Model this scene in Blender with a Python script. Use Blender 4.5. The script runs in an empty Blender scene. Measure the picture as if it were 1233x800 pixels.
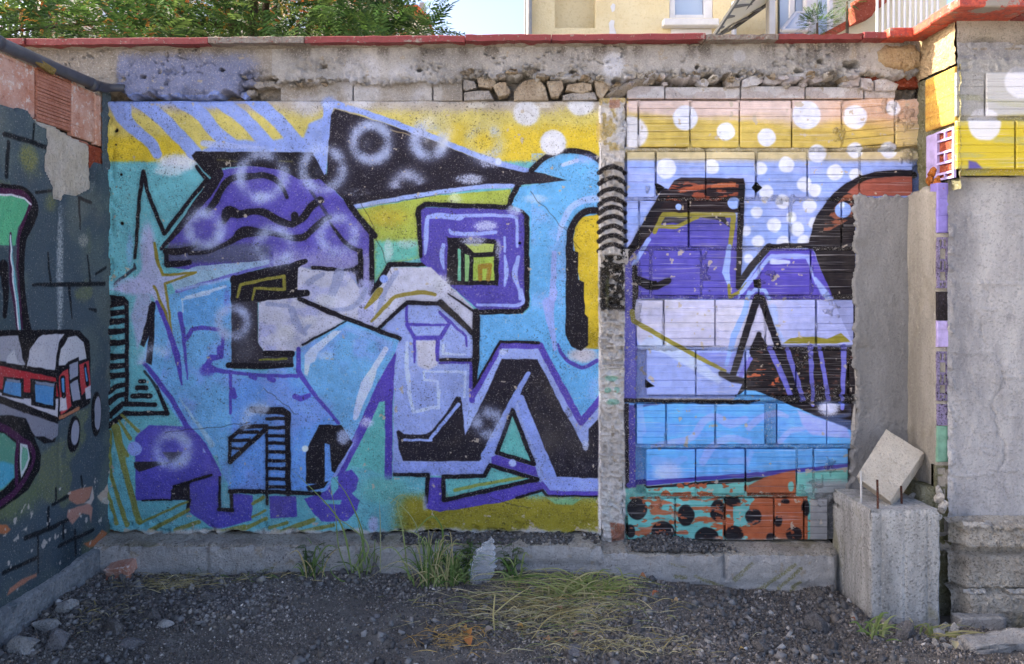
import bpy, bmesh, math, random
import numpy as np
from mathutils import Vector, Matrix

# ---------------------------------------------------------------- camera, sky, sun, exposure
SC = bpy.context.scene
COL = SC.collection
F = 930.0            # focal length in photograph pixels (1233 wide)
CX, CY = 622.0, 330.0  # where the optical axis meets the photograph
D = 3.1              # metres from the camera to the painted wall
S = F / D            # 300 photograph pixels per metre on that wall
CH = 1.2             # camera height above the ground at the wall

cam_d = bpy.data.cameras.new('camera'); cam = bpy.data.objects.new('camera', cam_d); COL.objects.link(cam)
cam_d.sensor_width = 36.0; cam_d.lens = 36.0 * F / 1233.0
cam_d.shift_x = (616.5 - CX) / 1233.0; cam_d.shift_y = -(400.0 - CY) / 1233.0
cam_d.clip_start = 0.05; cam_d.clip_end = 3000.0
cam.location = (0, 0, CH); cam.rotation_euler = (math.pi / 2, 0, 0)
SC.camera = cam

SUN_EL = math.radians(27.0)
SUN_AZ = math.radians(7.0)      # the sun stands to the left, a little behind the painted wall
world = bpy.data.worlds.new('World'); SC.world = world; world.use_nodes = True
wn = world.node_tree; bgn = wn.nodes['Background']
sky = wn.nodes.new('ShaderNodeTexSky'); sky.sky_type = 'NISHITA'; sky.sun_disc = False
sky.sun_elevation = SUN_EL; sky.sun_rotation = -(math.pi / 2 - SUN_AZ)
sky.air_density = 0.38; sky.dust_density = 2.6; sky.ozone_density = 0.0; sky.altitude = 0
wn.links.new(sky.outputs[0], bgn.inputs[0]); bgn.inputs[1].default_value = 0.15

sun_d = bpy.data.lights.new('sun', 'SUN'); sun = bpy.data.objects.new('sun', sun_d); COL.objects.link(sun)
sun_d.energy = 3.8; sun_d.angle = math.radians(0.53); sun_d.color = (1.0, 0.9, 0.74)
to_sun = Vector((-math.cos(SUN_EL) * math.cos(SUN_AZ), math.cos(SUN_EL) * math.sin(SUN_AZ), math.sin(SUN_EL)))
sun.rotation_euler = to_sun.to_track_quat('Z', 'Y').to_euler(); sun.location = (-6, 2, 8)

vs = SC.view_settings
vs.view_transform = 'Standard'; vs.look = 'None'; vs.gamma = 1.0; vs.use_curve_mapping = False
vs.exposure = 2.42
vs.use_white_balance = True; vs.white_balance_temperature = 6650; vs.white_balance_tint = 9
SC.cycles.max_bounces = 6; SC.cycles.diffuse_bounces = 3

# ---------------------------------------------------------------- numbers and noise
rnd = random.Random(7)
RNG = np.random.default_rng(11)

def _hash(ix, iy, seed):
    n = (ix.astype(np.int64) * 374761393 + iy.astype(np.int64) * 668265263 + seed * 974634777) & 0xffffffff
    n = ((n ^ (n >> 13)) * 1274126177) & 0xffffffff
    n = n ^ (n >> 16)
    return ((n & 0xffff) / 65535.0).astype(np.float32)

def vnoise(x, y, seed=0):
    x = np.asarray(x, np.float32); y = np.asarray(y, np.float32)
    fx = np.floor(x); fy = np.floor(y)
    tx = x - fx; ty = y - fy
    tx = tx * tx * (3 - 2 * tx); ty = ty * ty * (3 - 2 * ty)
    a = _hash(fx, fy, seed); b = _hash(fx + 1, fy, seed); c = _hash(fx, fy + 1, seed); d = _hash(fx + 1, fy + 1, seed)
    return (a + (b - a) * tx) * (1 - ty) + (c + (d - c) * tx) * ty      # 0..1

def fbm(x, y, octv=4, seed=0):
    t = 0.0; amp = 0.5; tot = 0.0
    for o in range(octv):
        t = t + amp * vnoise(np.asarray(x) * 2 ** o + 17.3 * o, np.asarray(y) * 2 ** o - 9.1 * o, seed + o)
        tot += amp; amp *= 0.5
    return t / tot

def ridged(x, y, octv=4, seed=0):
    t = 0.0; amp = 0.5; tot = 0.0
    for o in range(octv):
        t = t + amp * (1 - np.abs(2 * vnoise(np.asarray(x) * 2 ** o + 5.7 * o, np.asarray(y) * 2 ** o + 3.3 * o, seed + o) - 1))
        tot += amp; amp *= 0.55
    return t / tot

def sstep(a, b, x):
    t = np.clip((x - a) / (b - a), 0, 1)
    return t * t * (3 - 2 * t)

def rgb(h):
    if isinstance(h, str):
        return tuple(int(h[i:i + 2], 16) / 255 for i in (0, 2, 4))
    return h

def lin(h, k=1.0):
    return tuple(k * (c / 12.92 if c <= 0.04045 else ((c + 0.055) / 1.055) ** 2.4) for c in rgb(h)) + (1.0,)

ALB = 0.8   # seen white is about 0.8 in the material

def smooth_path(pts, n=6, closed=False):
    P = [np.array(p, float) for p in pts]
    if len(P) < 3: return [tuple(p) for p in P]
    out = []
    m = len(P)
    rng = range(m) if closed else range(m - 1)
    for i in rng:
        if closed:
            p0, p1, p2, p3 = P[i - 1], P[i], P[(i + 1) % m], P[(i + 2) % m]
        else:
            p1, p2 = P[i], P[i + 1]
            p0 = P[i - 1] if i else 2 * p1 - p2
            p3 = P[i + 2] if i + 2 < m else 2 * p2 - p1
        for k in range(n):
            t = k / n
            out.append(tuple(0.5 * (2 * p1 + (p2 - p0) * t + (2 * p0 - 5 * p1 + 4 * p2 - p3) * t * t + (3 * p1 - p0 - 3 * p2 + p3) * t ** 3)))
    if not closed: out.append(tuple(P[-1]))
    return out

def sdf_poly(X, Y, pts):
    d2 = np.full(X.shape, 1e9, np.float32); ins = np.zeros(X.shape, bool)
    m = len(pts)
    for i in range(m):
        ax, ay = pts[i]; bx, by = pts[(i + 1) % m]
        ex, ey = bx - ax, by - ay
        L = ex * ex + ey * ey + 1e-9
        px = X - ax; py = Y - ay
        t = np.clip((px * ex + py * ey) / L, 0, 1)
        d2 = np.minimum(d2, (px - t * ex) ** 2 + (py - t * ey) ** 2)
        c = (ay > Y) != (by > Y)
        with np.errstate(divide='ignore', invalid='ignore'):
            xi = ax + (Y - ay) * (ex / (ey if abs(ey) > 1e-9 else 1e-9))
        ins ^= c & (X < xi)
    d = np.sqrt(d2)
    return np.where(ins, -d, d)

def sdf_line(X, Y, pts, ws):
    d = np.full(X.shape, 1e9, np.float32)
    for i in range(len(pts) - 1):
        ax, ay = pts[i]; bx, by = pts[i + 1]
        ex, ey = bx - ax, by - ay
        L = ex * ex + ey * ey + 1e-9
        px = X - ax; py = Y - ay
        t = np.clip((px * ex + py * ey) / L, 0, 1)
        w = ws[i] + (ws[i + 1] - ws[i]) * t
        d = np.minimum(d, np.sqrt((px - t * ex) ** 2 + (py - t * ey) ** 2) - w * 0.5)
    if len(pts) == 1:
        d = np.hypot(X - pts[0][0], Y - pts[0][1]) - ws[0] * .5
    return d

class Canvas:
    """Spray paint laid on a wall, shape by shape, in wall coordinates (300 units to the metre)."""
    def __init__(s, x0, y0, x1, y1, ss, base, seed=0, tf=None, wob=0.8):
        s.x0, s.y0, s.x1, s.y1, s.ss = x0, y0, x1, y1, ss
        s.W = int((x1 - x0) * ss); s.H = int((y1 - y0) * ss)
        X, Y = np.meshgrid(x0 + (np.arange(s.W, dtype=np.float32) + .5) / ss, y0 + (np.arange(s.H, dtype=np.float32) + .5) / ss)
        s.RX, s.RY = X, Y
        s.X = X + wob * 2 * (fbm(X / 9, Y / 9, 2, seed + 1) - .5) ; s.Y = Y + wob * 2 * (fbm(X / 9, Y / 9, 2, seed + 2) - .5)
        g = np.random.default_rng(seed).random((s.H, s.W)).astype(np.float32)
        g2 = vnoise(X * .95, Y * .95, seed + 5)
        s.grain = np.clip(.45 * g + .55 * g2, 0, 1)
        s.img = np.empty((s.H, s.W, 3), np.float32); s.img[:] = rgb(base)
        s.tf = tf or (lambda p: p)
    def _box(s, pts, pad):
        xs = [p[0] for p in pts]; ys = [p[1] for p in pts]
        a = max(0, int((min(xs) - pad - s.x0) * s.ss)); b = min(s.W, int((max(xs) + pad - s.x0) * s.ss) + 1)
        c = max(0, int((min(ys) - pad - s.y0) * s.ss)); d = min(s.H, int((max(ys) + pad - s.y0) * s.ss) + 1)
        return (slice(c, d), slice(a, b)) if b > a and d > c else None
    def _lay(s, sl, A, col, spray=0.0):
        if spray:
            th = 1 - A
            A = (1 - spray) * A + spray * sstep(th - .22, th + .22, s.grain[sl]) * np.minimum(1, A * 2.2)
        A = A[..., None]
        s.img[sl] = s.img[sl] * (1 - A) + np.array(rgb(col), np.float32) * A
    def poly(s, pts, col, soft=1.0, a=1.0, spray=0.0, curve=False):
        pts = [s.tf(p) for p in pts]
        if curve: pts = smooth_path(pts, 5, True)
        sl = s._box(pts, soft * 2 + 2)
        if sl is None: return
        d = sdf_poly(s.X[sl], s.Y[sl], pts)
        s._lay(sl, a * (1 - sstep(-soft * .6, soft * .6, d)), col, spray)
    def line(s, pts, w, col, soft=0.9, a=1.0, spray=0.0, curve=False):
        pts = [s.tf(p) for p in pts]
        ws = list(w) if isinstance(w, (list, tuple)) else [w] * len(pts)
        if curve and len(pts) > 2:
            P3 = smooth_path([(p[0], p[1], q) for p, q in zip(pts, ws)], 5)
            pts = [(p[0], p[1]) for p in P3]; ws = [p[2] for p in P3]
        sl = s._box(pts, max(ws) + soft * 2 + 4)
        if sl is None: return
        d = sdf_line(s.X[sl], s.Y[sl], pts, ws)
        if col == BLK: s._lay(sl, .30 * (1 - sstep(-1, 5, d)), col, .6)
        s._lay(sl, a * (1 - sstep(-soft * .6, soft * .6, d)), col, spray)
    def dot(s, x, y, r, col, soft=1.2, a=1.0, spray=0.0, ry=None):
        x, y = s.tf((x, y)); ry = ry or r
        sl = s._box([(x - r, y - ry), (x + r, y + ry)], soft * 2 + 2)
        if sl is None: return
        d = (np.hypot((s.X[sl] - x) / r, (s.Y[sl] - y) / ry) - 1) * min(r, ry)
        s._lay(sl, a * (1 - sstep(-soft * .6, soft * .6, d)), col, spray)
    def mist(s, x, y, rx, ry, col, a=1.0, spray=.6):
        x, y = s.tf((x, y))
        sl = s._box([(x - rx, y - ry), (x + rx, y + ry)], 2)
        if sl is None: return
        q = np.clip(1 - ((s.X[sl] - x) / rx) ** 2 - ((s.Y[sl] - y) / ry) ** 2, 0, 1)
        s._lay(sl, a * q * q * (3 - 2 * q), col, spray)
    def ring(s, x, y, r, w, col, a=.8, centre=.35, arc=None):
        x, y = s.tf((x, y))
        R = r + 3 * w
        sl = s._box([(x - R, y - R), (x + R, y + R)], 2)
        if sl is None: return
        dx = s.X[sl] - x; dy = s.Y[sl] - y
        q = np.hypot(dx, dy)
        w = w * 1.5; A = np.exp(-((q - r) / w) ** 2) * (.35 + 1.0 * fbm(np.cos(np.arctan2(dy, dx)) * 1.3 + x, np.sin(np.arctan2(dy, dx)) * 1.3 + y, 2, 3))
        if arc:
            an = np.degrees(np.arctan2(-dy, dx)) % 360
            m = (an - arc[0]) % 360
            span = (arc[1] - arc[0]) % 360
            A = A * (sstep(0, 18, m) * (1 - sstep(span - 18, span, m)))
        if centre: A = np.maximum(A, centre * np.exp(-(np.hypot(dx + r * .25, dy - r * .1) / (r * .4)) ** 2))
        s._lay(sl, np.clip(a * A * 1.0, 0, 1), col, .40)
    def grad(s, x0, y0, x1, y1, col, f, spray=.6):
        """f(X, Y) gives the cover inside the box."""
        sl = s._box([(x0, y0), (x1, y1)], 0)
        if sl is None: return
        s._lay(sl, np.clip(f(s.X[sl], s.Y[sl]), 0, 1), col, spray)
    def image(s, name):
        im = bpy.data.images.new(name, s.W, s.H, alpha=False)
        out = np.ones((s.H, s.W, 4), np.float32)
        out[..., :3] = np.clip(s.img, 0, 1)[::-1]
        im.pixels.foreach_set(out.ravel()); im.update(); im.pack()
        return im

# ---------------------------------------------------------------- objects
def tag(o, label=None, cat=None, group=None, kind=None):
    if label: o['label'] = label
    if cat: o['category'] = cat
    if group: o['group'] = group
    if kind: o['kind'] = kind
    return o

def link(name, me, mat=None, parent=None):
    o = bpy.data.objects.new(name, me); COL.objects.link(o)
    if mat is not None and not me.materials: me.materials.append(mat)
    if parent is not None:
        o.parent = parent; o.matrix_parent_inverse = Matrix.Translation(parent.location).inverted()
    return o

def empty(name, loc=(0, 0, 0)):
    o = bpy.data.objects.new(name, None); COL.objects.link(o); o.location = loc; o.empty_display_size = .1
    return o

def mesh_np(name, V, Fc, smooth=False):
    me = bpy.data.meshes.new(name)
    V = np.asarray(V, np.float32); Fc = np.asarray(Fc, np.int32)
    k = Fc.shape[1]
    me.vertices.add(len(V)); me.vertices.foreach_set('co', V.ravel())
    me.loops.add(Fc.size); me.loops.foreach_set('vertex_index', Fc.ravel())
    me.polygons.add(len(Fc)); me.polygons.foreach_set('loop_start', np.arange(0, Fc.size, k, dtype=np.int32))
    me.update(calc_edges=True)
    if smooth: me.polygons.foreach_set('use_smooth', np.ones(len(Fc), bool))
    me.validate()
    return me

def mesh_py(name, V, Fc, smooth=False):
    me = bpy.data.meshes.new(name); me.from_pydata([tuple(v) for v in V], [], Fc); me.update()
    if smooth:
        for p in me.polygons: p.use_smooth = True
    return me

def box_me(name, lo, hi, bev=0.0):
    bm = bmesh.new(); bmesh.ops.create_cube(bm, size=1)
    for v in bm.verts:
        v.co = [lo[i] + (v.co[i] + .5) * (hi[i] - lo[i]) for i in range(3)]
    if bev: bmesh.ops.bevel(bm, geom=bm.edges[:], offset=bev, segments=1, affect='EDGES')
    me = bpy.data.meshes.new(name); bm.to_mesh(me); bm.free()
    return me

def tube(pts, r, n=8, cap=True):
    """verts and faces of a tube along points; r may be a list."""
    P = [Vector(p) for p in pts]; rs = r if isinstance(r, (list, tuple)) else [r] * len(P)
    V = []; Fc = []
    prev = None
    for i, p in enumerate(P):
        d = (P[min(i + 1, len(P) - 1)] - P[max(i - 1, 0)]).normalized()
        if prev is None:
            a = d.cross(Vector((0, 0, 1)))
            if a.length < 1e-3: a = d.cross(Vector((1, 0, 0)))
            a.normalize()
        else:
            a = (prev - d * prev.dot(d)).normalized()
        prev = a; b = d.cross(a)
        for k in range(n):
            t = 2 * math.pi * k / n
            V.append(p + (a * math.cos(t) + b * math.sin(t)) * rs[i])
    for i in range(len(P) - 1):
        for k in range(n):
            Fc.append((i * n + k, i * n + (k + 1) % n, (i + 1) * n + (k + 1) % n, (i + 1) * n + k))
    if cap:
        Fc.append(tuple(range(n))[::-1]); Fc.append(tuple((len(P) - 1) * n + k for k in range(n)))
    return V, Fc

def back(u, v, h=0.0):      # wall coordinates -> world, painted wall
    return ((u - CX) / S, D - h, CH + (CY - v) / S)
XL = -(CX - 128.0) / S       # the left side wall's face
def left(u, v, h=0.0):
    return (XL + h, D - u / S, CH + (CY - v) / S)
def leftpx(p):               # photograph pixel on the left wall's face -> its own wall coordinates
    d = -XL * F / (CX - p[0]); return ((D - d) * S, CY + (p[1] - CY) * d / D)
def at_depth(px, py, d):     # photograph pixel at a known distance
    return Vector(((px - CX) * d / F, d, CH + (CY - py) * d / F))
DR = 2.885                   # distance of the right front wall
def rightw(u, v, h=0.0):
    return ((u - CX) / S, DR - h, CH + (CY - v) / S)
def rightpx(p):
    return (CX + (p[0] - CX) * DR / D, CY + (p[1] - CY) * DR / D)

def relief(name, u0, u1, v0, v1, step, hfun, mapf, mat, parent=None, cut=-0.006, smooth=True):
    """a wall skin as a height field: hfun(U, V) metres out of the wall; what sinks below cut is left out."""
    U, V = np.meshgrid(np.arange(u0, u1 + step * .5, step), np.arange(v0, v1 + step * .5, step))
    H = np.asarray(hfun(U.astype(np.float32), V.astype(np.float32)), np.float32) + 0 * U
    x, y, z = mapf(U, V, H)
    P = np.stack([x + 0 * U, y + 0 * U, z + 0 * U], -1).reshape(-1, 3)
    h, w = U.shape
    idx = np.arange(h * w).reshape(h, w)
    q = np.stack([idx[:-1, :-1], idx[1:, :-1], idx[1:, 1:], idx[:-1, 1:]], -1).reshape(-1, 4)
    keep = (H.ravel()[q] > cut).any(1)
    q = q[keep]
    used = np.unique(q); re = np.full(h * w, -1); re[used] = np.arange(len(used))
    me = mesh_np(name, P[used], re[q], smooth)
    return link(name, me, mat, parent)

def stone_me(name, outline, depth, seed, mapf, h0=-.03, jit=.25):
    """a broken stone: an outline in wall coordinates, rounded and faceted towards the viewer."""
    r = random.Random(seed)
    c = np.mean(np.array(outline), 0)
    rings = [(1.0, h0), (1.0, depth * .7), (.92, depth * .98), (.5, depth * 1.0)]
    V = []; n = len(outline)
    for sc, h in rings:
        for (x, y) in outline:
            j = (r.random() - .5) * depth * jit
            V.append(mapf(c[0] + (x - c[0]) * (sc + (r.random() - .5) * .05 * (sc < 1)), c[1] + (y - c[1]) * sc, h + (j if sc < 1 else j * .3)))
    V.append(mapf(c[0] + r.uniform(-3, 3), c[1] + r.uniform(-2, 2), depth * (1 + r.uniform(-.15, .2))))
    Fc = []
    for k in range(3):
        for i in range(n):
            Fc.append((k * n + i, k * n + (i + 1) % n, (k + 1) * n + (i + 1) % n, (k + 1) * n + i))
    for i in range(n): Fc.append((3 * n + i, 3 * n + (i + 1) % n, 4 * n))
    Fc.append(tuple(range(n))[::-1])
    me = mesh_py(name, V, Fc)
    bm = bmesh.new(); bm.from_mesh(me); bmesh.ops.recalc_face_normals(bm, faces=bm.faces[:]); bm.to_mesh(me); bm.free()
    return me

def rock_me(name, size, seed, sub=2, flat=.7):
    bm = bmesh.new(); bmesh.ops.create_icosphere(bm, subdivisions=sub, radius=1)
    r = random.Random(seed)
    planes = [(Vector((r.uniform(-1, 1), r.uniform(-1, 1), r.uniform(-.6, 1))).normalized(), r.uniform(.42, .8)) for _ in range(13)]
    for v in bm.verts:
        p = v.co.copy()
        for n, dd in planes:
            t = p.dot(n)
            if t > dd: p -= n * (t - dd)
        p *= 1 + r.uniform(-.025, .025)
        v.co = Vector((p.x * size[0], p.y * size[1], p.z * size[2]))
    me = bpy.data.meshes.new(name); bm.to_mesh(me); bm.free()
    return me

# ---------------------------------------------------------------- materials
class Mat:
    def __init__(s, name, rough=.85, spec=.3):
        s.m = bpy.data.materials.new(name); s.m.use_nodes = True
        s.t = s.m.node_tree; s.b = s.t.nodes['Principled BSDF']
        s.b.inputs['Roughness'].default_value = rough; s.b.inputs['Specular IOR Level'].default_value = spec
        s.pos = s.t.nodes.new('ShaderNodeNewGeometry').outputs['Position']
    def n(s, ty, **kw):
        x = s.t.nodes.new(ty)
        for k, v in kw.items(): setattr(x, k, v)
        return x
    def l(s, a, b): s.t.links.new(a, b)
    def math(s, op, a, b=None, c=None, clamp=False):
        x = s.n('ShaderNodeMath', operation=op, use_clamp=clamp)
        for i, v in enumerate((a, b, c)):
            if v is None: continue
            if isinstance(v, (int, float)): x.inputs[i].default_value = v
            else: s.l(v, x.inputs[i])
        return x.outputs[0]
    def noise(s, scale, detail=4, rough=.6, vec=None, stretch=None, dist=0.0):
        x = s.n('ShaderNodeTexNoise'); x.inputs['Scale'].default_value = scale; x.inputs['Detail'].default_value = detail
        x.inputs['Roughness'].default_value = rough; x.inputs['Distortion'].default_value = dist
        v = vec or s.pos
        if stretch:
            mp = s.n('ShaderNodeMapping'); mp.inputs['Scale'].default_value = stretch; s.l(v, mp.inputs['Vector']); v = mp.outputs[0]
        s.l(v, x.inputs['Vector'])
        return x.outputs['Fac']
    def vor(s, scale, feature='F1', rand=1.0):
        x = s.n('ShaderNodeTexVoronoi', feature=feature); x.inputs['Scale'].default_value = scale; x.inputs['Randomness'].default_value = rand
        s.l(s.pos, x.inputs['Vector']); return x.outputs[0]
    def ramp(s, fac, a, b):      # smooth 0..1 between a and b
        x = s.n('ShaderNodeMapRange', interpolation_type='SMOOTHSTEP'); x.inputs[1].default_value = a; x.inputs[2].default_value = b
        s.l(fac, x.inputs[0]); return x.outputs[0]
    def mix(s, fac, a, b, op='MIX'):
        x = s.n('ShaderNodeMix', data_type='RGBA', blend_type=op)
        if isinstance(fac, (int, float)): x.inputs[0].default_value = fac
        else: s.l(fac, x.inputs[0])
        for i, v in ((6, a), (7, b)):
            if isinstance(v, (tuple, list)): x.inputs[i].default_value = v
            else: s.l(v, x.inputs[i])
        return x.outputs[2]
    def bump(s, *terms, strength=1.0):
        h = None
        for f, k in terms:
            t = s.math('MULTIPLY', f, k)
            h = t if h is None else s.math('ADD', h, t)
        b = s.n('ShaderNodeBump'); b.inputs['Strength'].default_value = strength; b.inputs['Distance'].default_value = 1.0
        s.l(h, b.inputs['Height']); s.l(b.outputs[0], s.b.inputs['Normal'])
    def col(s, c):
        if isinstance(c, (tuple, list)): s.b.inputs['Base Color'].default_value = c
        else: s.l(c, s.b.inputs['Base Color'])
    def out(s): return s.m

def coat(name, img, cv, axis, kind):
    """paint from a canvas on a wall: axis 0 reads world x, 1 reads world y (the side wall)."""
    M = Mat(name, .78 if kind != 'block' else .66, .12)
    sp = M.n('ShaderNodeSeparateXYZ'); M.l(M.pos, sp.inputs[0])
    W = cv.x1 - cv.x0; Hh = cv.y1 - cv.y0
    if axis == 0: u = M.math('MULTIPLY_ADD', sp.outputs[0], S / W, (CX - cv.x0) / W)
    else: u = M.math('MULTIPLY_ADD', sp.outputs[1], -S / W, (D * S - cv.x0) / W)
    v = M.math('MULTIPLY_ADD', sp.outputs[2], S / Hh, 1 - (CY + CH * S - cv.y0) / Hh)
    cb = M.n('ShaderNodeCombineXYZ'); M.l(u, cb.inputs[0]); M.l(v, cb.inputs[1])
    ti = M.n('ShaderNodeTexImage', image=img, extension='EXTEND', interpolation='Cubic'); M.l(cb.outputs[0], ti.inputs[0])
    c = M.mix(1.0, ti.outputs[0], (ALB, ALB, ALB, 1), 'MULTIPLY')
    big = M.noise(3.0, 5, .65)
    c = M.mix(M.math('MULTIPLY', M.ramp(big, .52, .78), .22), c, lin('8d8478', ALB))           # dust
    if kind == 'plaster':
        p1 = M.noise(170, 3, .7); p2 = M.noise(70, 4, .7)
        pore = M.math('MULTIPLY', M.ramp(p1, .56, .66), M.ramp(M.noise(9, 3, .6), .30, .60))
        c = M.mix(M.math('MULTIPLY', pore, .62), c, lin('3a3634', ALB))
        lite = M.ramp(p1, .42, .30)
        c = M.mix(M.math('MULTIPLY', lite, .30), c, lin('e8e2dc', ALB))
        M.bump((p1, .0045), (p2, .0040), (M.noise(24, 3, .6), .006))
    elif kind == 'block':
        st = M.noise(60, 3, .7, stretch=(.05, 1, 2.2)); st2 = M.noise(24, 4, .7, stretch=(.12, 1, 3.0))
        c = M.mix(M.math('MULTIPLY', M.ramp(st, .55, .70), .25), c, lin('e6e0e4', ALB))
        c = M.mix(M.math('MULTIPLY', M.ramp(st2, .57, .74), .28), c, lin('5b4a48', ALB))
        st3 = M.noise(110, 2, .6, stretch=(.02, 1, 2.0)); c = M.mix(M.math('MULTIPLY', M.ramp(st3, .65, .72), .25), c, lin('3a3034', ALB)); c = M.mix(M.math('MULTIPLY', M.ramp(st3, .35, .29), .4), c, lin('eceaf0', ALB))
        sc = M.noise(90, 4, .75); c = M.mix(M.math('MULTIPLY', M.ramp(sc, .66, .74), .5), c, lin('6d5a50', ALB))
        M.bump((st, .0040), (M.noise(140, 2, .6), .0022))
    else:   # rough mortar with paint caught on it
        p2 = M.noise(150, 4, .78); p3 = M.noise(38, 6, .75)
        c = M.mix(M.math('MULTIPLY', M.ramp(p2, .53, .66), .45), c, lin('9c9288', ALB))
        c = M.mix(M.math('MULTIPLY', M.ramp(p2, .47, .36), .60), c, lin('e8e2dc', ALB))
        c = M.mix(M.math('MULTIPLY', M.ramp(p3, .40, .31), .55), c, lin('4c443d', ALB))
        M.bump((p2, .011), (p3, .022))
    M.col(c)
    return M.out()

def stony(name, a, b, dark=None, scale=6, fine=140, bump=.004, rough=.92, stain=None, stretch=None, dk=.5, coarse=.6, light=None):
    """weathered mineral stuff: two tones, pores, an optional stain."""
    M = Mat(name, rough, .2)
    n1 = M.noise(scale, 6, .65, stretch=stretch); n2 = M.noise(fine, 3, .7)
    c = M.mix(M.ramp(n1, .33, .68), lin(a, ALB), lin(b, ALB))
    if dark:
        c = M.mix(M.math('MULTIPLY', M.ramp(n2, .53, .66), dk * 1.1), c, lin(dark, ALB))
        c = M.mix(M.math('MULTIPLY', M.ramp(n2, .42, .30), dk * .8), c, lin(light or 'd8d4ce', ALB))
        c = M.mix(M.math('MULTIPLY', M.ramp(M.noise(scale * 4, 6, .75), .56, .68), dk * .9), c, lin(dark, ALB))
    if stain:
        c = M.mix(M.math('MULTIPLY', M.ramp(M.noise(scale * .7, 4, .6, dist=.6), .56, .70), .6), c, lin(stain, ALB))
    M.col(c)
    M.bump((n2, bump * 2.0), (M.noise(fine * .25, 5, .7), bump * 4.5 * coarse / .6))
    return M.out()

def plain(name, c, rough=.6, spec=.4, metal=0.0, var=.12, scale=12, bump=0.0):
    M = Mat(name, rough, spec); M.b.inputs['Metallic'].default_value = metal
    n1 = M.noise(scale, 5, .6)
    q = lin(c, ALB); k = tuple(v * (1 - var * 2.2) for v in q[:3]) + (1,)
    M.col(M.mix(M.ramp(n1, .3, .75), q, k))
    if bump: M.bump((M.noise(scale * 12, 3, .6), bump))
    return M.out()

# ================================================================ the paint on the big wall
TEAL = '72bcc2'; LBLUE = '6db4e4'; PERI = '94a9e6'; PURP = '5a4fa9'; BLK = '1e1b22'; YEL = 'e2c23a'; OLV = '948a38'
LIL = 'c4c4dc'; MINT = '6cc4b4'; WHT = 'dfe4f2'; TERR = 'b8603c'; BEIGE = 'c2b09a'; LIME = 'b0bd52'
C = Canvas(96, 44, 1124, 730, 2.0, 'b4a898', seed=3)
b = C
# grounds
b.grad(96, 44, 1124, 125, 'c2bbb2', lambda X, Y: .9 * (1 - sstep(96, 110, Y)) * (X > 330))
b.grad(96, 44, 340, 125, '9298b8', lambda X, Y: sstep(52, 84, Y) * (1 - sstep(288, 335, X)) * sstep(140, 150, X))
b.grad(96, 44, 1124, 130, '6a6259', lambda X, Y: .7 * sstep(.45, .70, fbm(X / 16, Y / 60, 4, 14)) * (1 - sstep(58, 84, Y)) , .3)
b.grad(96, 44, 1124, 130, 'cfc8c0', lambda X, Y: .8 * sstep(.52, .7, fbm(X / 26, Y / 14, 4, 15)) * sstep(70, 96, Y) * (X > 330), .4)
b.grad(96, 118, 726, 260, 'd6c46a', lambda X, Y: sstep(122, 148, Y + 10 * (fbm(X / 25, Y / 25, 3, 4) - .5)))
b.grad(390, 118, 726, 260, YEL, lambda X, Y: .95 * sstep(138, 168, Y + 14 * (fbm(X / 25, Y / 25, 3, 5) - .5)) * sstep(440, 560, X))
b.grad(128, 150, 230, 200, 'd8bc34', lambda X, Y: .9 * sstep(155, 175, Y))
b.grad(96, 190, 726, 660, TEAL, lambda X, Y: sstep(191, 199, Y))
b.mist(215, 196, 34, 14, 'e4e6ea', 1.0, .5); b.mist(205, 206, 26, 10, 'cfe2e6', .8)
# lilac stripes, top left
for pts, w in (([(146, 128), (152, 145), (167, 160), (183, 173), (190, 186)], [26, 18, 14, 14, 12]), ([(168, 122), (193, 141), (211, 159), (224, 172), (234, 184)], 17),
               ([(218, 122), (243, 138), (258, 157), (276, 172)], 17), ([(262, 120), (291, 141), (310, 160), (324, 176)], 17), ([(302, 119), (335, 146), (364, 180)], 17)):
    b.line(pts, w, PERI, 2.2, .95, .3, True)
b.grad(128, 116, 260, 150, PERI, lambda X, Y: .85 * (1 - sstep(126, 142, Y + 8 * fbm(X / 18, Y / 18, 2, 8))), .6)
b.poly([(266, 167), (320, 171), (345, 166), (366, 166), (372, 150), (392, 140), (392, 186), (238, 184), (250, 178)], PERI, 4, .95, .3)
b.line([(246, 173), (290, 177), (318, 178)], [8, 6, 2], 'b6c2ee', 1.6, .8)
# purple head
b.poly([(268, 205), (300, 200), (345, 203), (362, 212), (385, 212), (400, 226), (424, 252), (446, 280), (446, 350), (436, 350), (425, 324), (375, 322), (330, 322), (240, 326), (205, 322), (199, 312), (205, 292)], '5d52ac', 1.6)
b.grad(190, 285, 340, 326, '5c6078', lambda X, Y: .85 * sstep(286, 300, Y) * (1 - sstep(312, 322, Y)) * sstep(198, 206, X) * (1 - sstep(315, 340, X)))
b.grad(330, 280, 447, 350, 'a8a4d2', lambda X, Y: .75 * sstep(285, 318, Y))
# black bar over it
b.poly([(231, 187), (236, 183), (378, 184), (393, 208), (397, 226), (385, 216), (360, 216), (340, 206), (325, 203), (300, 200), (268, 203), (270, 210), (262, 217), (256, 216), (246, 206), (234, 193)], BLK, 1.4)
b.line([(262, 193), (285, 195)], 2, '6e6a34', 2, .6); b.line([(337, 194), (352, 195)], 2, '6e6a34', 2, .6)
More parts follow.
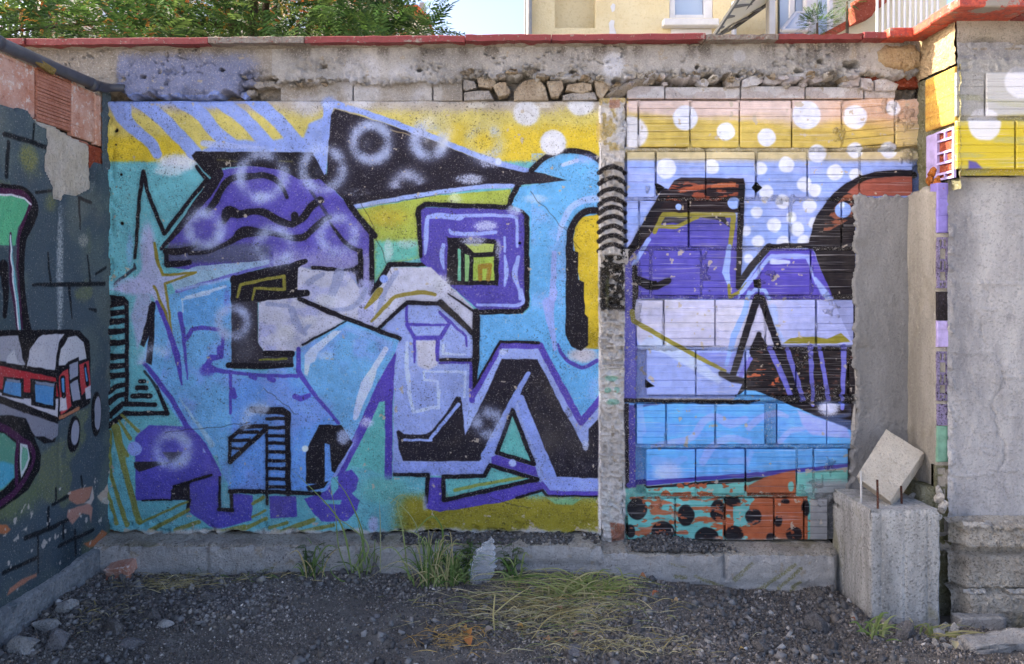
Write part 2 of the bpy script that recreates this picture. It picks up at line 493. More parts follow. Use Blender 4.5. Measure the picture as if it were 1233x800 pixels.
# black fin with its lilac rim
b.poly([(398, 140), (404, 132), (432, 140), (460, 148), (495, 160), (520, 169), (560, 186), (600, 200), (640, 207), (680, 217), (660, 221), (620, 223), (590, 226), (540, 233), (500, 240), (455, 247), (430, 252), (424, 251), (404, 230), (393, 222), (394, 208)], '2b2731', 1.4)
b.poly([(390, 123), (404, 124), (399, 140), (397, 165), (395, 190), (393, 209), (391, 211), (378, 186), (387, 180), (389, 150)], PERI, 1.3)
b.line([(396, 124), (404, 126), (432, 134), (470, 147), (520, 165.5), (560, 182), (600, 197), (637, 206)], [12, 9, 7, 7, 7, 7, 7, 6], PERI, 1.3)
b.mist(396, 124, 14, 12, 'b8c6f2', .8)
b.line([(427, 249.5), (470, 241.5), (520, 233), (573, 225.5), (621, 224)], 5.5, 'a0b4ea', 1.3)
b.line([(470, 157), (494, 163)], 1.6, 'a08a64', 1, .8)
# strokes on the purple head
for pts, w in (([(250, 254), (258, 246), (265, 232), (273, 220), (284, 214), (298, 213), (322, 212), (338, 222), (346, 238)], [6, 8, 8, 8, 8, 8, 7, 6, 4]),
               ([(270, 268), (276, 256), (289, 258), (305, 255), (320, 257), (336, 266), (352, 270), (365, 263), (375, 249), (386, 241)], [5, 14, 9, 8, 9, 9, 8, 9, 9, 9]),
               ([(355, 260), (356, 268)], 9), ([(229, 305), (250, 304), (266, 297), (282, 289), (295, 280), (315, 280), (328, 281), (340, 284), (362, 287), (375, 279), (388, 267), (398, 262)], [5, 5, 5, 7, 14, 8, 6, 6, 8, 7, 7, 5]),
               ([(200, 303), (217, 303), (237, 297)], [7, 8, 4]), ([(203, 319), (229, 316)], [8, 6]), ([(200, 302), (202, 318)], 5),
               ([(398, 269), (417, 293), (434, 303)], [3, 5, 5])):
    b.line(pts, w, BLK, 1.3, .97, 0, True)
b.line([(375, 231), (396, 261)], 4, '3c3a52', 1.3, .9)
b.line([(377, 323), (401, 324), (414, 328), (427, 325), (434, 320)], [4, 5, 6, 6, 6], BLK, 1.1); b.line([(434.5, 302), (435, 327), (435, 345)], [6, 6, 5], BLK, 1.1)
b.poly([(420, 325), (436, 322), (437, 346), (432, 344), (428, 331)], BLK, 1.2)
# green patch
b.poly([(430, 253), (470, 246), (520, 236.5), (615, 228), (611, 249), (512, 248), (503, 258), (505, 311), (469, 319), (450, 341), (451, 284), (443, 275)], LIME, 1.2)
b.grad(430, 235, 520, 345, 'd2be42', lambda X, Y: (X > 430) * .8 * np.exp(-((X - 465) / 34) ** 2 - ((Y - 262) / 15) ** 2))
b.poly([(452, 290), (504, 290), (505, 311), (469, 319), (450, 341)], MINT, 9, .9, .5)
b.mist(468, 302, 8, 20, 'c4dcd6', .7); b.mist(490, 294, 20, 8, 'c4dcd6', .6); b.mist(548, 240, 12, 12, 'd2dcaa', .7)
for pts, w in (([(417, 241), (434, 264), (447, 279), (452, 284)], [6, 7, 8, 7]), ([(448, 284), (448, 347), (445, 357)], [6, 6, 4]), ([(446, 354), (457, 340), (470, 319)], [6, 7, 7]), ([(470, 319), (515, 318.5)], [6, 5])):
    b.line(pts, w, BLK, 1.1)
# purple square eye
b.poly([(508, 250), (612, 252), (632, 257), (632, 367), (625, 373), (578, 374), (560, 360), (541, 343), (520, 327), (506, 314), (503, 262)], PURP, 1.2)
for pts, w in (([(503, 259), (505, 252), (512, 246.5), (520, 246.5), (565, 248.5), (613, 250)], 6), ([(503.5, 258), (507, 309)], [6, 4]),
               ([(626, 252), (634, 260), (634.5, 330), (634, 368), (627, 375), (578, 376)], [3, 6, 6, 6, 6, 6]), ([(624, 224), (616, 237), (613.5, 250)], 7)):
    b.line(pts, w, BLK, 1.1)
b.mist(620, 253, 14, 9, 'b9c0e0', .7)
for pts, w in (([(516, 261), (530, 260), (552, 262), (557, 261)], [5, 7, 7, 4]), ([(552, 260), (615, 260.5), (622, 268), (623, 297)], [4, 4, 4, 3.5]), ([(514.5, 262), (513, 290), (512, 306)], [5, 6, 3]),
               ([(541, 277), (546, 281), (570, 282), (597, 280)], [3, 5, 5, 4]), ([(534, 295), (532, 308), (534, 323)], [4, 6, 2.5]), ([(607.7, 286), (607.7, 303)], 3), ([(607.7, 308), (610, 326), (607.7, 344)], [3, 6, 2.5]),
               ([(624, 310), (620, 331), (624, 345), (626, 360)], [5, 7, 4, 3]), ([(575, 367), (626, 367), (627, 349)], [3, 4.5, 4.5])):
    b.line(pts, w, 'a2b2ee', 1.1, .95, 0, True)
b.poly([(539, 286), (596, 288), (601, 294), (600, 344), (538, 343)], BLK, 1.3)
b.poly([(559, 294), (595, 293.5), (593, 303.5), (571, 304.5)], 'b4c264', 1); b.poly([(570, 310), (595, 309.5), (595, 338), (569.5, 338)], 'a2bc4e', 1)
b.poly([(551, 299), (555, 301), (555, 338), (551.5, 338)], '7cc8a4', .8); b.poly([(560, 305.5), (565.5, 308), (564, 338.5), (559.5, 338.5)], '92c07a', .8)
b.line([(578.5, 337), (578, 321), (590, 320), (588, 337)], [5, 6, 6, 5], '98762c', 1, .9)
b.mist(585, 272, 20, 9, 'c0c4e4', .8, .7); b.mist(570, 290, 22, 9, 'aeb0c6', .7, .7); b.mist(600, 300, 6, 18, 'aeb0c6', .6, .7)
# light blue bow of the next letter
b.poly([(616, 247), (626, 226), (660, 220), (682, 217), (641, 206), (655, 192), (672, 185), (690, 183), (708, 186), (726, 197), (726, 505), (700, 512), (650, 413), (602, 413), (574, 462), (577, 379), (630, 378), (638, 370), (638, 262), (630, 254)], LBLUE, 1.2)
b.grad(600, 185, 726, 480, '8fb4e8', lambda X, Y: .55 * sstep(.5, .75, fbm(X / 40, Y / 40, 3, 21)) * (X > 640))
b.poly([(641, 206), (682, 217), (660, 220), (622, 224), (600, 214)], '2b2731', 1.2)
b.line([(639, 206), (655, 191), (671, 184), (689, 182), (707, 185), (720, 193), (736, 206)], [6, 6.5, 6.5, 6.5, 6.5, 6.5, 6], BLK, 1.1, 1, 0, True)
b.line([(678, 199), (695, 193.5)], 5, 'c4cef0', 1.8, .8, .5); b.mist(705, 192, 20, 10, 'a8b2ea', .5)
b.line([(724, 239), (702, 242), (686, 252), (677, 270), (671, 289)], [8, 8, 8, 7, 3], 'a9c2f0', 1.6, .9, .2, True); b.mist(645, 240, 22, 8, 'b4d2f0', .7)
b.poly([(690, 290), (692, 275), (700, 262), (726, 257), (726, 418), (706, 420), (704, 380)], 'd9ba34', 1.2)
b.grad(700, 370, 726, 420, 'a08a20', lambda X, Y: .7 * sstep(372, 412, Y))
b.mist(702, 428, 24, 12, 'cfc8cc', 1, .4)
b.line([(726, 254), (709, 254), (696, 262), (687, 279), (686, 306)], [8, 8, 8, 8, 8], BLK, 1.1, 1, 0, True)
b.poly([(681.5, 296), (689, 296), (690, 302), (696, 304), (696, 337), (703, 340), (704, 378), (708, 383), (708, 416), (700, 423), (688, 417), (681, 403)], '211e25', 1.1)
b.line([(672, 415), (677.6, 428), (690.6, 439), (703.6, 442), (719, 434)], [3, 4.5, 5, 4.5, 5], PURP, 1, 1, 0, True)
b.line([(667, 305), (666, 360)], [6, 8], 'a3aee8', 1.2, .85); b.line([(660, 365), (664, 394), (668, 420)], [14, 8, 5], 'a3aee8', 1.3, .85, 0, True); b.line([(667, 352), (661, 372)], 9, 'a3aee8', 1.3, .85)
# whitish swoosh in the middle
b.poly([(318, 350), (334, 327), (352, 318), (378, 326), (420, 327), (432, 346), (440, 347), (446, 358), (459, 343), (472, 322), (519, 322), (545, 347), (570, 371), (576, 396), (568, 398), (545, 378), (530, 366), (490, 363), (458, 396), (440, 390), (418, 384), (388, 404), (362, 419), (350, 434), (322, 430), (311, 412), (312, 362)], 'cbcad9', 1.4)
b.grad(310, 320, 450, 435, 'b2b4dc', lambda X, Y: .7 * sstep(.47, .66, fbm(X / 22, Y / 22, 3, 31)) * (X > 312))
for pts, w in (([(409, 329), (404, 345), (393, 370)], [13, 11, 8]), ([(398, 374), (421, 371), (434, 362), (441, 348)], [4, 6, 7, 5]), ([(352, 372), (358, 390), (368, 402)], [8, 9, 6]), ([(378, 384), (368, 397)], 5), ([(372, 340), (390, 330)], [8, 5]),
               ([(478, 328), (464, 350), (455, 378)], [6, 7, 5]), ([(322, 366), (348, 368)], 5)):
    b.line(pts, w, '9aa2c4', 1.8, .75, .2, True)
b.mist(530, 340, 20, 14, 'dadae2', .7); b.mist(392, 362, 20, 12, 'd8d8de', .8); b.mist(345, 400, 18, 16, 'd4d2d6', .8); b.mist(375, 385, 12, 8, 'd4d2d6', .8)
b.line([(524, 355), (507, 352), (482, 356), (473, 360), (460, 374), (448, 387)], [4, 5.5, 4.5, 4.5, 4.5, 3], '96863a', 1, .95, 0, True)
b.line([(458, 350), (452, 358), (440, 371)], [8, 8, 3], '96863a', 1, .95)
b.dot(462.5, 336, 5, '92a8e6', 1.4)
# lower block of the middle letter (lilac) and its lines
b.poly([(489, 366), (531, 368), (569, 402), (571, 468), (588, 440), (604, 418), (650, 418), (679, 478), (699, 512), (726, 486), (726, 594), (662, 594), (650, 580), (590, 560), (582, 573), (473, 573), (473, 424), (480, 412), (458, 398)], 'a0b0e4', 1.2)
b.grad(470, 366, 575, 575, 'b6bde6', lambda X, Y: .5 * sstep(.5, .7, fbm(X / 25, Y / 25, 3, 44)) * (X > 474) * (X < 568) * (Y > 400))
b.poly([(501, 410), (527, 410), (527, 440), (515, 446), (503, 440)], 'cfcbd4', 4, .95, .3)
for pts, w in (([(490, 367), (490, 391), (499.5, 407), (530, 407), (541, 389), (530, 376)], [3, 4, 5, 5, 4.5, 3]), ([(492, 391), (540, 391.5)], [4, 2.5]), ([(527, 408), (527, 433)], 5), ([(499.5, 408), (499.5, 436)], [4, 2]), ([(530, 376), (561, 405), (562, 417)], [3, 3, 2]),
               ([(530, 437), (566, 435.5)], [3, 5]), ([(568, 434), (568.5, 482)], [5, 7])):
    b.line(pts, w, '5a4db0', 1)
for pts, w in (([(520, 447.5), (510, 447.5), (511, 458), (527, 459.5), (528, 480)], [2, 2.5, 2.5, 3, 3]), ([(490.6, 413), (490, 445), (494, 478)], [3.5, 6, 4]), ([(534, 415), (534, 426), (560, 427)], [2.5, 3, 2.5]), ([(520, 447.5), (560.6, 448), (559, 478)], [2.5, 3.5, 3]),
               ([(492, 471), (498, 496), (520, 491), (528, 491), (529, 470)], [4, 4, 4.5, 4, 3])):
    b.line(pts, w, 'c9d6f4', 1, .95)
for pts, w in (([(361, 360), (417, 384), (481, 408)], [5, 6, 6]), ([(457, 395), (490, 364.5), (531, 366)], [4, 5, 5]), ([(531, 365), (548, 381), (569, 401)], [8, 7, 6]), ([(573.6, 376), (573, 435), (571.5, 468)], [9, 8, 4]), ([(531, 433), (568, 433.5)], 4), ([(365, 415), (418, 387)], [2.5, 2.5])):
    b.line(pts, w, BLK, 1.1)
b.line([(540, 354), (572, 376)], [1.5, 3], BLK, 1)
# black A with two legs
b.poly([(604, 432), (647, 433), (662, 462), (676, 490), (683, 502), (700, 533), (705, 538), (709, 530), (708.5, 516), (722, 503), (726, 500), (726, 576), (667, 574), (650, 541), (634, 496), (626, 482), (611, 494), (591, 533), (583, 550), (577, 555), (520, 555.5), (486, 555), (481, 542), (477.5, 520), (480, 518), (487, 523), (513, 523), (520, 519), (536, 499), (550, 477), (555, 478), (558, 502), (560, 524), (583, 480)], '29252e', 1.3)
b.grad(470, 430, 726, 580, '4a4650', lambda X, Y: .4 * sstep(.58, .72, fbm(X / 14, Y / 14, 3, 55)) * ((X > 640) & (Y > 490) & (Y < 570)), .7)
b.line([(636, 450), (627, 465), (604, 513), (586, 549)], [5, 7, 12, 14], '93a6e4', 1.1); b.line([(627, 480), (633, 500), (664, 575)], [9, 12, 13], '93a6e4', 1.1)
b.poly([(474, 557), (580, 556), (592, 545), (598, 556), (583, 572), (474, 571)], '98a8e6', 1.2)
b.line([(487, 529.5), (520, 530)], 3, '9fb2ea', 1); b.line([(519, 528), (552, 487)], [4, 4.5], '9fb2ea', 1)
b.poly([(663, 574), (726, 577), (726, 593), (660, 594), (652, 584), (655, 570)], '98a8e6', 1.2)
for pts, w in (([(570, 476), (602, 416), (650, 416), (682.5, 477), (699.5, 509)], [7, 8, 8, 8, 8]), ([(699.5, 509), (724, 479)], [8, 9])):
    b.line(pts, w, '5d4cae', 1)
b.line([(571, 466), (602, 411.5), (648, 412.5)], [2, 3, 3.5], BLK, 1)
b.mist(705, 536, 6, 9, 'c8d2f0', .9); b.mist(524+82, 424, 8, 5, 'c8d2f0', .8)
b.poly([(617, 496), (600, 545), (642, 557)], '70c4b8', 1); b.line([(617, 494), (598.5, 545), (643, 558.5), (617, 494)], 5, BLK, 1)
b.poly([(592, 550), (598, 548), (645, 562), (648, 574), (592, 558)], '5c4cae', 1.1); b.dot(617, 557, 4.5, 'b4c2f0', 1.6)
# bottom arrow, olive ground
b.grad(440, 575, 726, 660, '9c8f30', lambda X, Y: sstep(586, 606, Y + 12 * (fbm(X / 20, Y / 20, 2, 61) - .5)) * sstep(455, 500, X), .5)
b.poly([(514, 575), (534, 575), (535, 603), (560, 599), (648, 579), (653, 582), (656, 590), (600, 605), (530, 616), (513, 612)], '5c4cae', 1.2)
b.poly([(537, 577), (583, 576), (591, 563), (640, 577), (540, 598)], '70c0b8', 1); b.line([(548, 590), (586, 582), (632, 574)], 4, '98a048', 1.2, .9)
b.line([(534.5, 602), (534, 574), (583, 573), (590, 560), (647, 577), (535, 602)], 5, BLK, 1); b.line([(473, 571.5), (515, 572), (513.5, 605)], [4, 5, 4], BLK, 1.2)
b.line([(512, 600), (512, 612)], 5, 'b4c0da', 3, .6); b.line([(622, 599), (653, 590), (658, 596), (724, 597)], 3, BLK, 1.2); b.line([(653, 581), (661, 593), (724, 594)], [3, 5, 5], '5d4cae', 1.2)
b.poly([(658, 599), (700, 601), (690, 608), (668, 606)], '7cb88c', 2, .8)
# light blue body left of the middle
b.poly([(212, 352), (280, 330), (281, 445), (322, 446), (360, 421), (418, 387), (481, 410), (474, 430), (395, 592), (268, 592), (234, 532), (192, 470), (172, 440), (186, 362)], '78b6e2', 1.3)
b.poly([(280, 456), (358, 454), (376, 474), (408, 510), (424, 532), (394, 590), (279, 590)], '72a6ea', 3)
b.grad(150, 340, 480, 600, '8fa8ea', lambda X, Y: .55 * sstep(.5, .7, fbm(X / 38, Y / 38, 3, 71)) * (sdf_poly(X, Y, [(212, 352), (280, 330), (281, 445), (322, 446), (360, 421), (418, 387), (481, 410), (474, 430), (395, 592), (268, 592), (234, 532), (192, 470)]) < 0), .4)
b.poly([(217, 352), (272, 340), (279, 345), (278, 390), (222, 392)], '68a8e2', 3, .7)
b.grad(190, 310, 330, 356, 'a9c8de', lambda X, Y: .9 * (sdf_poly(X, Y, [(200, 334), (236, 321), (325, 313), (325, 318), (214, 352)]) < 0), .2)
b.line([(214, 351), (300, 326), (325, 319)], [4, 4, 2], '7a78cc', 1.4); b.line([(216, 349), (300, 331)], 3, 'a6c2ec', 1.3, .8)
b.line([(225, 358), (250, 352), (272, 345)], [3, 4.5, 3.5], 'c4daf4', 1.4, .95); b.line([(220, 360), (221, 376)], 2, 'c4daf4', 1, .8); b.line([(220, 361), (252, 353)], [2, 4], 'c4daf4', 1.2, .9)
for pts, w in (([(218, 378), (221, 399), (224, 431), (227, 457)], [5.5, 5, 3.5, 1.5]), ([(224, 408), (232, 397), (243, 394.5), (263, 397)], [5, 5, 5, 5]), ([(268.7, 402), (268, 430)], 4), ([(266, 420), (265, 430), (255, 431), (249, 441)], [8, 6, 7, 7]), ([(250, 443), (262, 446), (282, 449), (320, 452), (359, 453)], [12, 6, 4, 4.5, 4.5]),
               ([(278, 451), (278, 497)], [4, 3.5]), ([(281, 470), (283, 477)], 7), ([(360, 420), (360, 447), (375, 470), (408, 509)], [5, 6, 5, 4]), ([(355, 477), (362, 480), (372, 476)], [6, 7, 6]), ([(325, 455), (330, 458)], 6), ([(302, 453), (308, 455)], 5)):
    b.line(pts, w, '5b4fb2', 1.1, .97)
b.mist(250, 446, 13, 11, '5b4fb2', .8)
# pentagon lights
b.poly([(402, 398), (412, 398), (384, 424), (379, 436), (374, 438), (371, 453), (367, 450), (367, 428), (374, 420)], 'd0dcf4', 1.6, .95); b.mist(392, 428, 16, 8, 'b4d0f2', .7)
b.line([(465, 420), (451, 444), (441, 464), (434, 482), (428, 503)], [6, 7, 14, 10, 6], 'd2daf4', 1.4, .95); b.poly([(418, 390), (475, 412), (472, 418), (412, 397)], '94b4ea', 2, .7)
# purple V legs and the mint between
b.poly([(464, 470), (474, 470), (473, 575), (425, 560), (410, 576), (430, 530)], '6cbeb6', 1.5)
b.line([(476, 427), (459, 466), (436, 517), (404, 580)], [3, 12, 11, 10], '5c4bae', 1.1); b.poly([(477, 423), (473, 482), (449, 485), (462, 452)], '5c4bae', 1.1); b.line([(468.5, 470), (468, 574)], 9, '5848aa', 1.1)
b.line([(424, 534), (396, 588)], [3.5, 4.5], '98a8e6', 1); b.mist(442, 509, 12, 9, 'd8d8f4', .7); b.poly([(455, 497), (461, 492), (463, 512)], '4f9a9a', 2, .7); b.mist(425, 525, 10, 26, 'b8ccf2', .4)
# bottom left purple cloud
b.poly([(164, 526), (180, 512), (226, 513), (246, 540), (266, 571), (278, 588), (280, 594), (305, 596), (304, 626), (282, 632), (259, 637), (244, 626), (227, 616), (228, 602), (164, 602)], '5b54b4', 1.3)
b.poly([(246, 540), (262, 550), (276, 584), (268, 590), (266, 571)], TEAL, 1.5, .9); b.poly([(267, 572), (278, 590), (279, 613), (267, 613)], '74b8c0', 1.2)
b.poly([(324.5, 597), (357, 597), (358.5, 622), (326, 624)], '5c50b0', 1.3)
b.poly([(395, 590), (408, 570), (424, 565), (432, 576), (430, 588), (424, 594), (433, 602), (431, 614), (418, 627), (388, 628), (377, 617), (366, 600), (380, 596)], '5c50b0', 1.3)
b.grad(160, 510, 440, 640, '7a6cc8', lambda X, Y: .3 * sstep(.5, .7, fbm(X / 18, Y / 18, 3, 81)) * ((X < 300) & (X > 166) & (Y > 515) & (Y < 600)), .4)
b.poly([(399, 576), (408, 573), (408, 588), (400, 598)], TEAL, 1.2); b.poly([(388, 602), (412, 602), (410, 607), (392, 607)], TEAL, 1.2)
b.poly([(162, 557), (166, 555.5), (212, 556), (190, 561), (168, 568), (163, 563)], '312d33', 1.2); b.poly([(196, 544), (221, 544), (214, 557), (206, 556)], '4c4858', 1.6)
b.poly([(206, 590), (211, 585), (229, 580), (229, 602), (206, 602)], '2a262e', 1.2)
for pts, w in (([(210, 586), (255, 571.5)], [4, 3]), ([(172, 602), (207, 602)], 2), ([(228, 602), (226, 616)], [4.5, 3.5]), ([(265.5, 574), (265.5, 613)], 3), ([(264, 613), (281, 614)], 4), ([(279.5, 614), (279.5, 592)], 4), ([(278, 591), (330, 592), (385, 594)], [5.5, 5, 4.5])):
    b.line(pts, w, BLK, 1)
# ladder, grille, gate
b.line([(304, 493), (340, 495), (347, 498), (347.5, 594)], [7, 9, 7, 6], BLK, 1); b.line([(322, 512), (322, 606)], 3.2, BLK, 1)
for y in (504, 514.7, 524.4, 533.4, 544, 554.5, 564, 576.4, 586): b.line([(322, y), (346, y)], 4, BLK, 1)
for pts, w in (([(278, 527), (295, 514), (320, 513)], 5), ([(277.6, 527), (277.6, 556)], 4), ([(277.6, 556), (320, 517)], 5.5), ([(279, 530), (304, 530)], 4), ([(290, 520.5), (311, 520)], 4), ([(279, 540), (292, 540)], 3)):
    b.line(pts, w, BLK, 1)
b.poly([(385, 511.4), (411, 511.4), (425, 532.5), (403, 569), (399.6, 566), (398, 535), (391.5, 533.4), (391.5, 580), (396, 579), (391, 587), (372, 591), (369, 585), (382, 582), (369, 582), (369.5, 541.5)], '232027', 1.1)
b.mist(414, 526, 12, 14, 'c8d4f4', .75); b.dot(368, 540, 4, 'dfe9f8', 1.4); b.dot(163, 540, 8.5, '98aaea', 1.6); b.dot(248.5, 541, 3.8, 'a8b8ee', 1.5)
b.line([(217, 479), (256, 535)], [1, 7], 'a8cce0', 1.2, .9)
# left spike, star and comb
b.line([(237, 201), (250, 217), (230, 241), (198, 282), (178, 230), (173.5, 207), (168.5, 240), (163, 311)], [4, 5, 5, 5, 4.5, 5, 4.5, 3.5], BLK, 1)
b.line([(163, 318), (163, 323), (138, 342)], [2, 4, 3], '2c2b38', 1.6, .85)
b.line([(264, 210), (249, 234), (222, 268), (195, 300)], [12, 13, 8, 4.5], '24202a', 1.1)
b.mist(178, 300, 13, 44, 'b7bcdc', .9, .5); b.mist(165, 345, 40, 16, 'b7bcdc', .85, .5)
b.poly([(180, 272), (190, 318), (198, 332), (240, 327), (200, 343), (204, 380), (214, 430), (190, 368), (182, 354), (165, 354), (133, 349), (163, 336), (172, 325)], 'b9bbdc', 4, .9, .3)
b.mist(157, 300, 6, 30, '90b8e2', .6); b.poly([(165, 355), (182, 354), (186, 372), (176, 400), (166, 420), (158, 380)], 'b3b4d4', 6, .8, .4)
b.line([(186.6, 293), (189, 308), (192, 319), (197, 331.5), (237, 328), (199.6, 342), (203, 365), (210, 420)], [3, 4.5, 4, 3, 3, 3, 3, 2], '948637', 1); b.line([(186.6, 345), (192, 358), (199, 378), (209, 416)], [3.5, 3, 6, 2], '948637', 1)
b.poly([(181, 367), (184, 363), (188, 364.5), (186, 415), (183, 440), (176, 436), (180, 405), (174, 418), (169, 415), (175, 394)], '232129', 1.2)
b.line([(190, 364), (204, 398), (214, 430), (220, 463)], [4, 6, 8, 2], '5b4db4', 1.1)
b.line([(174, 437), (188, 454), (208, 481), (226, 513), (247, 536), (266, 571)], [4, 6, 6, 6, 6, 4], '5a4fb0', 1.1)
b.line([(190, 466), (203, 497.6), (151, 497.6), (131, 513)], [4, 5, 6, 7], BLK, 1); b.line([(175, 447), (191, 468)], [3, 4], '2e3c44', 1.2)
b.line([(132, 359), (149, 360), (153.5, 364), (153.8, 487)], [6, 6, 5, 4.5], BLK, 1)
for y in (366, 377, 387, 399, 413, 429.6, 441, 452.5): b.line([(131.5, y + .5), (141, y), (152, y - 1)], [8, 7, 6], BLK, 1.1)
for p in ([(131.5, 472), (140, 466), (153, 463)], [(132, 485), (142, 477), (153, 474)], [(132, 501), (149, 486.5), (188, 487)]): b.line(p, [7, 6, 5.5], BLK, 1)
b.line([(161, 476.5), (182, 476.5)], 6, BLK, 1); b.line([(166, 467), (177, 467)], 5.5, BLK, 1); b.line([(170, 459), (174, 459)], 5, BLK, 1)
# dark box with its olive marks
b.poly([(279, 336), (320, 330), (320, 362), (311, 364), (311, 412), (322, 430), (353, 424), (354, 442), (320, 444), (279, 444)], '3a3740', 1.4)
b.mist(295, 420, 18, 24, '56545c', .7, .7); b.poly([(281, 334), (320, 328), (357, 320), (358, 357), (318, 360), (281, 366)], '1f1c23', 1.3)
for pts, w in (([(283, 338), (320, 327.5), (352, 321), (368, 315)], [11, 9, 8, 6]), ([(354, 322), (354, 352)], 10), ([(314, 357), (340, 355), (370, 353)], [12, 10, 8]), ([(283, 336), (282, 365)], [9, 6]), ([(276, 440), (320, 441), (352, 440)], [7, 7, 5]), ([(320, 426), (352, 426)], 7)):
    b.line(pts, w, '1f1c23', 1.1)
b.line([(287, 358), (290, 343), (322, 336), (343, 333), (343, 349), (307, 347), (305, 361)], [3, 4, 4, 4, 4, 3, 2.5], '98913e', 1, .95); b.line([(313, 434), (345, 432)], [2, 3], '8a8a34', 1, .95)
b.mist(274, 362, 6, 22, '6a62c0', .5)
# olive hatching along the foot
for pts, w in (([(147, 499), (168, 519)], [3, 4]), ([(144, 506), (158, 528)], [3, 5]), ([(140, 515), (150, 560), (168, 628)], [11, 7, 7]), ([(143, 528), (154, 548)], 5), ([(132, 520), (134, 560)], [5, 3]), ([(132, 560), (142, 595), (154, 632)], [4, 5, 5]), ([(130, 590), (142, 630)], [4, 5]),
               ([(168, 630), (226, 604)], [3, 3]), ([(182, 638), (228, 614)], [5, 4]), ([(212, 638), (240, 628)], 5), ([(258, 640), (296, 633)], 4), ([(286, 640), (321, 624)], 4.5), ([(305, 622), (320, 614)], 3), ([(305, 606), (318, 598)], 4), ([(325, 635), (346, 629)], 4), ([(335, 642), (378, 626)], 6), ([(356, 642), (402, 632)], 4.5)):
    b.line(pts, w, '8b8c44', 1.2, .92)
b.mist(462, 590, 40, 24, '74bcae', .8, .4); b.mist(450, 632, 9, 16, 'c2c6e6', .9, .5)
b.grad(440, 575, 520, 660, '9c8f30', lambda X, Y: .8 * sstep(.5, .62, fbm(X / 16, Y / 30, 3, 66)) * sstep(605, 630, Y) * sstep(465, 490, X), .5)
# sprayed halos and white spots
for x, y, r, w, a in ((447, 172, 21, 5.5, .85), (517, 171, 17, 6, .8), (389, 204, 24, 5.5, .75), (316, 212, 26, 6, .8), (247, 276, 19, 6, .8), (331, 297, 20, 6, .7), (407, 283, 20, 6, .7), (281, 388, 17, 5, .75), (208, 541, 18, 6, .75), (588, 510, 13, 6, .7), (583, 172, 18, 7, .55), (526, 158, 15, 6, .5)):
    b.ring(x, y, r, w, 'b9c4e4' if y > 165 or x < 500 else 'e2dccc', a)
b.ring(187, 436, 16, 5, 'c8d2ea', .6, .1, (20, 200)); b.ring(312, 508, 16, 6, 'cfdcf2', .7, .1, (40, 220)); b.ring(492, 228, 17, 6, 'c3cbe8', .7, 0, (10, 190)); b.mist(566, 216, 26, 9, 'b9bfd4', .7, .8)
b.mist(590, 196, 20, 10, 'bcc2de', .6, .8); b.mist(430, 232, 26, 8, '8a8e9c', .4, .9); b.mist(505, 160, 14, 24, 'aab2d4', .5, .8)
for x, y, r, ry in ((634, 137, 16, 15), (699, 126, 16, 14), (666, 173, 16, 15)): b.dot(x, y, r, 'e0dede', 6, .95, .5, ry)
b.dot(666, 172, 15, 'e4e2e4', 2.5, .9, .2); b.dot(600, 195, 4, 'd8e0f4', 2)
for x, y, r in ((436, 108, 17), (489, 104, 18), (437, 92, 18)): b.ring(x, y, r, 6, 'dcd8d8', .6, .1)
b.mist(738, 80, 18, 20, 'e6e4e6', 1.0, .5); b.mist(370, 128, 24, 22, 'd0ccd0', .6)
b.dot(600 + 288, 70, 8, 'dcdada', 4, .7, .5)
for x, y, r in ((139.5, 157, 2.4), (141, 175, 1), (146.5, 269, 2), (147, 211, 1.6), (626, 293, 1.5)): b.dot(x, y, r, '15110f', .9)  # shade inside small plaster holes, painted as dark dots

# ================================================================ the paint on the hollow blocks
b.grad(750, 95, 1124, 122, 'cfc4c0', lambda X, Y: .95 + 0 * X, .3); b.grad(750, 92, 1124, 124, 'e2dedc', lambda X, Y: .8 * sstep(.48, .6, fbm(X / 18, Y / 9, 3, 89)), .4)
b.grad(750, 118, 1124, 182, 'd9c0b4', lambda X, Y: 1 + 0 * X, 0)
b.grad(750, 118, 1124, 186, 'ccb25c', lambda X, Y: sstep(132, 146, Y - .035 * (X - 760) + 14 * (fbm(X / 60, Y / 8, 2, 91) - .5)) * (1 - .45 * sstep(1040, 1110, X)), .2)
b.grad(930, 118, 1124, 186, 'd0a078', lambda X, Y: .5 * sstep(940, 1040, X) * (1 - sstep(140, 166, Y)), .4)
b.grad(750, 180, 1124, 420, '98ade6', lambda X, Y: sstep(186, 200, Y + 7 * (fbm(X / 50, Y / 8, 2, 92) - .5)), .3)
b.grad(750, 178, 1124, 200, 'cdbb8e', lambda X, Y: 1 - sstep(188, 197, Y), .3)
b.grad(750, 200, 1035, 310, 'aeb6e6', lambda X, Y: .55 * sstep(.45, .7, fbm(X / 60, Y / 12, 2, 93)), .2)
b.dot(760, 160, 20, 'e2dfe6', 4, .9, .2)
for x, y, r in ((825, 142, 15), (874, 158.7, 11), (802, 203, 12), (857, 201, 9), (923, 166, 11), (971, 139, 17), (1029.5, 141, 14.5), (1075, 130, 9), (984, 185, 11), (1029.5, 181, 9.5), (1070, 181, 10), (916, 203, 8), (947, 198.5, 9.5), (1005, 208, 9.8), (1030, 211, 8),
                (968.5, 222, 9), (981, 229, 7.5), (923, 231, 8.5), (942, 243, 8.5), (921, 241, 4), (975, 248, 8.7), (981, 231, 6), (911, 256, 7.2), (953, 262, 6.5), (932, 271, 8.7), (960, 276, 8.5), (981, 269, 7), (898, 278, 6.5), (912.5, 291, 7.6), (943, 292, 8), (968, 291, 8), (901, 312, 5.8)):
    b.dot(x, y, r, 'e6e8f4', 2.6, .95, .1)
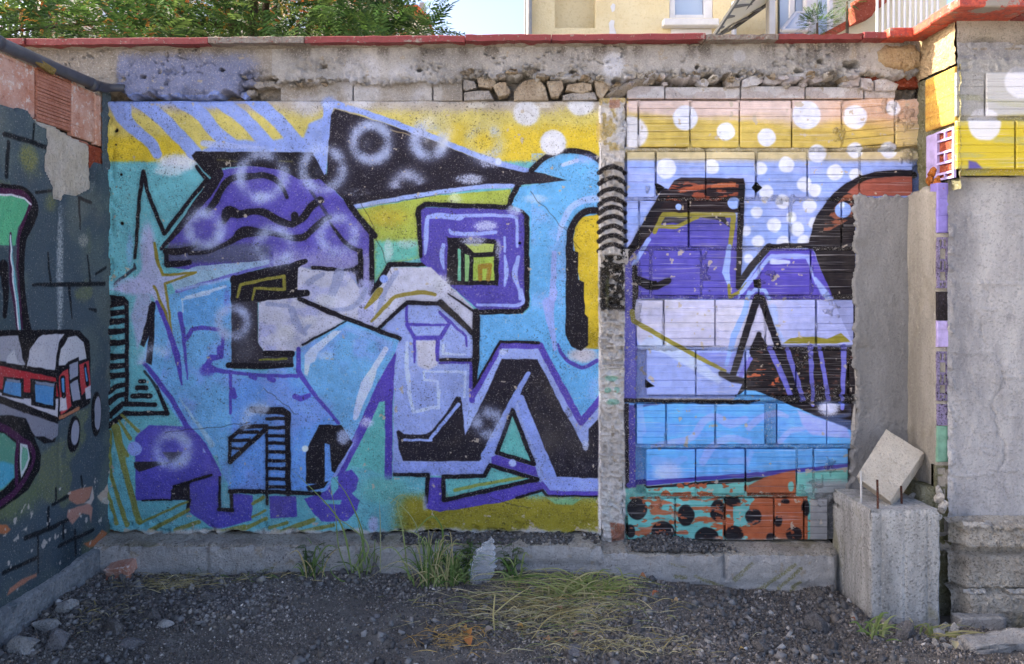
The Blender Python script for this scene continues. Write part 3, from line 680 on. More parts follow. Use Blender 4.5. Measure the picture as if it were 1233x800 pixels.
# the red-black arch and purple body of the first letter
b.poly([(812, 217), (820, 214), (895, 215), (897, 222), (893, 256), (800, 258), (782, 285), (754, 318), (750, 310), (790, 252)], '2a2024', 1.3)
b.grad(790, 214, 900, 250, '9a4e38', lambda X, Y: .85 * sstep(.5, .62, fbm(X / 14, Y / 3.2, 3, 95)) * ((X > 812 - (Y - 217) * .6) & (X < 890) & (Y > 219) & (Y < 242)), .5)
b.poly([(855, 224), (868, 220), (886, 220), (885, 226), (856, 227)], 'c06a44', 1.6, .8, .5); b.poly([(818, 229), (846, 222), (846, 228), (818, 233)], 'b8603e', 1.6, .7, .5)
b.poly([(797, 262), (884, 262), (891, 290), (889, 360), (752, 360), (750, 330), (757, 316), (785, 280)], '5f57b4', 1.3)
b.poly([(750, 314), (768, 300), (770, 360), (768, 380), (752, 384)], '6a64c0', 1.2)
b.grad(790, 262, 890, 300, '4c4a84', lambda X, Y: .5 * (1 - sstep(266, 292, Y)) * (X > 812), .3)
b.line([(893, 226), (889, 346)], [8, 6], BLK, 1.1); b.line([(801, 232), (780, 268), (753, 312)], [10, 10, 8], BLK, 1.1)
b.poly([(797, 262), (812, 262), (836, 258), (826, 269), (795, 269)], '3a363e', 1.2)
b.line([(788, 280), (791, 273), (799, 259), (883, 259), (882, 275), (879, 296)], [5, 5, 6, 6.5, 6, 5], '93893a', 1); b.line([(791, 273), (814, 273.5), (826, 268), (840, 262)], [5, 5, 5, 4], '93893a', 1); b.poly([(845, 262), (873, 261), (880, 275), (872, 268), (856, 264)], '2c2a30', 1)
b.line([(781, 289), (763, 318)], 5.5, '9fb2ee', 1); b.line([(878, 297), (876, 312), (874, 328), (878, 343)], [5, 8, 9, 4], '9fb6f0', 1.2); b.line([(878, 343), (879, 358), (890, 352), (899, 342)], 4, '948a3a', 1, .95)
b.dot(817, 249, 3.7, '9cb6ee', 1); b.dot(883.6, 244.6, 7.5, '9cb6ee', 1)
b.line([(764, 322), (765, 345), (764, 376)], [6, 7, 5], BLK, 1); b.line([(768, 337), (780, 343), (790, 345), (805, 338)], [10, 12, 9, 7], BLK, 1.1)
# second letter: purple, lilac, the black field
b.poly([(1003, 243), (1015, 228), (1034, 218), (1056, 211), (1100, 211), (1100, 236), (1030, 236), (1030, 420), (1026, 412), (1003, 362), (979, 300), (979, 285), (988, 262)], '231e22', 1.3)
b.grad(985, 228, 1030, 290, '9c5c44', lambda X, Y: .9 * (sdf_poly(X, Y, [(1006, 248), (1016, 236), (1030, 230), (1026, 262), (1014, 270), (990, 282), (994, 266)]) < 0) * sstep(.3, .6, fbm(X / 12, Y / 4, 2, 97)), .3)
b.poly([(1035, 219), (1056, 213), (1100, 212), (1100, 236), (1030, 236), (1020, 232)], 'a05848', 1.3)
b.line([(976, 298), (980, 282), (987, 262), (1000, 243), (1015, 228), (1034, 217), (1055, 211), (1080, 208), (1104, 210)], [6, 7, 7, 7, 7, 7, 7, 7, 8], BLK, 1.1, 1, 0, True)
b.dot(1015, 253, 9.6, '92aee8', 1.2); b.mist(1014, 247, 5, 6, 'dde6f6', .9, .2)
b.poly([(928, 300), (978, 300), (1004, 361), (890, 361), (896, 345)], '5c50b2', 1.2)
b.line([(890, 342), (904, 322), (926, 297)], [7, 8, 8], '2c2a30', 1.1); b.line([(924, 297), (978, 295.5)], [6, 6], '2c2a30', 1.1); b.line([(978, 296.5), (1028, 297)], 2.5, '2c2a30', 1, .9)
b.line([(929, 309), (972, 309), (975, 318), (982, 342)], [6, 6, 3, 2], 'a4b4ee', 1.3, .9); b.line([(930, 315), (950, 316)], [7, 4], 'cdd6f4', 1.6, .9); b.line([(893, 352), (926, 311)], 5, 'a8bcf0', 1.4, .9); b.line([(982, 336), (992, 352), (1000, 362)], [4, 9, 7], 'a8bcf0', 2, .9)
b.poly([(764, 378), (766, 361), (1003, 361), (1027, 414), (1024, 419), (772, 419), (764, 400)], 'c8c4da', 1.2)
b.grad(895, 361, 1027, 418, 'aeb4e4', lambda X, Y: .85 * sstep(920, 960, X), .1); b.grad(766, 361, 905, 400, 'd6cfd4', lambda X, Y: .5 * sstep(.45, .65, fbm(X / 40, Y / 7, 2, 99)), .1)
b.poly([(764, 419), (920, 419), (905, 440), (895, 462), (898, 480), (766, 480)], 'a2b0e4', 1.4); b.poly([(752, 384), (764, 378), (766, 400), (768, 419), (766, 484), (750, 484)], '6f6cc4', 1.5)
b.poly([(766, 418), (784, 402), (800, 404), (838, 430), (870, 458), (865, 462), (838, 448), (800, 426), (776, 420)], 'c6d2ee', 3, .9, .1)
b.grad(835, 425, 895, 450, '8088d4', lambda X, Y: .7 * (Y < 430 + (X - 835) * .45), .2)
b.line([(761, 375), (762, 386), (797, 406), (838, 429), (873, 447)], [6, 6, 5.5, 5, 4], '958a3c', 1)
b.line([(902, 352), (897, 376), (884, 404), (874.5, 440)], [5, 7, 8, 4], '92b2ee', 1.2, .95); b.line([(900, 358), (909, 349), (921, 350), (927, 360)], 4.5, 'a2bcf0', 1, .9); b.line([(930, 372), (934, 396), (944, 412)], [12, 8, 4], 'a2bcf0', 2.4, .6)
b.poly([(942, 414), (952, 407), (978, 405), (996, 408), (1013, 401), (1024, 412), (1000, 414)], '958a34', 1.1)
b.poly([(906, 420), (914, 400), (925, 418), (1027, 418), (1030, 470), (1024, 520), (934, 481), (897, 470), (897, 456)], '231d20', 1.3)
b.grad(895, 420, 960, 480, 'c4623e', lambda X, Y: .9 * sstep(.56, .66, fbm(X / 9, Y / 4, 3, 102)) * ((Y > 445) & (Y < 464) & (X > 899) & (X < 940)), .4); b.grad(905, 420, 1028, 478, '8a5a48', lambda X, Y: .5 * sstep(.62, .72, fbm(X / 7, Y / 3, 3, 103)), .5)
for p, w in (([(927, 420), (951.5, 474)], 7), ([(948, 421), (967, 482)], [6, 7]), ([(976, 418), (979, 488)], [7, 4]), ([(987, 419), (1000, 494)], [5, 6]), ([(1016.5, 418), (1014.5, 492)], [7, 5])): b.line(p, w, '7472c8', 1, .97)
b.line([(912, 358), (898, 402), (883, 450)], [9, 8, 8], BLK, 1); b.line([(917, 360), (930, 398), (945, 441), (960, 478)], [9, 8, 8, 8], BLK, 1); b.line([(914, 403), (906, 424)], [6, 8], BLK, 1); b.line([(904, 432), (890, 456)], 5, '7c78cc', 1.1)
b.line([(868, 450), (882, 456), (906, 462)], [7, 9, 6], '26242c', 2); b.line([(899, 458), (886, 486)], 6, '26242c', 1)
# shade of broken-out holes, painted black on the uncut block shells
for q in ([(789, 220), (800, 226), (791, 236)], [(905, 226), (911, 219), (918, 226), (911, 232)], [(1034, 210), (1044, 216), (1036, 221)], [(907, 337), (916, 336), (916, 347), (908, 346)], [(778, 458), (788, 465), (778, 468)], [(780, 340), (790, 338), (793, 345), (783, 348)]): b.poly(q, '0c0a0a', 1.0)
# light blue field below
b.poly([(752, 484), (880, 484), (897, 470), (910, 471), (935, 481), (1024, 518), (1024, 562), (960, 570), (900, 576), (760, 586), (752, 586)], '6cb2ea', 1.3)
b.grad(752, 484, 1024, 580, '80a4ea', lambda X, Y: .4 * sstep(.5, .65, fbm(X / 50, Y / 9, 2, 107)), .1)
for p, w, a in (([(786, 538), (810, 533), (833, 527), (846, 509), (860, 502), (879, 511), (897, 505)], [5, 8, 8, 9, 9, 10, 8], .75), ([(846, 556), (858, 538), (879, 528), (902, 533)], [9, 10, 9, 7], .7), ([(902, 514), (919, 502), (935, 498), (948, 502)], [9, 8, 8, 4], .8), ([(937, 535), (950, 520), (968, 516)], [6, 7, 5], .75), ([(773, 499), (775, 520)], [4, 6], .5), ([(905, 545), (899, 560)], 6, .4), ([(790, 556), (808, 558), (825, 552)], [14, 12, 6], .4), ([(880, 556), (898, 554)], 8, .5)):
    b.line(p, w, 'a6b4ee', 1.8, a, 0, True)
b.poly([(960, 494), (1020, 515), (1024, 528), (978, 524), (966, 512)], 'a9b0ea', 2.5, .9); b.mist(998, 492, 18, 13, 'd6d6e8', .9, .5); b.mist(804, 570, 24, 18, 'c6d0f2', .8, .3)
b.line([(752, 482.5), (800, 484), (900, 484.5), (914, 483)], [5, 5, 5, 3], '1f1c24', 1.2); b.line([(762, 490), (796, 487)], [4, 1], '4a4e7c', 1.5, .8)
b.poly([(750, 486), (757, 486), (758, 590), (750, 590)], '2a2630', 1.4); b.poly([(757, 488), (765, 488), (766, 586), (757, 588)], '5c54b0', 1.2); b.poly([(766, 488), (774, 488), (774, 584), (766, 585)], '88b4ea', 2, .8)
b.grad(750, 566, 1030, 600, '7ac2b2', lambda X, Y: sstep(-2, 2, Y - (588 - (X - 752) * .085)), .1)
b.line([(757, 584), (800, 580), (838, 577), (900, 572.5), (929, 570), (961, 566.5), (1024, 560)], [6, 6, 5, 5, 6, 4.5, 4], '4e449c', 1.2); b.line([(778, 587), (830, 583.5), (900, 578), (928, 575)], [2, 4, 5, 2], '1d1a20', 1.3)
b.grad(780, 580, 900, 598, TERR, lambda X, Y: .9 * sstep(.50, .58, fbm(X / 9, Y / 5, 3, 111)) * (Y > 585 - (X - 778) * .085), .4)
b.poly([(899.5, 597), (901, 585), (920, 575), (940, 570), (958, 566), (958.5, 598)], TERR, 1.6, .95, .1); b.dot(952, 586, 3.5, '7ac2b2', 1.4, .9, .4, 6)
b.grad(958, 566, 1030, 660, '9c9a98', lambda X, Y: .9 * sstep(962, 985, X + 14 * (fbm(X / 9, Y / 9, 2, 113) - .5)) * sstep(572, 585, Y), .5)
# spotted foot course
b.grad(750, 598, 975, 662, '74bcb0', lambda X, Y: 1 + 0 * X, 0)
b.grad(870, 598, 972, 652, TERR, lambda X, Y: .95 * sstep(.38, .46, fbm(X / 20, Y / 12, 3, 116) + .25 * (X > 908) - .3 * ((np.abs(X - 893) < 10) & (np.abs(Y - 620) < 14))), .2)
b.grad(750, 598, 870, 655, TERR, lambda X, Y: .85 * sstep(.56, .62, fbm(X / 24, Y / 6, 3, 118)), .3)
for x, y, r, ry in ((767, 613, 12, 13), (826, 621, 10, 13), (864, 615, 9, 13), (798, 640, 14, 12), (851, 646, 14, 11), (884, 643, 11, 10), (882, 604, 9, 6), (907, 622, 10, 10), (928, 647, 6, 5), (946, 604, 6, 3), (956, 643, 10, 9), (970, 613, 5, 10), (937, 627, 5, 7), (759, 640, 6, 8)):
    b.dot(x, y, r, '201c20', 1.6, .95, .1, ry)
b.grad(755, 598, 975, 655, TERR, lambda X, Y: .8 * sstep(.64, .68, fbm(X / 8, Y / 4, 3, 119)), .3)
# tie column: bare mortar with black bars
b.poly([(721, 120), (753, 120), (752, 400), (751, 480), (754, 660), (720, 660)], 'f0e6da', 2)
b.grad(718, 118, 756, 182, 'd8b868', lambda X, Y: .7 * sstep(.45, .6, fbm(X / 8, Y / 12, 3, 121)), .4); b.poly([(733, 121), (746, 121), (746, 131), (733, 131)], 'c08a70', 1.5, .8)
b.mist(748, 158, 10, 36, 'd8d6d8', .8, .5)
for y in (204, 217, 230, 242, 252, 263, 275, 286, 297): b.line([(721, y + 5), (728, y), (740, y - 2), (753, y + 4)], 5.5, '211d22', 1.3, .95, 0, True)
b.poly([(722, 306), (752, 308), (752, 374), (722, 374)], '2a2724', 5, .92, .4); b.mist(731, 350, 4, 30, '6c7040', .6, .6); b.grad(720, 300, 756, 382, 'd8cec0', lambda X, Y: .9 * sstep(.57, .64, fbm(X / 5, Y / 5, 4, 124) + .12 * sstep(350, 378, Y) + .08 * (1 - sstep(306, 322, Y))), .3)
for x, y, r in ((736, 455, 8), (731, 469, 4), (742, 469, 4), (737, 483, 8)): b.dot(x, y, r, '8fc8b0', 1.6, .8, .3, 3.5)
b.poly([(734, 628), (752, 630), (752, 650), (736, 652)], 'b06a4e', 2, .8, .3)
# bare concrete of the plinth
b.grad(96, 630, 1124, 730, 'cdc6bc', lambda X, Y: sstep(-3, 4, Y - np.where(X < 726, 637, 650) + 12 * (fbm(X / 16, Y / 16, 3, 131) - .5)), .2)
# olive strokes gone pale on the plinth
for p, w, a in (([(830, 681), (865, 696), (895, 703), (945, 668)], [4, 5, 6, 5], .7), ([(876, 685), (895, 667)], [7, 5], .6), ([(926, 696), (952, 672)], 6, .7), ([(940, 699), (951, 688)], 7, .7), ([(800, 666), (818, 671)], 3, .6), ([(806, 681), (818, 682)], 6, .7), ([(240, 680), (262, 676)], 5, .5), ([(264, 688), (276, 680)], 5, .4), ([(294, 686), (302, 678)], 4, .5), ([(322, 677), (340, 671)], 6, .6), ([(378, 680), (388, 682)], 6, .6)):
    b.line(p, w if isinstance(w, list) else w * .8, '958e50', 2.5, a * .75, .75)
# age: uneven fading, grit caught in the paint, small losses down to the plaster
X_, Y_ = C.RX, C.RY
f_ = 1 + .22 * (fbm(X_ / 46, Y_ / 46, 4, 801) - .5) + .16 * (fbm(X_ / 7, Y_ / 7, 3, 803) - .5)
C.img *= f_[..., None] * np.array([1.01, 1.03, 1.07], np.float32)
pl_ = (X_ < 724) & (Y_ > 122)
den = sstep(.38, .72, fbm(X_ / 34, Y_ / 34, 4, 805))
spk = sstep(.70, .80, vnoise(X_ * .62, Y_ * .62, 807) * .6 + .4 * C.grain) * (.25 + .75 * den) * pl_
C.img = C.img * (1 - .62 * spk[..., None]) + np.array(rgb('2e2a2a'), np.float32) * .62 * spk[..., None]
lit_ = sstep(.72, .82, vnoise(X_ * .55 + 40, Y_ * .55, 809) * .6 + .4 * C.grain[::-1, ::-1]) * (.2 + .8 * (1 - den)) * pl_
C.img = C.img * (1 - .40 * lit_[..., None]) + np.array(rgb('d8d4ce'), np.float32) * .40 * lit_[..., None]
loss = sstep(.815, .835, fbm(X_ / 9, Y_ / 9, 4, 811) + .11 * sstep(612, 642, Y_) * (X_ < 726) + .07 * (X_ < 142) + .03 * (Y_ < 140) + .05 * (X_ > 726))
C.img = C.img * (1 - .85 * loss[..., None]) + np.array(rgb('c4b8a8'), np.float32) * .85 * loss[..., None]
for k_, (x0_, y0_, x1_, y1_) in enumerate(((318, 468, 360, 500), (640, 232, 700, 300), (130, 372, 128, 520), (434, 236, 470, 330), (590, 600, 640, 612), (200, 520, 300, 510))):
    t_ = np.linspace(0, 1, 26); ox = 7 * (fbm(t_ * 7 + k_ * 3, t_ * 0, 4, 821) - .5); oy = 7 * (fbm(t_ * 7 + k_ * 5, t_ * 0 + 3, 4, 823) - .5)
    C.line([(x0_ + (x1_ - x0_) * a_ + c_, y0_ + (y1_ - y0_) * a_ + d_) for a_, c_, d_ in zip(t_, ox, oy)], .8, '2c2626', .8, .6)
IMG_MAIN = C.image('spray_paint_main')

# ================================================================ the paint on the left side wall
L = Canvas(-10, 40, 560, 860, 1.6, '4c5c66', seed=9, tf=leftpx, wob=.6)
b = L
b.grad(-10, 40, 560, 860, '62706f', lambda X, Y: .7 * sstep(.42, .7, fbm(X / 60, Y / 60, 4, 201)), .5)
b.grad(-10, 40, 560, 860, '33424c', lambda X, Y: .8 * sstep(.5, .72, fbm(X / 70 + 9, Y / 70, 4, 203)), .5)
b.grad(-10, 40, 560, 860, '78805a', lambda X, Y: .55 * sstep(.58, .74, fbm(X / 50 + 31, Y / 50, 3, 205)), .6)
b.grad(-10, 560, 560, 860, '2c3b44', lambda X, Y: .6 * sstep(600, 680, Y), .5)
b.mist(30, 190, 22, 20, '9a9a54', .6); b.mist(57, 245, 16, 14, '84864c', .5); b.mist(20, 600, 60, 30, '6c7c58', .6)
b.mist(69, 330, 10, 110, 'aab4b8', .6, .9); b.mist(97, 290, 16, 12, 'a8aaa0', .6, .9)
for pts, w in (([(0, 162), (30, 170), (52, 178)], 5), ([(36, 150), (35, 172)], 3), ([(5, 172), (4, 212)], 5), ([(40, 232), (58, 230)], 3), ([(91, 241), (93, 276)], [5, 2]), ([(90, 238), (105, 244)], 4), ([(36, 343), (75, 343), (122, 342)], [3, 5, 5]), ([(54, 305), (58, 343)], [2.5, 4]), ([(102, 308), (106, 341)], [2.5, 4]), ([(80, 343), (83, 383)], [5, 2]), ([(104, 372), (112, 374)], [2, 4]), ([(112, 330), (124, 322)], 3),
               ([(27, 648), (60, 635), (95, 618)], [5, 5, 3]), ([(55, 612), (54, 636)], 4), ([(60, 608), (80, 596)], 4), ([(41, 645), (42, 690)], [3, 2]), ([(73, 633), (73, 648)], 3), ([(67, 658), (110, 638)], [4, 4]), ([(87, 640), (88, 668)], 4), ([(0, 690), (40, 672)], 4), ([(64, 588), (64, 602)], 3), ([(94, 574), (95, 590)], 3)):
    b.line(pts, w, '14181d', 1.8, .9)
# green letter end, black and plum outline
b.line([(-30, 228), (0, 230), (22, 232), (34, 241), (38, 252), (30, 272), (23, 290), (21, 330), (24, 370), (29, 400)], [14, 14, 12, 12, 13, 13, 11, 10, 11, 12], '17151a', 1.1, 1, 0, True)
b.line([(-30, 230), (0, 231), (22, 233), (33, 243), (31, 252), (23, 270), (18, 290), (17, 330), (22, 395)], [7, 7, 6, 5, 5, 5, 4, 3, 3], '4c2344', 1, 1, 0, True)
b.poly([(-40, 236), (0, 236), (20, 236), (32, 245), (27, 258), (17, 275), (14, 296), (0, 296), (-40, 290)], '62bd8c', 1)
b.line([(-20, 235), (10, 235), (25, 239), (34, 246)], 2, 'e8e8f0', .9)
b.poly([(-60, 300), (0, 298), (12, 315), (14, 350), (18, 420), (-60, 440)], '45565e', 1.2)
b.line([(8, 282), (10, 340), (19, 395), (23, 425)], [3, 9, 8, 5], '4c2344', 1); b.line([(8, 284), (12, 335), (17, 375), (22, 415)], [2, 5, 5, 2], '78bcc4', 1); b.line([(8, 284), (11, 340), (21, 418)], [1.5, 2, 2], 'eceaf2', .8)
b.line([(-10, 330), (0, 320), (2, 350), (0, 380)], [10, 12, 9, 6], '17151a', 1.2)
# painted tram
b.poly([(-60, 400), (0, 398), (78, 397), (92, 398), (104, 412), (106, 432), (104, 486), (66, 508), (62, 532), (48, 534), (34, 524), (28, 508), (0, 500), (-60, 480)], '17151a', 1.2)
b.poly([(-60, 408), (18, 404), (22, 420), (24, 432), (28, 440), (-60, 426)], 'a8aab6', 1); b.poly([(5, 430), (14, 421), (18, 435), (26, 440), (4, 437)], 'c8cad2', 1)
b.poly([(28, 441), (31, 424), (38, 409), (47, 403), (74, 402), (67, 414), (63, 430), (61, 446)], 'c9cad4', 1); b.line([(28, 440), (31, 420), (40, 406)], 3, '17151a', .9)
b.poly([(67, 440), (70, 420), (78, 406), (88, 404), (97, 412), (101, 432), (90, 435), (78, 436), (74, 440)], 'ccced6', 1)
b.poly([(-60, 430), (0, 441), (62, 455), (66, 478), (30, 473), (0, 470), (-60, 456)], 'b8343c', 1); b.poly([(-60, 458), (0, 474), (26, 480), (66, 480), (66, 503), (25, 487), (0, 478), (-60, 462)], 'd4d2dc', 1)
for q in ([(1, 454), (25, 456), (24, 481), (-2, 476)], [(32, 456), (63, 460), (62, 494), (33, 488)], [(-50, 450), (-20, 453), (-20, 472), (-50, 468)]): b.poly(q, '17151a', 1)
b.poly([(3, 459), (22, 461), (21, 478), (0, 473)], '5a9ad2', .9); b.poly([(37, 463), (60, 466), (59, 489), (38, 484)], '5a9ad2', .9); b.poly([(5, 456), (21, 458), (21, 461), (4, 460)], '8a92a4', .9); b.poly([(38, 459), (61, 462), (60, 466), (38, 463)], '8a92a4', .9)
b.poly([(68, 455), (72, 447), (78, 444), (104, 434), (105, 465), (70, 500)], 'c2454a', 1); b.poly([(69, 479), (75, 477), (76, 493), (69, 496)], 'cfccd6', .9); b.poly([(98, 468), (105, 464), (105, 480), (99, 481)], 'cfccd6', .9)
b.poly([(77, 436), (91, 430), (94, 484), (81, 488)], '17151a', 1); b.poly([(79, 439), (90, 435), (90, 453), (80, 458)], 'a2a6b8', .8); b.poly([(80, 462), (90, 457), (92, 481), (83, 484)], 'a2a6b8', .8)
b.line([(72, 456), (73, 476)], 7, '17151a', .9); b.line([(72, 457), (72.5, 471)], 3.4, '5a9ad2', .8); b.line([(99, 441), (101, 462)], 7, '17151a', .9); b.line([(99, 444), (100.5, 458)], 3.4, '5a9ad2', .8)
b.line([(69, 503), (90, 492)], 4, 'b87a5a', 1)
b.poly([(-60, 480), (0, 487), (25, 497), (67, 511), (66, 524), (58, 530), (48, 526), (38, 526), (30, 516), (24, 504), (0, 500), (-60, 500)], '8e909e', 1.4)
b.dot(84.5, 523, 12, '17151a', 1, 1, 0, 20); b.dot(86, 521, 7.5, 'a0a4b4', 1, 1, 0, 14); b.dot(112, 499, 12, '17151a', 1, 1, 0, 26); b.dot(114, 498, 8, 'a0a4b4', 1, 1, 0, 20)
b.poly([(-60, 505), (5, 500), (26, 504), (38, 530), (45, 548), (44, 566), (30, 590), (0, 612), (-60, 640)], '151519', 1.4)
b.line([(-30, 505), (0, 516), (20, 530), (32, 538), (36, 552), (30, 570), (16, 590), (0, 604), (-40, 628)], [7, 7, 7, 7, 6, 6, 7, 7, 8], '4a2348', 1, 1, 0, True)
b.poly([(-60, 510), (0, 522), (14, 534), (14, 575), (0, 590), (-60, 615)], '5f9c86', 1.2); b.poly([(-40, 560), (0, 556), (13, 560), (13, 575), (0, 588), (-40, 600)], '55aecb', 3)
b.line([(16, 532), (16, 582)], 5, '4a2348', 1); b.poly([(19, 534), (28, 536), (31, 552), (28, 564), (21, 576)], 'cfd8dc', 1); b.poly([(22, 538), (28, 541), (29, 553), (25, 564), (22, 568)], '74b49a', 1)
# chips down to the clay
for q, c in (([(79, 592), (95, 588), (108, 586), (104, 600), (98, 606), (88, 608), (79, 602)], 'bc8670'), ([(78, 614), (90, 610), (104, 606), (108, 612), (106, 630), (104, 620), (96, 618), (84, 632), (77, 622)], 'c09080'), ([(114, 598), (122, 590), (127, 582), (127, 600), (118, 604)], 'cdb8a6'), ([(98, 606), (104, 602), (108, 586), (110, 600), (106, 608)], 'd2c4b8'), ([(97, 655), (110, 650), (120, 638), (126, 642), (118, 656), (104, 660)], 'b4704c'), ([(-10, 632), (4, 632), (10, 638), (2, 644), (-10, 642)], 'c07850'), ([(8, 708), (22, 698), (40, 690), (40, 694), (20, 706), (4, 718)], 'bc8068'), ([(24, 638), (29, 634), (28, 640)], 'd0c8bc')):
    b.poly(q, c, 2.2, .95, .25)
b.grad(-10, 560, 200, 760, 'd0c8be', lambda X, Y: .8 * sstep(.70, .74, fbm(X / 10, Y / 10, 4, 221)), .3)
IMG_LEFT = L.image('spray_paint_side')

# ================================================================ the paint on the right front wall
R = Canvas(1080, 20, 1420, 420, 1.6, 'b2b0ae', seed=13, tf=rightpx)
b = R
b.grad(1080, 20, 1420, 420, 'b4b4c0', lambda X, Y: .4 + 0 * X, .5)
b.grad(1080, 95, 1420, 160, 'c0c0c0', lambda X, Y: .8 + 0 * X, .5)
b.grad(1080, 140, 1420, 230, 'd2bc3c', lambda X, Y: sstep(150, 172, Y + 6 * (fbm(X / 20, Y / 8, 2, 301) - .5)), .3)
b.grad(1080, 130, 1420, 230, 'a9aa84', lambda X, Y: .5 * sstep(.5, .7, fbm(X / 40, Y / 8, 2, 303)), .3)
for x, y, r in ((1216, 104, 18), (1173, 154, 18), (1236, 170, 15), (1290, 150, 16), (1266, 112, 15)): b.dot(x, y, r, 'e2e3ec', 3, .95, .2)
b.line([(1225, 160), (1226, 205)], 3, '7a4326', 1.4, .9); b.dot(1223, 162, 4, '8a4a2a', 1.5)
b.poly([(1154, 197), (1163, 198), (1171, 206), (1154, 207)], '5a52a8', 2.5, .9)
IMG_RIGHT = R.image('spray_paint_right')

# ---------------------------------------------------------------- material set
M = {}
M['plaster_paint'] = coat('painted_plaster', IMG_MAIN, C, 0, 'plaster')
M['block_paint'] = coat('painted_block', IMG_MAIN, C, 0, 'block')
M['rough_paint'] = coat('painted_mortar', IMG_MAIN, C, 0, 'rough')
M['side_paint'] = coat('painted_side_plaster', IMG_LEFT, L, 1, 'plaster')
M['right_block'] = coat('painted_right_block', IMG_RIGHT, R, 0, 'block')
M['right_rough'] = coat('painted_right_mortar', IMG_RIGHT, R, 0, 'rough')
M['core'] = stony('dark_mortar', '4c4640', '3a3531', '1c1a18', 20, 160)
M['beam'] = stony('old_concrete', 'b4aba0', '9c9388', '5c554d', 5, 170, .003, stain='857c72')
M['plaster_grey'] = stony('grey_render', 'bab8b8', '868589', '5e5d60', 3.2, 110, .0016, dk=.34, stretch=(1.5, 1.5, .45), light='d2d0d0', stain='7f7b78')
M['plinth_grey'] = stony('plinth_concrete', 'cdc5b8', 'a69e92', '655f55', 7, 120, .005, stain='8c8460', dk=.65)
M['footing'] = stony('footing_concrete', 'c0beba', '94928e', '5c5a54', 5, 110, .0016, stain='827c52', stretch=(2.0, 2.0, .3), dk=.6)
M['clay'] = stony('bare_clay', 'c08874', 'b07560', '84503e', 14, 160, .0015, rough=.85, light='d8bcae')
M['clay_pale'] = stony('lime_washed_clay', 'd0ab9a', 'bb8068', 'dccfc6', 9, 50, .002, dk=.7, light='8c5a48')
M['clay_red'] = stony('red_clay', 'a2523a', '8a3f2c', '3c1a14', 18, 120, .002)
M['stucco'] = stony('bare_stucco', 'f0e8da', 'e2d8c4', 'a89c88', 12, 150, .005, light='fbf6ec')
M['rubble'] = stony('wall_stone', 'bcae9a', 'a4937e', '6a5c4c', 10, 110, .004)
M['rubble_grey'] = stony('grey_wall_stone', 'b2aca8', '9c9690', '6a645e', 10, 110, .004)
M['slab_stone'] = stony('broken_slab', 'd6ccbc', 'c4baaa', '948a7c', 9, 130, .003, dk=.4)
M['lime_white'] = stony('lime_mortar', 'd2ccc4', 'bab4ac', '807a72', 16, 90, .006)
M['sand_plaster'] = stony('sand_plaster', 'c8b08c', 'b49a78', '7c674c', 12, 120, .005)
M['foam'] = stony('orange_foam', 'c4762a', '9a541c', '5a2c10', 30, 90, .006, rough=.7)
M['moss'] = stony('mossy_mortar', '8d8a74', '76724e', '4a4834', 12, 120, .005)

def coping_paint(name, red):
    m = Mat(name, .55, .4)
    n1 = m.noise(5, 6, .7); n2 = m.noise(60, 4, .7)
    base = m.mix(m.ramp(n2, .3, .7), lin(red, ALB), lin('7c2c2c', ALB))
    chip = m.math('MAXIMUM', m.ramp(n1, .59, .63), m.math('MULTIPLY', m.ramp(n2, .60, .66), .8))
    m.col(m.mix(chip, base, lin('8e867c', ALB))); m.bump((n2, .003), (n1, .006))
    return m.out()
M['coping_red'] = coping_paint('red_coping_paint', '86383a')
M['coping_bare'] = stony('bare_coping', '98908a', '857c74', '8a4238', 8, 90, .004)
M['coping_sunlit'] = coping_paint('sunlit_red_coping_paint', 'c4553a')  # the red coping paint again, its sunlit orange put into the colour
M['pipe'] = plain('grey_pipe', '4c4f58', .45, .5, var=.2, scale=14)
M['rust'] = stony('rust', '6a4436', '4a2e26', '2a1a14', 40, 200, .002)
M['pvc'] = plain('white_plastic', 'c4c2c0', .5)
M['wood'] = stony('old_wood', '9c8650', '80703c', '4a3e22', 30, 160, .003, stretch=(1, .3, 1))

# ================================================================ the painted back wall
wall = empty('graffiti_wall', (0, D, 0))
tag(wall, 'long garden wall under a red coping, covered in blue and purple graffiti lettering', 'wall')
link('wall_core', box_me('wall_core', (-3.2, D + .10, -.35), (2.2, D + .25, 2.06)), M['core'], wall)

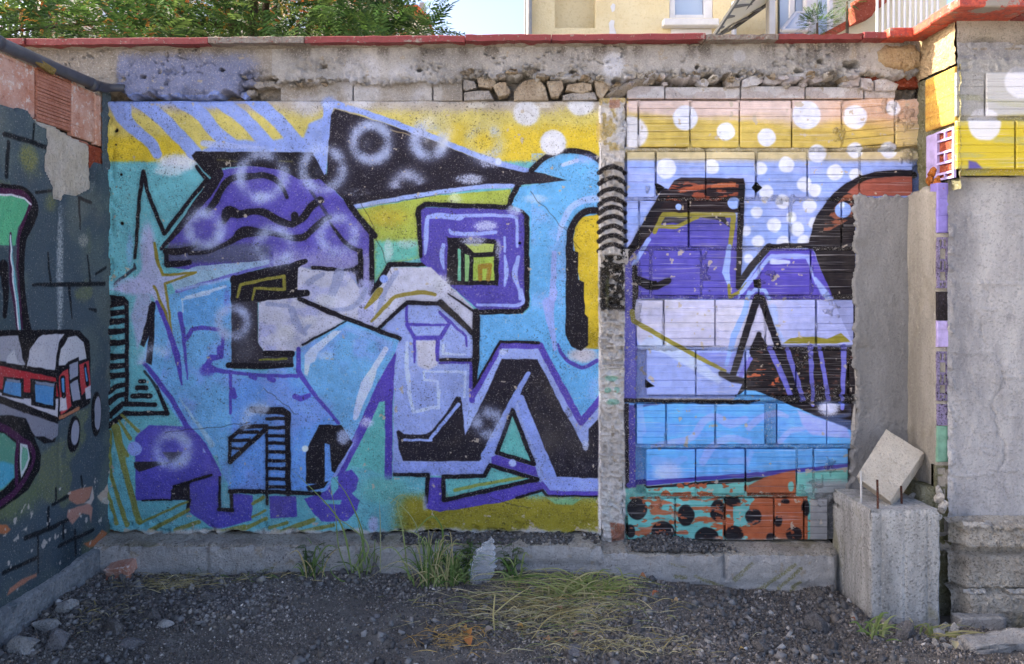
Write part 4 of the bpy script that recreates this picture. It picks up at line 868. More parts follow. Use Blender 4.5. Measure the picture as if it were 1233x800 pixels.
EX = np.array([-330, 105, 147, 150, 160, 200, 250, 288, 293, 300, 345, 420, 425, 555, 560, 610, 625, 645, 660, 720, 735, 770, 790, 880, 905, 945, 960, 1010, 1040, 1120.])
EY = np.array([122, 116, 110, 116, 119, 117, 120, 116, 100, 94, 103, 101, 104, 102, 94, 97, 90, 97, 99, 98, 110, 100, 96, 97, 94, 104, 100, 98, 94, 98.])
def beam_h(U, V):
    e = np.interp(U, EX, EY) + 15 * (fbm(U / 8, V / 30, 4, 401) - .5) + 5 * (np.floor(4 * vnoise(U / 13, V * 0, 402)) / 4 - .5)
    t = sstep(-1.2, 1.2, e - V)
    crumb = np.exp(-((e - V) / 11) ** 2) * (.45 + .9 * sstep(.42, .62, fbm(U / 30, V / 30, 2, 405)))
    for x, y, rx, ry in ((385, 82, 45, 12), (520, 84, 26, 10), (645, 82, 16, 10), (890, 90, 40, 10), (965, 78, 40, 14), (690, 86, 14, 6), (150, 96, 20, 10), (310, 100, 30, 18), (1010, 88, 30, 14)):
        crumb = np.maximum(crumb, np.exp(-((U - x) / rx) ** 2 - ((V - y) / ry) ** 2))
    rg = ridged(U / 9, V / 7, 3, 411)
    h = .022 + .008 * (fbm(U / 60, V / 22, 3, 407) - .5) + .004 * (fbm(U / 5, V / 5, 3, 409) - .5)
    h = h + crumb * .034 * (np.floor(5 * rg) / 5 - .70) + crumb * .014 * (ridged(U / 3.6, V / 3.2, 3, 417) - .6)
    lip = np.exp(-((e - V - 3) / 3) ** 2) * .006 * sstep(.4, .6, vnoise(U / 12, V / 50, 413))
    pits = sstep(.72, .76, fbm(U / 5, V / 4, 3, 415)) * .012 * (V > 62) * sstep(.45, .6, fbm(U / 40, V / 40, 2, 418)) + .014 * np.exp(-((fbm(U / 26, V / 17, 4, 416) - .5) / .010) ** 2) * sstep(.44, .56, fbm(U / 60, V / 60, 2, 419)) + .010 * np.exp(-((fbm(U / 15 + 9, V / 11, 3, 420) - .5) / .012) ** 2) * np.clip(crumb, 0, 1)
    for x, y, rx, ry in ((299, 94, 8, 4), (305, 108, 6, 4), (641, 86, 10, 3.5), (432, 112, 3, 6), (838, 83, 3, 3), (1022, 80, 11, 5), (742, 100, 7, 4), (392, 82, 5, 3), (506, 86, 4, 2.5), (690, 88, 5, 2), (960, 88, 6, 3), (985, 76, 5, 3), (885, 94, 7, 3), (1000, 92, 8, 4), (330, 98, 7, 4), (176, 95, 3, 2), (270, 86, 4, 2)):
        q = 1 - ((U - x) / rx) ** 2 - ((V - y) / ry) ** 2 + 1.6 * (fbm(U / 5, V / 4, 3, 425) - .5)
        h = np.where(q > .1, h - .07 * sstep(.1, .5, q), h)
    return (h + .006 + lip - pits) * t - .06 * (1 - t)
relief('concrete_beam', -330, 1112, 50, 126, 1.4, beam_h, back, M['rough_paint'], wall, -.05)

def strip_h(U, V):       # loose mortar in the gap between beam and panel
    return -.062 + .050 * (ridged(U / 8, V / 6, 4, 421) - .6) + .012 * (fbm(U / 22, V / 12, 2, 423) - .5) + .012 * sstep(290, 330, U) * (1 - sstep(338, 350, U))
relief('bedding_mortar', 100, 1112, 86, 127, 1.6, strip_h, back, M['beam'], wall, -.2)

def panel_h(U, V):
    bot = 643 + 14 * (fbm(U / 20, V / 40, 4, 431) - .5)
    t = sstep(-1.5, 1.5, bot - V)
    h = .006 + .010 * (fbm(U / 70, V / 70, 3, 433) - .5) + .0030 * (fbm(U / 9, V / 9, 3, 435) - .5)
    h = h - .012 * sstep(.60, .66, fbm(U / 11, V / 9, 3, 437)) * sstep(612, 640, V)
    h = h - .010 * np.exp(-((U - 133) / 5) ** 2) * sstep(.4, .6, fbm(U / 6, V / 9, 3, 439))
    for x, y, r in ((139.5, 157, 3), (146, 269, 2.4), (435, 236, 5), (626, 293, 2)): h = h - .02 * np.exp(-((U - x) ** 2 + (V - y) ** 2) / r ** 2)
    crack = np.abs(V - 122.5 - 1.5 * (fbm(U / 30, V * 0, 2, 441) - .5))
    return h * t - .03 * (1 - t) - .01 * (1 - sstep(0, 1.5, crack))
relief('plaster_panel', 127, 724, 122, 655, 1.9, panel_h, back, M['plaster_paint'], wall, -.014)

def ribs(name, u0, u1, v0, v1, h0, mapf, mat, parent, n=6, seed=0, depth=.0022, tilt=0.0, back_h=-.05):
    """a hollow clay block: grooved face, arrises knocked off."""
    r = random.Random(seed)
    prof = [(0.0, back_h), (0.0, -.003), (.025, 0.0)]
    for i in range(1, n):
        t = i / n + r.uniform(-.012, .012); g = .010; dd = depth * r.choice((.6, 1, 1.3, -.5))
        prof += [(t - g, 0.0), (t - g * .4, -dd), (t + g * .4, -dd), (t + g, 0.0)]
    prof += [(.975, 0.0), (1.0, -.003), (1.0, back_h)]
    us = [u0, u0 + .9, (u0 + u1) / 2, u1 - .9, u1]; V = []
    for k, u in enumerate(us):
        for t, h in prof:
            e = -.003 if k in (0, 4) else 0
            if h == back_h: e = 0
            V.append(mapf(u, v0 + (v1 - v0) * t + tilt * (u - u0), h0 + h + e if h != back_h else h0 + back_h))
    m = len(prof); Fc = [(k * m + i, k * m + i + 1, (k + 1) * m + i + 1, (k + 1) * m + i) for k in range(4) for i in range(m - 1)]
    Fc += [tuple(range(m))[::-1], tuple(4 * m + i for i in range(m))]
    me = mesh_py(name, V, Fc)
    bm = bmesh.new(); bm.from_mesh(me); bmesh.ops.recalc_face_normals(bm, faces=bm.faces[:]); bm.to_mesh(me); bm.free()
    return link(name, me, mat, parent)

# cut course above the plaster panel
for i, (a, c, v0) in enumerate(((338, 424.5, 98.5), (426, 520.5, 97.5), (522, 557, 97))):
    ribs('block', a, c, v0, 122, .002 + .002 * i, back, M['rough_paint'], wall, 3, 20 + i, .001)
z2 = lambda p: (300 + p[0] / 3.977, p[1] / 3.977); z3 = lambda p: (600 + p[0] / 3.977, p[1] / 3.977); z4 = lambda p: (900 + p[0] / 3.703, p[1] / 3.703)
ST = [(z2, [(1090, 375), (1160, 370), (1185, 400), (1160, 428), (1100, 420)], 0), (z2, [(1030, 448), (1090, 440), (1150, 440), (1172, 482), (1030, 489)], 1), (z2, [(1165, 415), (1200, 400), (1233, 402), (1236, 462), (1195, 472)], 0),
      (z2, [(1028, 385), (1080, 395), (1090, 425), (1040, 440), (1026, 430)], 1), (z3, [(2, 405), (30, 400), (58, 440), (50, 458), (4, 470)], 0), (z3, [(75, 440), (120, 392), (190, 377), (225, 420), (240, 485), (75, 488)], 0), (z3, [(230, 395), (305, 390), (312, 430), (285, 472), (252, 470)], 0),
      (z3, [(330, 412), (400, 402), (445, 410), (447, 440), (400, 456), (320, 440)], 0), (z3, [(308, 462), (350, 450), (460, 447), (472, 482), (308, 487)], 1), (z3, [(455, 390), (520, 378), (538, 420), (492, 482), (468, 460)], 0), (z3, [(130, 352), (200, 345), (205, 366), (135, 368)], 1),
      (z3, [(660, 335), (735, 330), (740, 368), (700, 378), (664, 362)], 0), (z3, [(1080, 392), (1130, 378), (1152, 384), (1150, 422), (1090, 426)], 1), (z3, [(1160, 390), (1200, 370), (1233, 366), (1236, 415), (1160, 426)], 1), (z4, [(-2, 348), (40, 338), (60, 362), (38, 388), (0, 390)], 1),
      (z4, [(70, 332), (110, 322), (152, 327), (160, 368), (120, 382), (68, 374)], 1), (z4, [(156, 312), (186, 306), (192, 350), (160, 346)], 1), (z4, [(245, 345), (300, 334), (335, 340), (335, 362), (290, 378)], 1), (z4, [(420, 338), (460, 328), (500, 350), (490, 388), (432, 384)], 1), (z4, [(495, 352), (540, 356), (556, 380), (548, 412), (500, 400)], 1), (z4, [(560, 362), (600, 352), (668, 380), (655, 408), (565, 410)], 1)]
for i, (zf, P, k) in enumerate(ST):
    q = [zf(p) for p in P]
    o = link('stone', stone_me('stone', q, .016 + .012 * ((i * 7) % 5) / 5, 60 + i, back), M['rubble'] if k == 0 else M['rough_paint'] if q[0][0] > 880 else M['rubble_grey'], wall)
for i in range(58):      # broken stones hanging along the ragged lower edge of the beam
    cx_ = 352 + i * 3.6 + rnd.uniform(-2, 2) if i < 14 else 556 + (i - 14) * 11.2 + rnd.uniform(-5, 5); s_ = rnd.uniform(2.2, 4) if i < 14 else rnd.uniform(3.5, 7.5)
    cy_ = float(np.interp(cx_, EX, EY)) + rnd.uniform(-6, 3) - (0 if i < 14 else 1)
    q = [(cx_ + s_ * rnd.uniform(.75, 1.5) * math.cos(a), cy_ + s_ * .72 * rnd.uniform(.6, 1.2) * math.sin(a)) for a in np.linspace(0, 2 * math.pi, 6)[:-1] + rnd.random()]
    link('stone', stone_me('stone', q, .022 + .022 * rnd.random(), 260 + i, back, -.03, 1.1), M[('rough_paint', 'lime_white', 'beam', 'rubble')[i % 4]], wall)
for i in range(26):      # broken bits packed into the gap
    cx_, cy_ = (296 + 7.5 * (i % 7) + rnd.uniform(-2, 2), (92, 104, 115)[i // 7 % 3] + rnd.uniform(-3, 3)) if i < 16 else (rnd.uniform(785, 1045), rnd.uniform(92, 104)); s_ = rnd.uniform(4.0, 7.5)
    q = [(cx_ + s_ * rnd.uniform(.7, 1.25) * math.cos(a), cy_ + s_ * .75 * rnd.uniform(.7, 1.2) * math.sin(a)) for a in np.linspace(0, 2 * math.pi, 6)[:-1] + rnd.random()]
    link('stone', stone_me('stone', q, .004 + .016 * rnd.random(), 160 + i, back, -.03, .9), M['rough_paint'] if i % 3 else M['rubble_grey'], wall)
def lump_h(U, V):       # mortar tongue hanging over the gap
    d = sdf_line(U, V, [(733, 115), (748, 107), (765, 99), (784, 96)], [9, 13, 12, 6])
    return np.where(d < 3, .034 * sstep(2, -5, d) - .012 + .014 * (ridged(U / 6, V / 4, 3, 451) - .6), -.05)
relief('mortar_lump', 722, 794, 84, 126, 1.1, lump_h, back, M['beam'], wall, -.014)
def sand_h(U, V):
    d = sdf_poly(U, V, [(1046, 62), (1060, 54), (1098, 53), (1110, 66), (1108, 84), (1096, 90), (1080, 91), (1060, 86), (1048, 80)])
    return np.where(d < 3, .046 * sstep(2, -9, d + 5 * (fbm(U / 8, V / 8, 3, 455) - .5)) - .002 + .010 * (fbm(U / 7, V / 7, 4, 453) - .5), -.05)
relief('sand_plaster_patch', 1040, 1114, 46, 96, 1.2, sand_h, back, M['sand_plaster'], wall, -.012)
ribs('block', 1044, 1110, 91, 104, -.012, back, M['clay_red'], wall, 2, 71)
# cut course over the blocks
for i, (a, c) in enumerate(((755, 800), (801.5, 891), (892.5, 969), (970.5, 1040), (1041.5, 1078))):
    ribs('block', a, c, 104 + (i % 2), 119.2, .001 - .002 * (i % 2), back, M['rough_paint'], wall, 2, 80 + i, .001)

# hollow block panel
ROWS = [(121.5, 177.5, [754, 769, 831, 890.5, 953.5, 1013.5, 1078, 1112]), (183.5, 238, [754, 790, 850, 910.5, 972.5, 1034.5, 1100]), (242, 297, [753, 769.5, 829.5, 890, 951, 1013.5, 1040]), (302, 355.5, [768, 784, 844.5, 914.5, 977, 1036]),
        (361.5, 416.5, [766, 799.5, 861, 921.5, 983, 1036]), (422.5, 475.5, [778, 838, 897.5, 959, 1022, 1036]), (486.5, 535, [766, 802, 861.5, 922, 935.5, 996, 1032]), (541, 594.5, [777.5, 838, 898, 959.5, 980, 1022]), (601, 650, [755, 813, 873, 932.5, 968, 998])]
JV = [180.5, 240, 299.5, 358.5, 419.5, 481, 538, 598]
for k, (v0, v1, us) in enumerate(ROWS):
    for i in range(len(us) - 1):
        if us[i + 1] - us[i] < 16 and k in (6,): mt = M['rough_paint']
        else: mt = M['block_paint']
        ribs('block', us[i] + rnd.uniform(.5, 1.6), us[i + 1] - rnd.uniform(.5, 1.6), v0 + rnd.uniform(-.5, .5), v1 + rnd.uniform(-.5, .5), rnd.uniform(-.0015, .0025), back, mt, wall, 6, 100 + k * 11 + i, .0030, tilt=(-.09 if k == 0 and us[i] > 1010 else rnd.uniform(-.006, .006)))
SMEAR = [(1008, 160, 13, 14), (846, 330, 12, 34), (928, 328, 8, 16), (999, 372, 15, 26), (786, 312, 6, 18), (966, 432, 14, 16), (920, 342, 10, 8), (768, 350, 6, 60), (757, 430, 6, 60), (757, 540, 7, 60), (985, 590, 26, 22), (795, 606, 20, 8), (1000, 560, 14, 14), (1090, 140, 16, 22), (1095, 190, 16, 12), (782, 228, 8, 10), (945, 240, 30, 7), (988, 470, 30, 10), (800, 420, 30, 5), (876, 420, 30, 5), (760, 606, 14, 20), (1066, 126, 10, 16)]
def bed_h(U, V):
    h = np.full(U.shape, -.024, np.float32)
    for j, v in enumerate(JV):
        vv = v + 1.6 * (fbm(U / 14, V * 0, 3, 470 + j) - .5) - (.09 * np.clip(U - 1013, 0, 200) if j == 0 else 0)
        d = np.abs(V - vv)
        w = 2.2 + 3.6 * (fbm(U / 10, V * 0 + j, 3, 480 + j) - .42)
        amt = sstep(w + 1.2, w - .8, d)
        h = np.maximum(h, -.024 + amt * (.023 + .012 * (fbm(U / 4, V / 4, 3, 490 + j) - .5)))
    for x, y, rx, ry in SMEAR:
        q = 1 - ((U - x) / rx) ** 2 - ((V - y) / ry) ** 2
        h = np.maximum(h, np.where(q > 0, -.007 + .008 * q + .030 * (fbm(U / 5, V / 5, 4, 503) - .5), -.03))
    for k, (v0, v1, us) in enumerate(ROWS):
        for j, u in enumerate(us[1:-1]):
            m_ = (np.abs(U - u) < 3.2) & (V > v0 - 2) & (V < v1 + 2)
            h = np.where(m_, np.maximum(h, -.020 + .020 * sstep(.46, .60, fbm(U / 6, V / 14, 3, 700 + k * 9 + j))), h)
    return np.maximum(h, np.where((U < 766 + 4 * (fbm(U / 9, V / 14, 3, 507) - .5)) & (V > 300) & (V < 598), .004 + .006 * (fbm(U / 6, V / 6, 3, 509) - .5), -.03))
relief('mortar_joints', 750, 1112, 119, 652, 1.5, bed_h, back, M['rough_paint'], wall, -.2)

def col_h(U, V):
    l = 721.5 + 6 * (fbm(U * 0, V / 9, 3, 511) - .5) + 3 * sstep(600, 650, V); r = 752 + 8 * (fbm(U * 0, V / 8, 3, 513) - .5) + 2 * np.sin(V / 60)
    t = np.minimum(sstep(-1, 2, U - l), sstep(-1, 2, r - U))
    rough = np.where(V < 305, .9 + .7 * (V > 195), np.where(V < 445, 1.7, 1.1))
    h = .014 + rough * (.036 * (ridged(U / 7, V / 5, 4, 515) - .62) + .014 * (fbm(U / 16, V / 20, 3, 517) - .5))
    h = h + .006 * ((V > 450) & (V < 490)) * np.exp(-((U - 737) / 9) ** 2)
    return h * t - .02 * (1 - t)
relief('tie_column', 716, 758, 119, 660, 1.1, col_h, back, M['rough_paint'], wall, -.012)

# grey render patch towards the corner
def rend_h(U, V):
    le = 1026 + 15 * (fbm(U * 0 + 3, V / 9, 5, 521) - .5) + 3 * sstep(380, 420, V) * (1 - sstep(500, 520, V)) - 10 * sstep(560, 600, V)
    te = 234 + 16 * (fbm(U / 11, V * 0, 4, 523) - .5)
    d = np.minimum(U - le, V - te)
    t = sstep(-1.0, 1.5, d)
    h = .009 + .006 * (fbm(U / 40, V / 60, 3, 525) - .5) + .0016 * (fbm(U / 8, V / 10, 3, 527) - .5) + .003 * np.exp(-(np.minimum(d, 9) - 3) ** 2 / 8)
    h = h + .002 * sstep(.56, .57, fbm(U / 30, V / 40, 3, 528)) - .006 * np.exp(-((fbm(U / 30, V / 45, 4, 529) - .5) / .006) ** 2) * (fbm(U / 40, V / 40, 2, 530) > .55)
    return h * t - .02 * (1 - t)
M['plaster_dark'] = stony('dark_grey_render', '9b9a9a', '7f7e7e', '5a5959', 4, 110, .0014, dk=.28, stretch=(1.6, 1.6, .35), light='b2b0ae', stain='77746f')
relief('render_patch', 1014, 1104, 226, 606, 1.6, rend_h, back, M['plaster_dark'], wall, -.012)

# coping: one slab after another, the paint chipped off one of them
def zc(u): return 2.093 + .027 * (u / 1100)
cuts = [-330, -150, 30, 250, 366, 560, 664, 850, 938, 1040, 1086]
for i in range(len(cuts) - 1):
    a, c = cuts[i] + .5, cuts[i + 1] - .5
    x0, x1 = (a - CX) / S * 3.01 / D, (c - CX) / S * 3.01 / D
    z0, z1 = zc(a), zc(c)
    yy = 3.01 + rnd.uniform(-.006, .006); n = 14
    V = []; Fc = []
    for k in range(n + 1):
        t = k / n; x = x0 + (x1 - x0) * t; z = z0 + (z1 - z0) * t + rnd.uniform(-.0012, .0012); bite = rnd.random() ** 4 * .008
        th = .026
        if 838 < a < 940: bite += rnd.random() * .02; th = .018 + rnd.random() * .008
        V += [(x, 3.34, z), (x, yy + bite * .4 + rnd.uniform(-.001, .001), z + rnd.uniform(-.001, .001)), (x, yy - .001, z + th - .004), (x, yy + .005 + bite, z + th), (x, 3.34, z + th)]
    for k in range(n):
        for j in range(5):
            Fc.append((k * 5 + j, k * 5 + (j + 1) % 5, (k + 1) * 5 + (j + 1) % 5, (k + 1) * 5 + j))
    Fc += [tuple(range(5))[::-1], tuple(n * 5 + j for j in range(5))]
    me = mesh_py('coping_slab', V, Fc); bm = bmesh.new(); bm.from_mesh(me); bmesh.ops.recalc_face_normals(bm, faces=bm.faces[:]); bm.to_mesh(me); bm.free()
    o = link('coping_slab', me, M['coping_bare'] if cuts[i] in (250, 850) else M['coping_red'], wall)
    if cuts[i] == 250: o['label'] = 'coping slab with the red paint worn off'
# bedding under the coping
def bedc(U, V): return .058 + .016 * (fbm(U / 14, V / 6, 3, 531) - .5) - .06 * sstep(61, 67, V + 4 * (fbm(U / 9, V / 9, 2, 533) - .5) + .008 * U)
relief('coping_bed', -330, 1096, 57, 72, 1.6, bedc, back, M['beam'], wall, -.2)

# plinth
us = np.arange(124, 1004, 2.0)
PR = [(-.03, 0), (0.0, 0), (.03, .6), (.06, 1.2), (.085, 2), (.1, 3), (.108, 5), (.111, 8)] + [(.112, 8 + 3.5 * k) for k in range(1, 40)]
G = []
for (h, dv) in PR:
    top = np.where(us < 722, 642.5, np.where(us < 752, 650, 652.5)) + 3 * (fbm(us / 18, us * 0, 3, 541) - .5)
    v = top + dv
    hh = h + 0 * us
    wear = np.exp(-((dv - 4) / 5.0) ** 2)
    hh = hh + (.026 * (ridged(us / 8, v / 6, 4, 543) - .70) * (wear * 1.4 + .25) + .014 * (fbm(us / 60, v / 40, 3, 545) - .5) + .004 * (fbm(us / 8, v / 8, 3, 547) - .5)) * (h > .01)
    v = v + 3.0 * (fbm(us / 12, us * 0 + h * 90, 3, 549) - .5) * wear
    hh = hh - .012 * np.exp(-((v - 691 - 5 * (fbm(us / 30, us * 0, 3, 551) - .5)) / 1.6) ** 2) * (us > 735) - .02 * np.exp(-((us - 864) / 2.0) ** 2) * (v < 684) - .012 * np.exp(-((us - 262) / 2.4) ** 2) - .010 * np.exp(-((v - 668 - 4 * (fbm(us / 24, us * 0, 3, 553) - .5)) / 1.8) ** 2) * (us > 560) * (us < 720)
    hh = hh - .05 * sstep(990, 1003, us)
    x, y, z = back(us, v, hh); G.append(np.stack([x + 0 * us, y + 0 * us, z + 0 * us], -1))
G = np.array(G); m, n = G.shape[:2]; idx = np.arange(m * n).reshape(m, n)
q = np.stack([idx[:-1, :-1], idx[1:, :-1], idx[1:, 1:], idx[:-1, 1:]], -1).reshape(-1, 4)
qs = q.reshape(m - 1, n - 1, 4)
link('plinth', mesh_np('plinth', G.reshape(-1, 3), qs[6:].reshape(-1, 4), True), M['rough_paint'], wall)
link('ledge', mesh_np('ledge', G[:7].reshape(-1, 3), qs[:6].reshape(-1, 4), True), M['plinth_grey'], wall)

# ================================================================ left side wall
side = empty('side_wall', (XL - .08, 1.5, 0))
tag(side, 'side wall with a painted tram and bare clay blocks, at right angles to the long wall', 'wall')
link('wall_core', box_me('wall_core', (XL - .15, 1.7, -.35), (XL - .022, D + .03, 1.90)), M['core'], side)
POL = [leftpx(p) for p in [(-40, 112), (0, 126), (10, 129), (15, 134), (22, 129), (28, 131), (36, 142), (42, 149), (52, 155), (54, 172), (50, 195), (52, 208), (60, 225), (62, 238), (72, 241), (75, 233), (90, 236), (107, 226), (109, 203), (114, 195), (119, 196), (124, 210), (128, 215)]]
POL = [(600, POL[0][1])] + POL + [(-4, 215), (-4, 720), (600, 720)]
def side_h(U, V):
    d = -sdf_poly(U, V, POL) + 3 * (fbm(U / 7, V / 7, 4, 561) - .5)
    t = sstep(-1, 1, d)
    h = .012 + .012 * (fbm(U / 60, V / 60, 3, 563) - .5) + .004 * (fbm(U / 9, V / 9, 3, 565) - .5)
    h = h - .006 * np.exp(-((U - leftpx((69, 300))[0]) / 4) ** 2) * (V < 560)
    return h * t - .03 * (1 - t)
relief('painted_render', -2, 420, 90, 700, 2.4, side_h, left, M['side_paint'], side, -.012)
STU = [leftpx(p) for p in [(42, 146), (60, 152), (105, 176), (107, 228), (95, 236), (86, 248), (70, 246), (58, 236), (48, 210), (50, 170)]]
relief('bare_stucco', 20, 150, 130, 270, 1.6, lambda U, V: np.where(sdf_poly(U, V, STU) + 3 * (fbm(U / 8, V / 8, 3, 571) - .5) < 1, .003 + .008 * (fbm(U / 5, V / 5, 4, 573) - .5), -.03), left, M['stucco'], side, -.012)
for i, (a, c, v0, v1, mt) in enumerate(((0, 22, 118, 178, 'clay_pale'), (24, 70, 112, 176, 'clay_pale'), (72, 134, 112, 172, 'clay'), (136, 196, 110, 170, 'clay_pale'), (198, 258, 110, 170, 'clay'), (260, 320, 110, 170, 'clay_pale'), (322, 382, 110, 170, 'clay'), (384, 419, 110, 170, 'clay_pale'), (2, 34, 180, 236, 'clay_red'), (36, 98, 178, 236, 'clay'))):
    ribs('block', a, c, v0, v1, -.004 + .004 * (i == 2), left, M[mt], side, 17 if i == 2 else 5, 600 + i, .005 if i == 2 else .002)
def topm(U, V): return -.002 + .012 * (fbm(U / 9, V / 6, 3, 577) - .5) - .05 * sstep(108, 102, V + 8 * (fbm(U / 12, V * 0, 3, 579) - .5))
relief('cap_mortar', -2, 420, 98, 118, 2, topm, left, M['lime_white'], side, -.04)
def corner_h(U, V): return .012 - .012 * U / 12 + .012 * (ridged(U / 5, V / 7, 3, 581) - .6)
relief('corner_mortar', -2, 11, 108, 640, 1.6, corner_h, left, M['side_paint'], side, -.2)
def kerb_h(U, V):
    t = sstep(-2, 2, V - 648 - 5 * (fbm(U / 14, V * 0, 3, 583) - .5))
    return (.034 + .012 * (ridged(U / 10, V / 8, 4, 585) - .65) + .012 * (fbm(U / 50, V / 30, 3, 587) - .5)) * t - .02 * (1 - t)
relief('kerb', -2, 420, 640, 730, 2, kerb_h, left, stony('kerb_concrete', 'a4a6a6', '848a8e', '565c60', 6, 120, .004, stain='5a6a72'), side, -.012)

# grey pipe lying on the side wall
pp = empty('drain_pipe', left(120, 105, -.05)); tag(pp, 'grey plastic pipe lying along the top of the side wall', 'pipe')
P = [Vector(left(416, 112, .014)), Vector(left(300, 112, .014)), Vector(left(191, 111.5, .014)), Vector(left(100, 111.5, .014)), Vector(left(30, 110.5, .016)), Vector(left(14, 109.5, .024)), Vector(back(138, 108, .030)), Vector(back(154, 108, .026))]
V, Fc = tube(P, [.021] * 5 + [.020, .016, .014], 12); link('pipe', mesh_py('pipe', V, Fc, True), M['pipe'], pp)
for u in (205, 40): 
    V, Fc = tube([left(u + 6, 111.5, .014), left(u - 6, 111.5, .014)], .0245, 12); link('collar', mesh_py('collar', V, Fc, True), M['pipe'], pp)
wd = link('wooden_wedge', box_me('wooden_wedge', (-.055, -.010, -.012), (.055, .010, .012), .003), M['wood'])
wd.location = left(134, 115, .022); wd.rotation_euler = (.35, .15, math.pi / 2); tag(wd, 'short yellowed wooden wedge against the pipe on the side wall', 'wood')

# ================================================================ right wall with its return
rw = empty('corner_wall', (1.9, DR, 0)); tag(rw, 'grey rendered wall stepping forward at the corner, yellow blocks along its top', 'wall')
XR = 1.61
link('wall_core', box_me('wall_core', (XR + .02, DR + .02, -.35), (3.4, DR + .20, 2.09)), M['core'], rw)
link('wall_core', box_me('wall_core', (XR + .02, DR + .18, -.35), (XR + .2, D + .1, 2.09)), M['core'], rw)
def ret(u, v, h=0.0): return (XR - h, D - u / S, CH + (CY - v) / S)
M['ret_yellow'] = stony('yellow_painted_end', 'd2b050', 'bd8a44', '94653a', 16, 90, .002, rough=.6, light='e0d0a0', stretch=(1, .25, 2.2), dk=.6)
M['ret_sand'] = M['sand_plaster']
M['ret_lilac'] = plain('lilac_painted_clay', 'b8a8dc', .6, var=.15, scale=30)
M['ret_purple'] = plain('purple_painted_clay', '8a7cc8', .6, var=.15, scale=30)
M['ret_green'] = plain('green_painted_clay', '78a890', .6, var=.2, scale=30)
def rtop_h(U, V): return .006 + .014 * (fbm(U / 12, V / 14, 4, 601) - .5) + .010 * (ridged(U / 6, V / 7, 3, 603) - .6)
relief('sand_plaster_patch', 0, 84, 40, 100, 1.6, rtop_h, ret, M['sand_plaster'], rw, -.2)
relief('mortar_joints', 0, 84, 100, 236, 1.8, lambda U, V: -.012 + .016 * (ridged(U / 8, V / 9, 3, 605) - .55) + .01 * sstep(45, 30, U), ret, M['moss'], rw, -.2)
ribs('block', 20, 80.3, 102, 163, .006, ret, M['ret_yellow'], rw, 4, 701, .0015, back_h=-.02)
def hollow(u0, u1, v0, v1, mapf, mat, inner, h0=0.0, cols=2, seed=0):
    """end of a hollow block: webs round open cells."""
    r = random.Random(seed); e = empty('hollow_block', mapf((u0 + u1) / 2, v1, h0)); e.parent = rw; e.matrix_parent_inverse = Matrix.Translation(rw.location).inverted()
    bars = [(u0, u0 + 3, v0, v1), (u1 - 3, u1, v0, v1)]
    vv = [v0, v0 + .2 * (v1 - v0), v0 + .45 * (v1 - v0), v0 + .66 * (v1 - v0), v0 + .87 * (v1 - v0), v1]
    bars += [(u0 + 3, u1 - 3, v - 1.2, v + 1.2) for v in vv[1:-1]] + [(u0 + 3, u1 - 3, v0, v0 + 2.4), (u0 + 3, u1 - 3, v1 - 2.4, v1)]
    for i in range(5):
        if cols == 2 and i % 2 == 0: c = (u0 + u1) / 2; bars.append((c - 1, c + 1, vv[i] + 1.2, vv[i + 1] - 1.2))
    V = []; Fc = []
    for j, (a, c, d, f) in enumerate(bars):
        k = len(V); dh = .0004 * (j % 3)
        V += [mapf(a, d, h0 - dh), mapf(c, d, h0 - dh), mapf(c, f, h0 - dh), mapf(a, f, h0 - dh), mapf(a, d, h0 - .024), mapf(c, d, h0 - .024), mapf(c, f, h0 - .024), mapf(a, f, h0 - .024)]
        Fc += [(k, k + 1, k + 2, k + 3), (k, k + 1, k + 5, k + 4), (k + 1, k + 2, k + 6, k + 5), (k + 2, k + 3, k + 7, k + 6), (k + 3, k, k + 4, k + 7)]
    link('web', mesh_py('web', V, Fc), mat, e)
    V = [mapf(u0, v0, h0 - .010), mapf(u1, v0, h0 - .010), mapf(u1, v1, h0 - .010), mapf(u0, v1, h0 - .010)] + [mapf(u0, v0, h0 - .026), mapf(u1, v0, h0 - .026), mapf(u1, v1, h0 - .026), mapf(u0, v1, h0 - .026)]
    link('clay_cell', mesh_py('clay_cell', V, [(0, 1, 2, 3), (4, 7, 6, 5), (0, 4, 5, 1), (1, 5, 6, 2), (2, 6, 7, 3), (3, 7, 4, 0)]), inner, e)
hollow(44, 80.3, 168, 224, ret, M['ret_lilac'], M['clay_red'], .008, 2, 1)
ribs('block', 22, 43, 168, 224, .006, ret, M['ret_lilac'], rw, 3, 702, .001)
UL0, UL1 = CX + 1.567 * S, CX + XR * S
M['ret_dirty'] = stony('grimy_lilac_clay', '9c90b4', '7a7090', '332a2c', 22, 120, .004, dk=.9)
M['ret_dark'] = stony('black_painted_clay', '3a3438', '2a2528', '14100f', 22, 120, .004, light='8c84a0')
ribs('block', UL0 + 1, UL1 + 1, 228, 284, .004, rightw, M['ret_purple'], rw, 3, 703, .001)
hollow(UL0 + 1, UL1 + 1, 289, 346, rightw, M['ret_dirty'], M['core'], .002, 2, 2)
ribs('block', UL0 + 1, UL1 + 1, 350, 382, .003, rightw, M['ret_dark'], rw, 3, 704, .001)
ribs('block', UL0 + 1, UL1 + 1, 382.5, 412, .003, rightw, M['ret_lilac'], rw, 3, 706, .001)
hollow(UL0 + 1, UL1 + 1, 417, 472, rightw, M['ret_dirty'], M['clay_red'], .001, 2, 3)
ribs('block', UL0 + 1, UL1 + 1, 476, 500, .001, rightw, M['ret_dirty'], rw, 3, 707, .001)
ribs('block', UL0 + 1, UL1 + 1, 500.5, 541, .001, rightw, M['ret_green'], rw, 3, 705, .001)
hollow(UL0 - 1, UL1 + 1, 545, 600, rightw, M['moss'], M['core'], -.002, 1, 4)
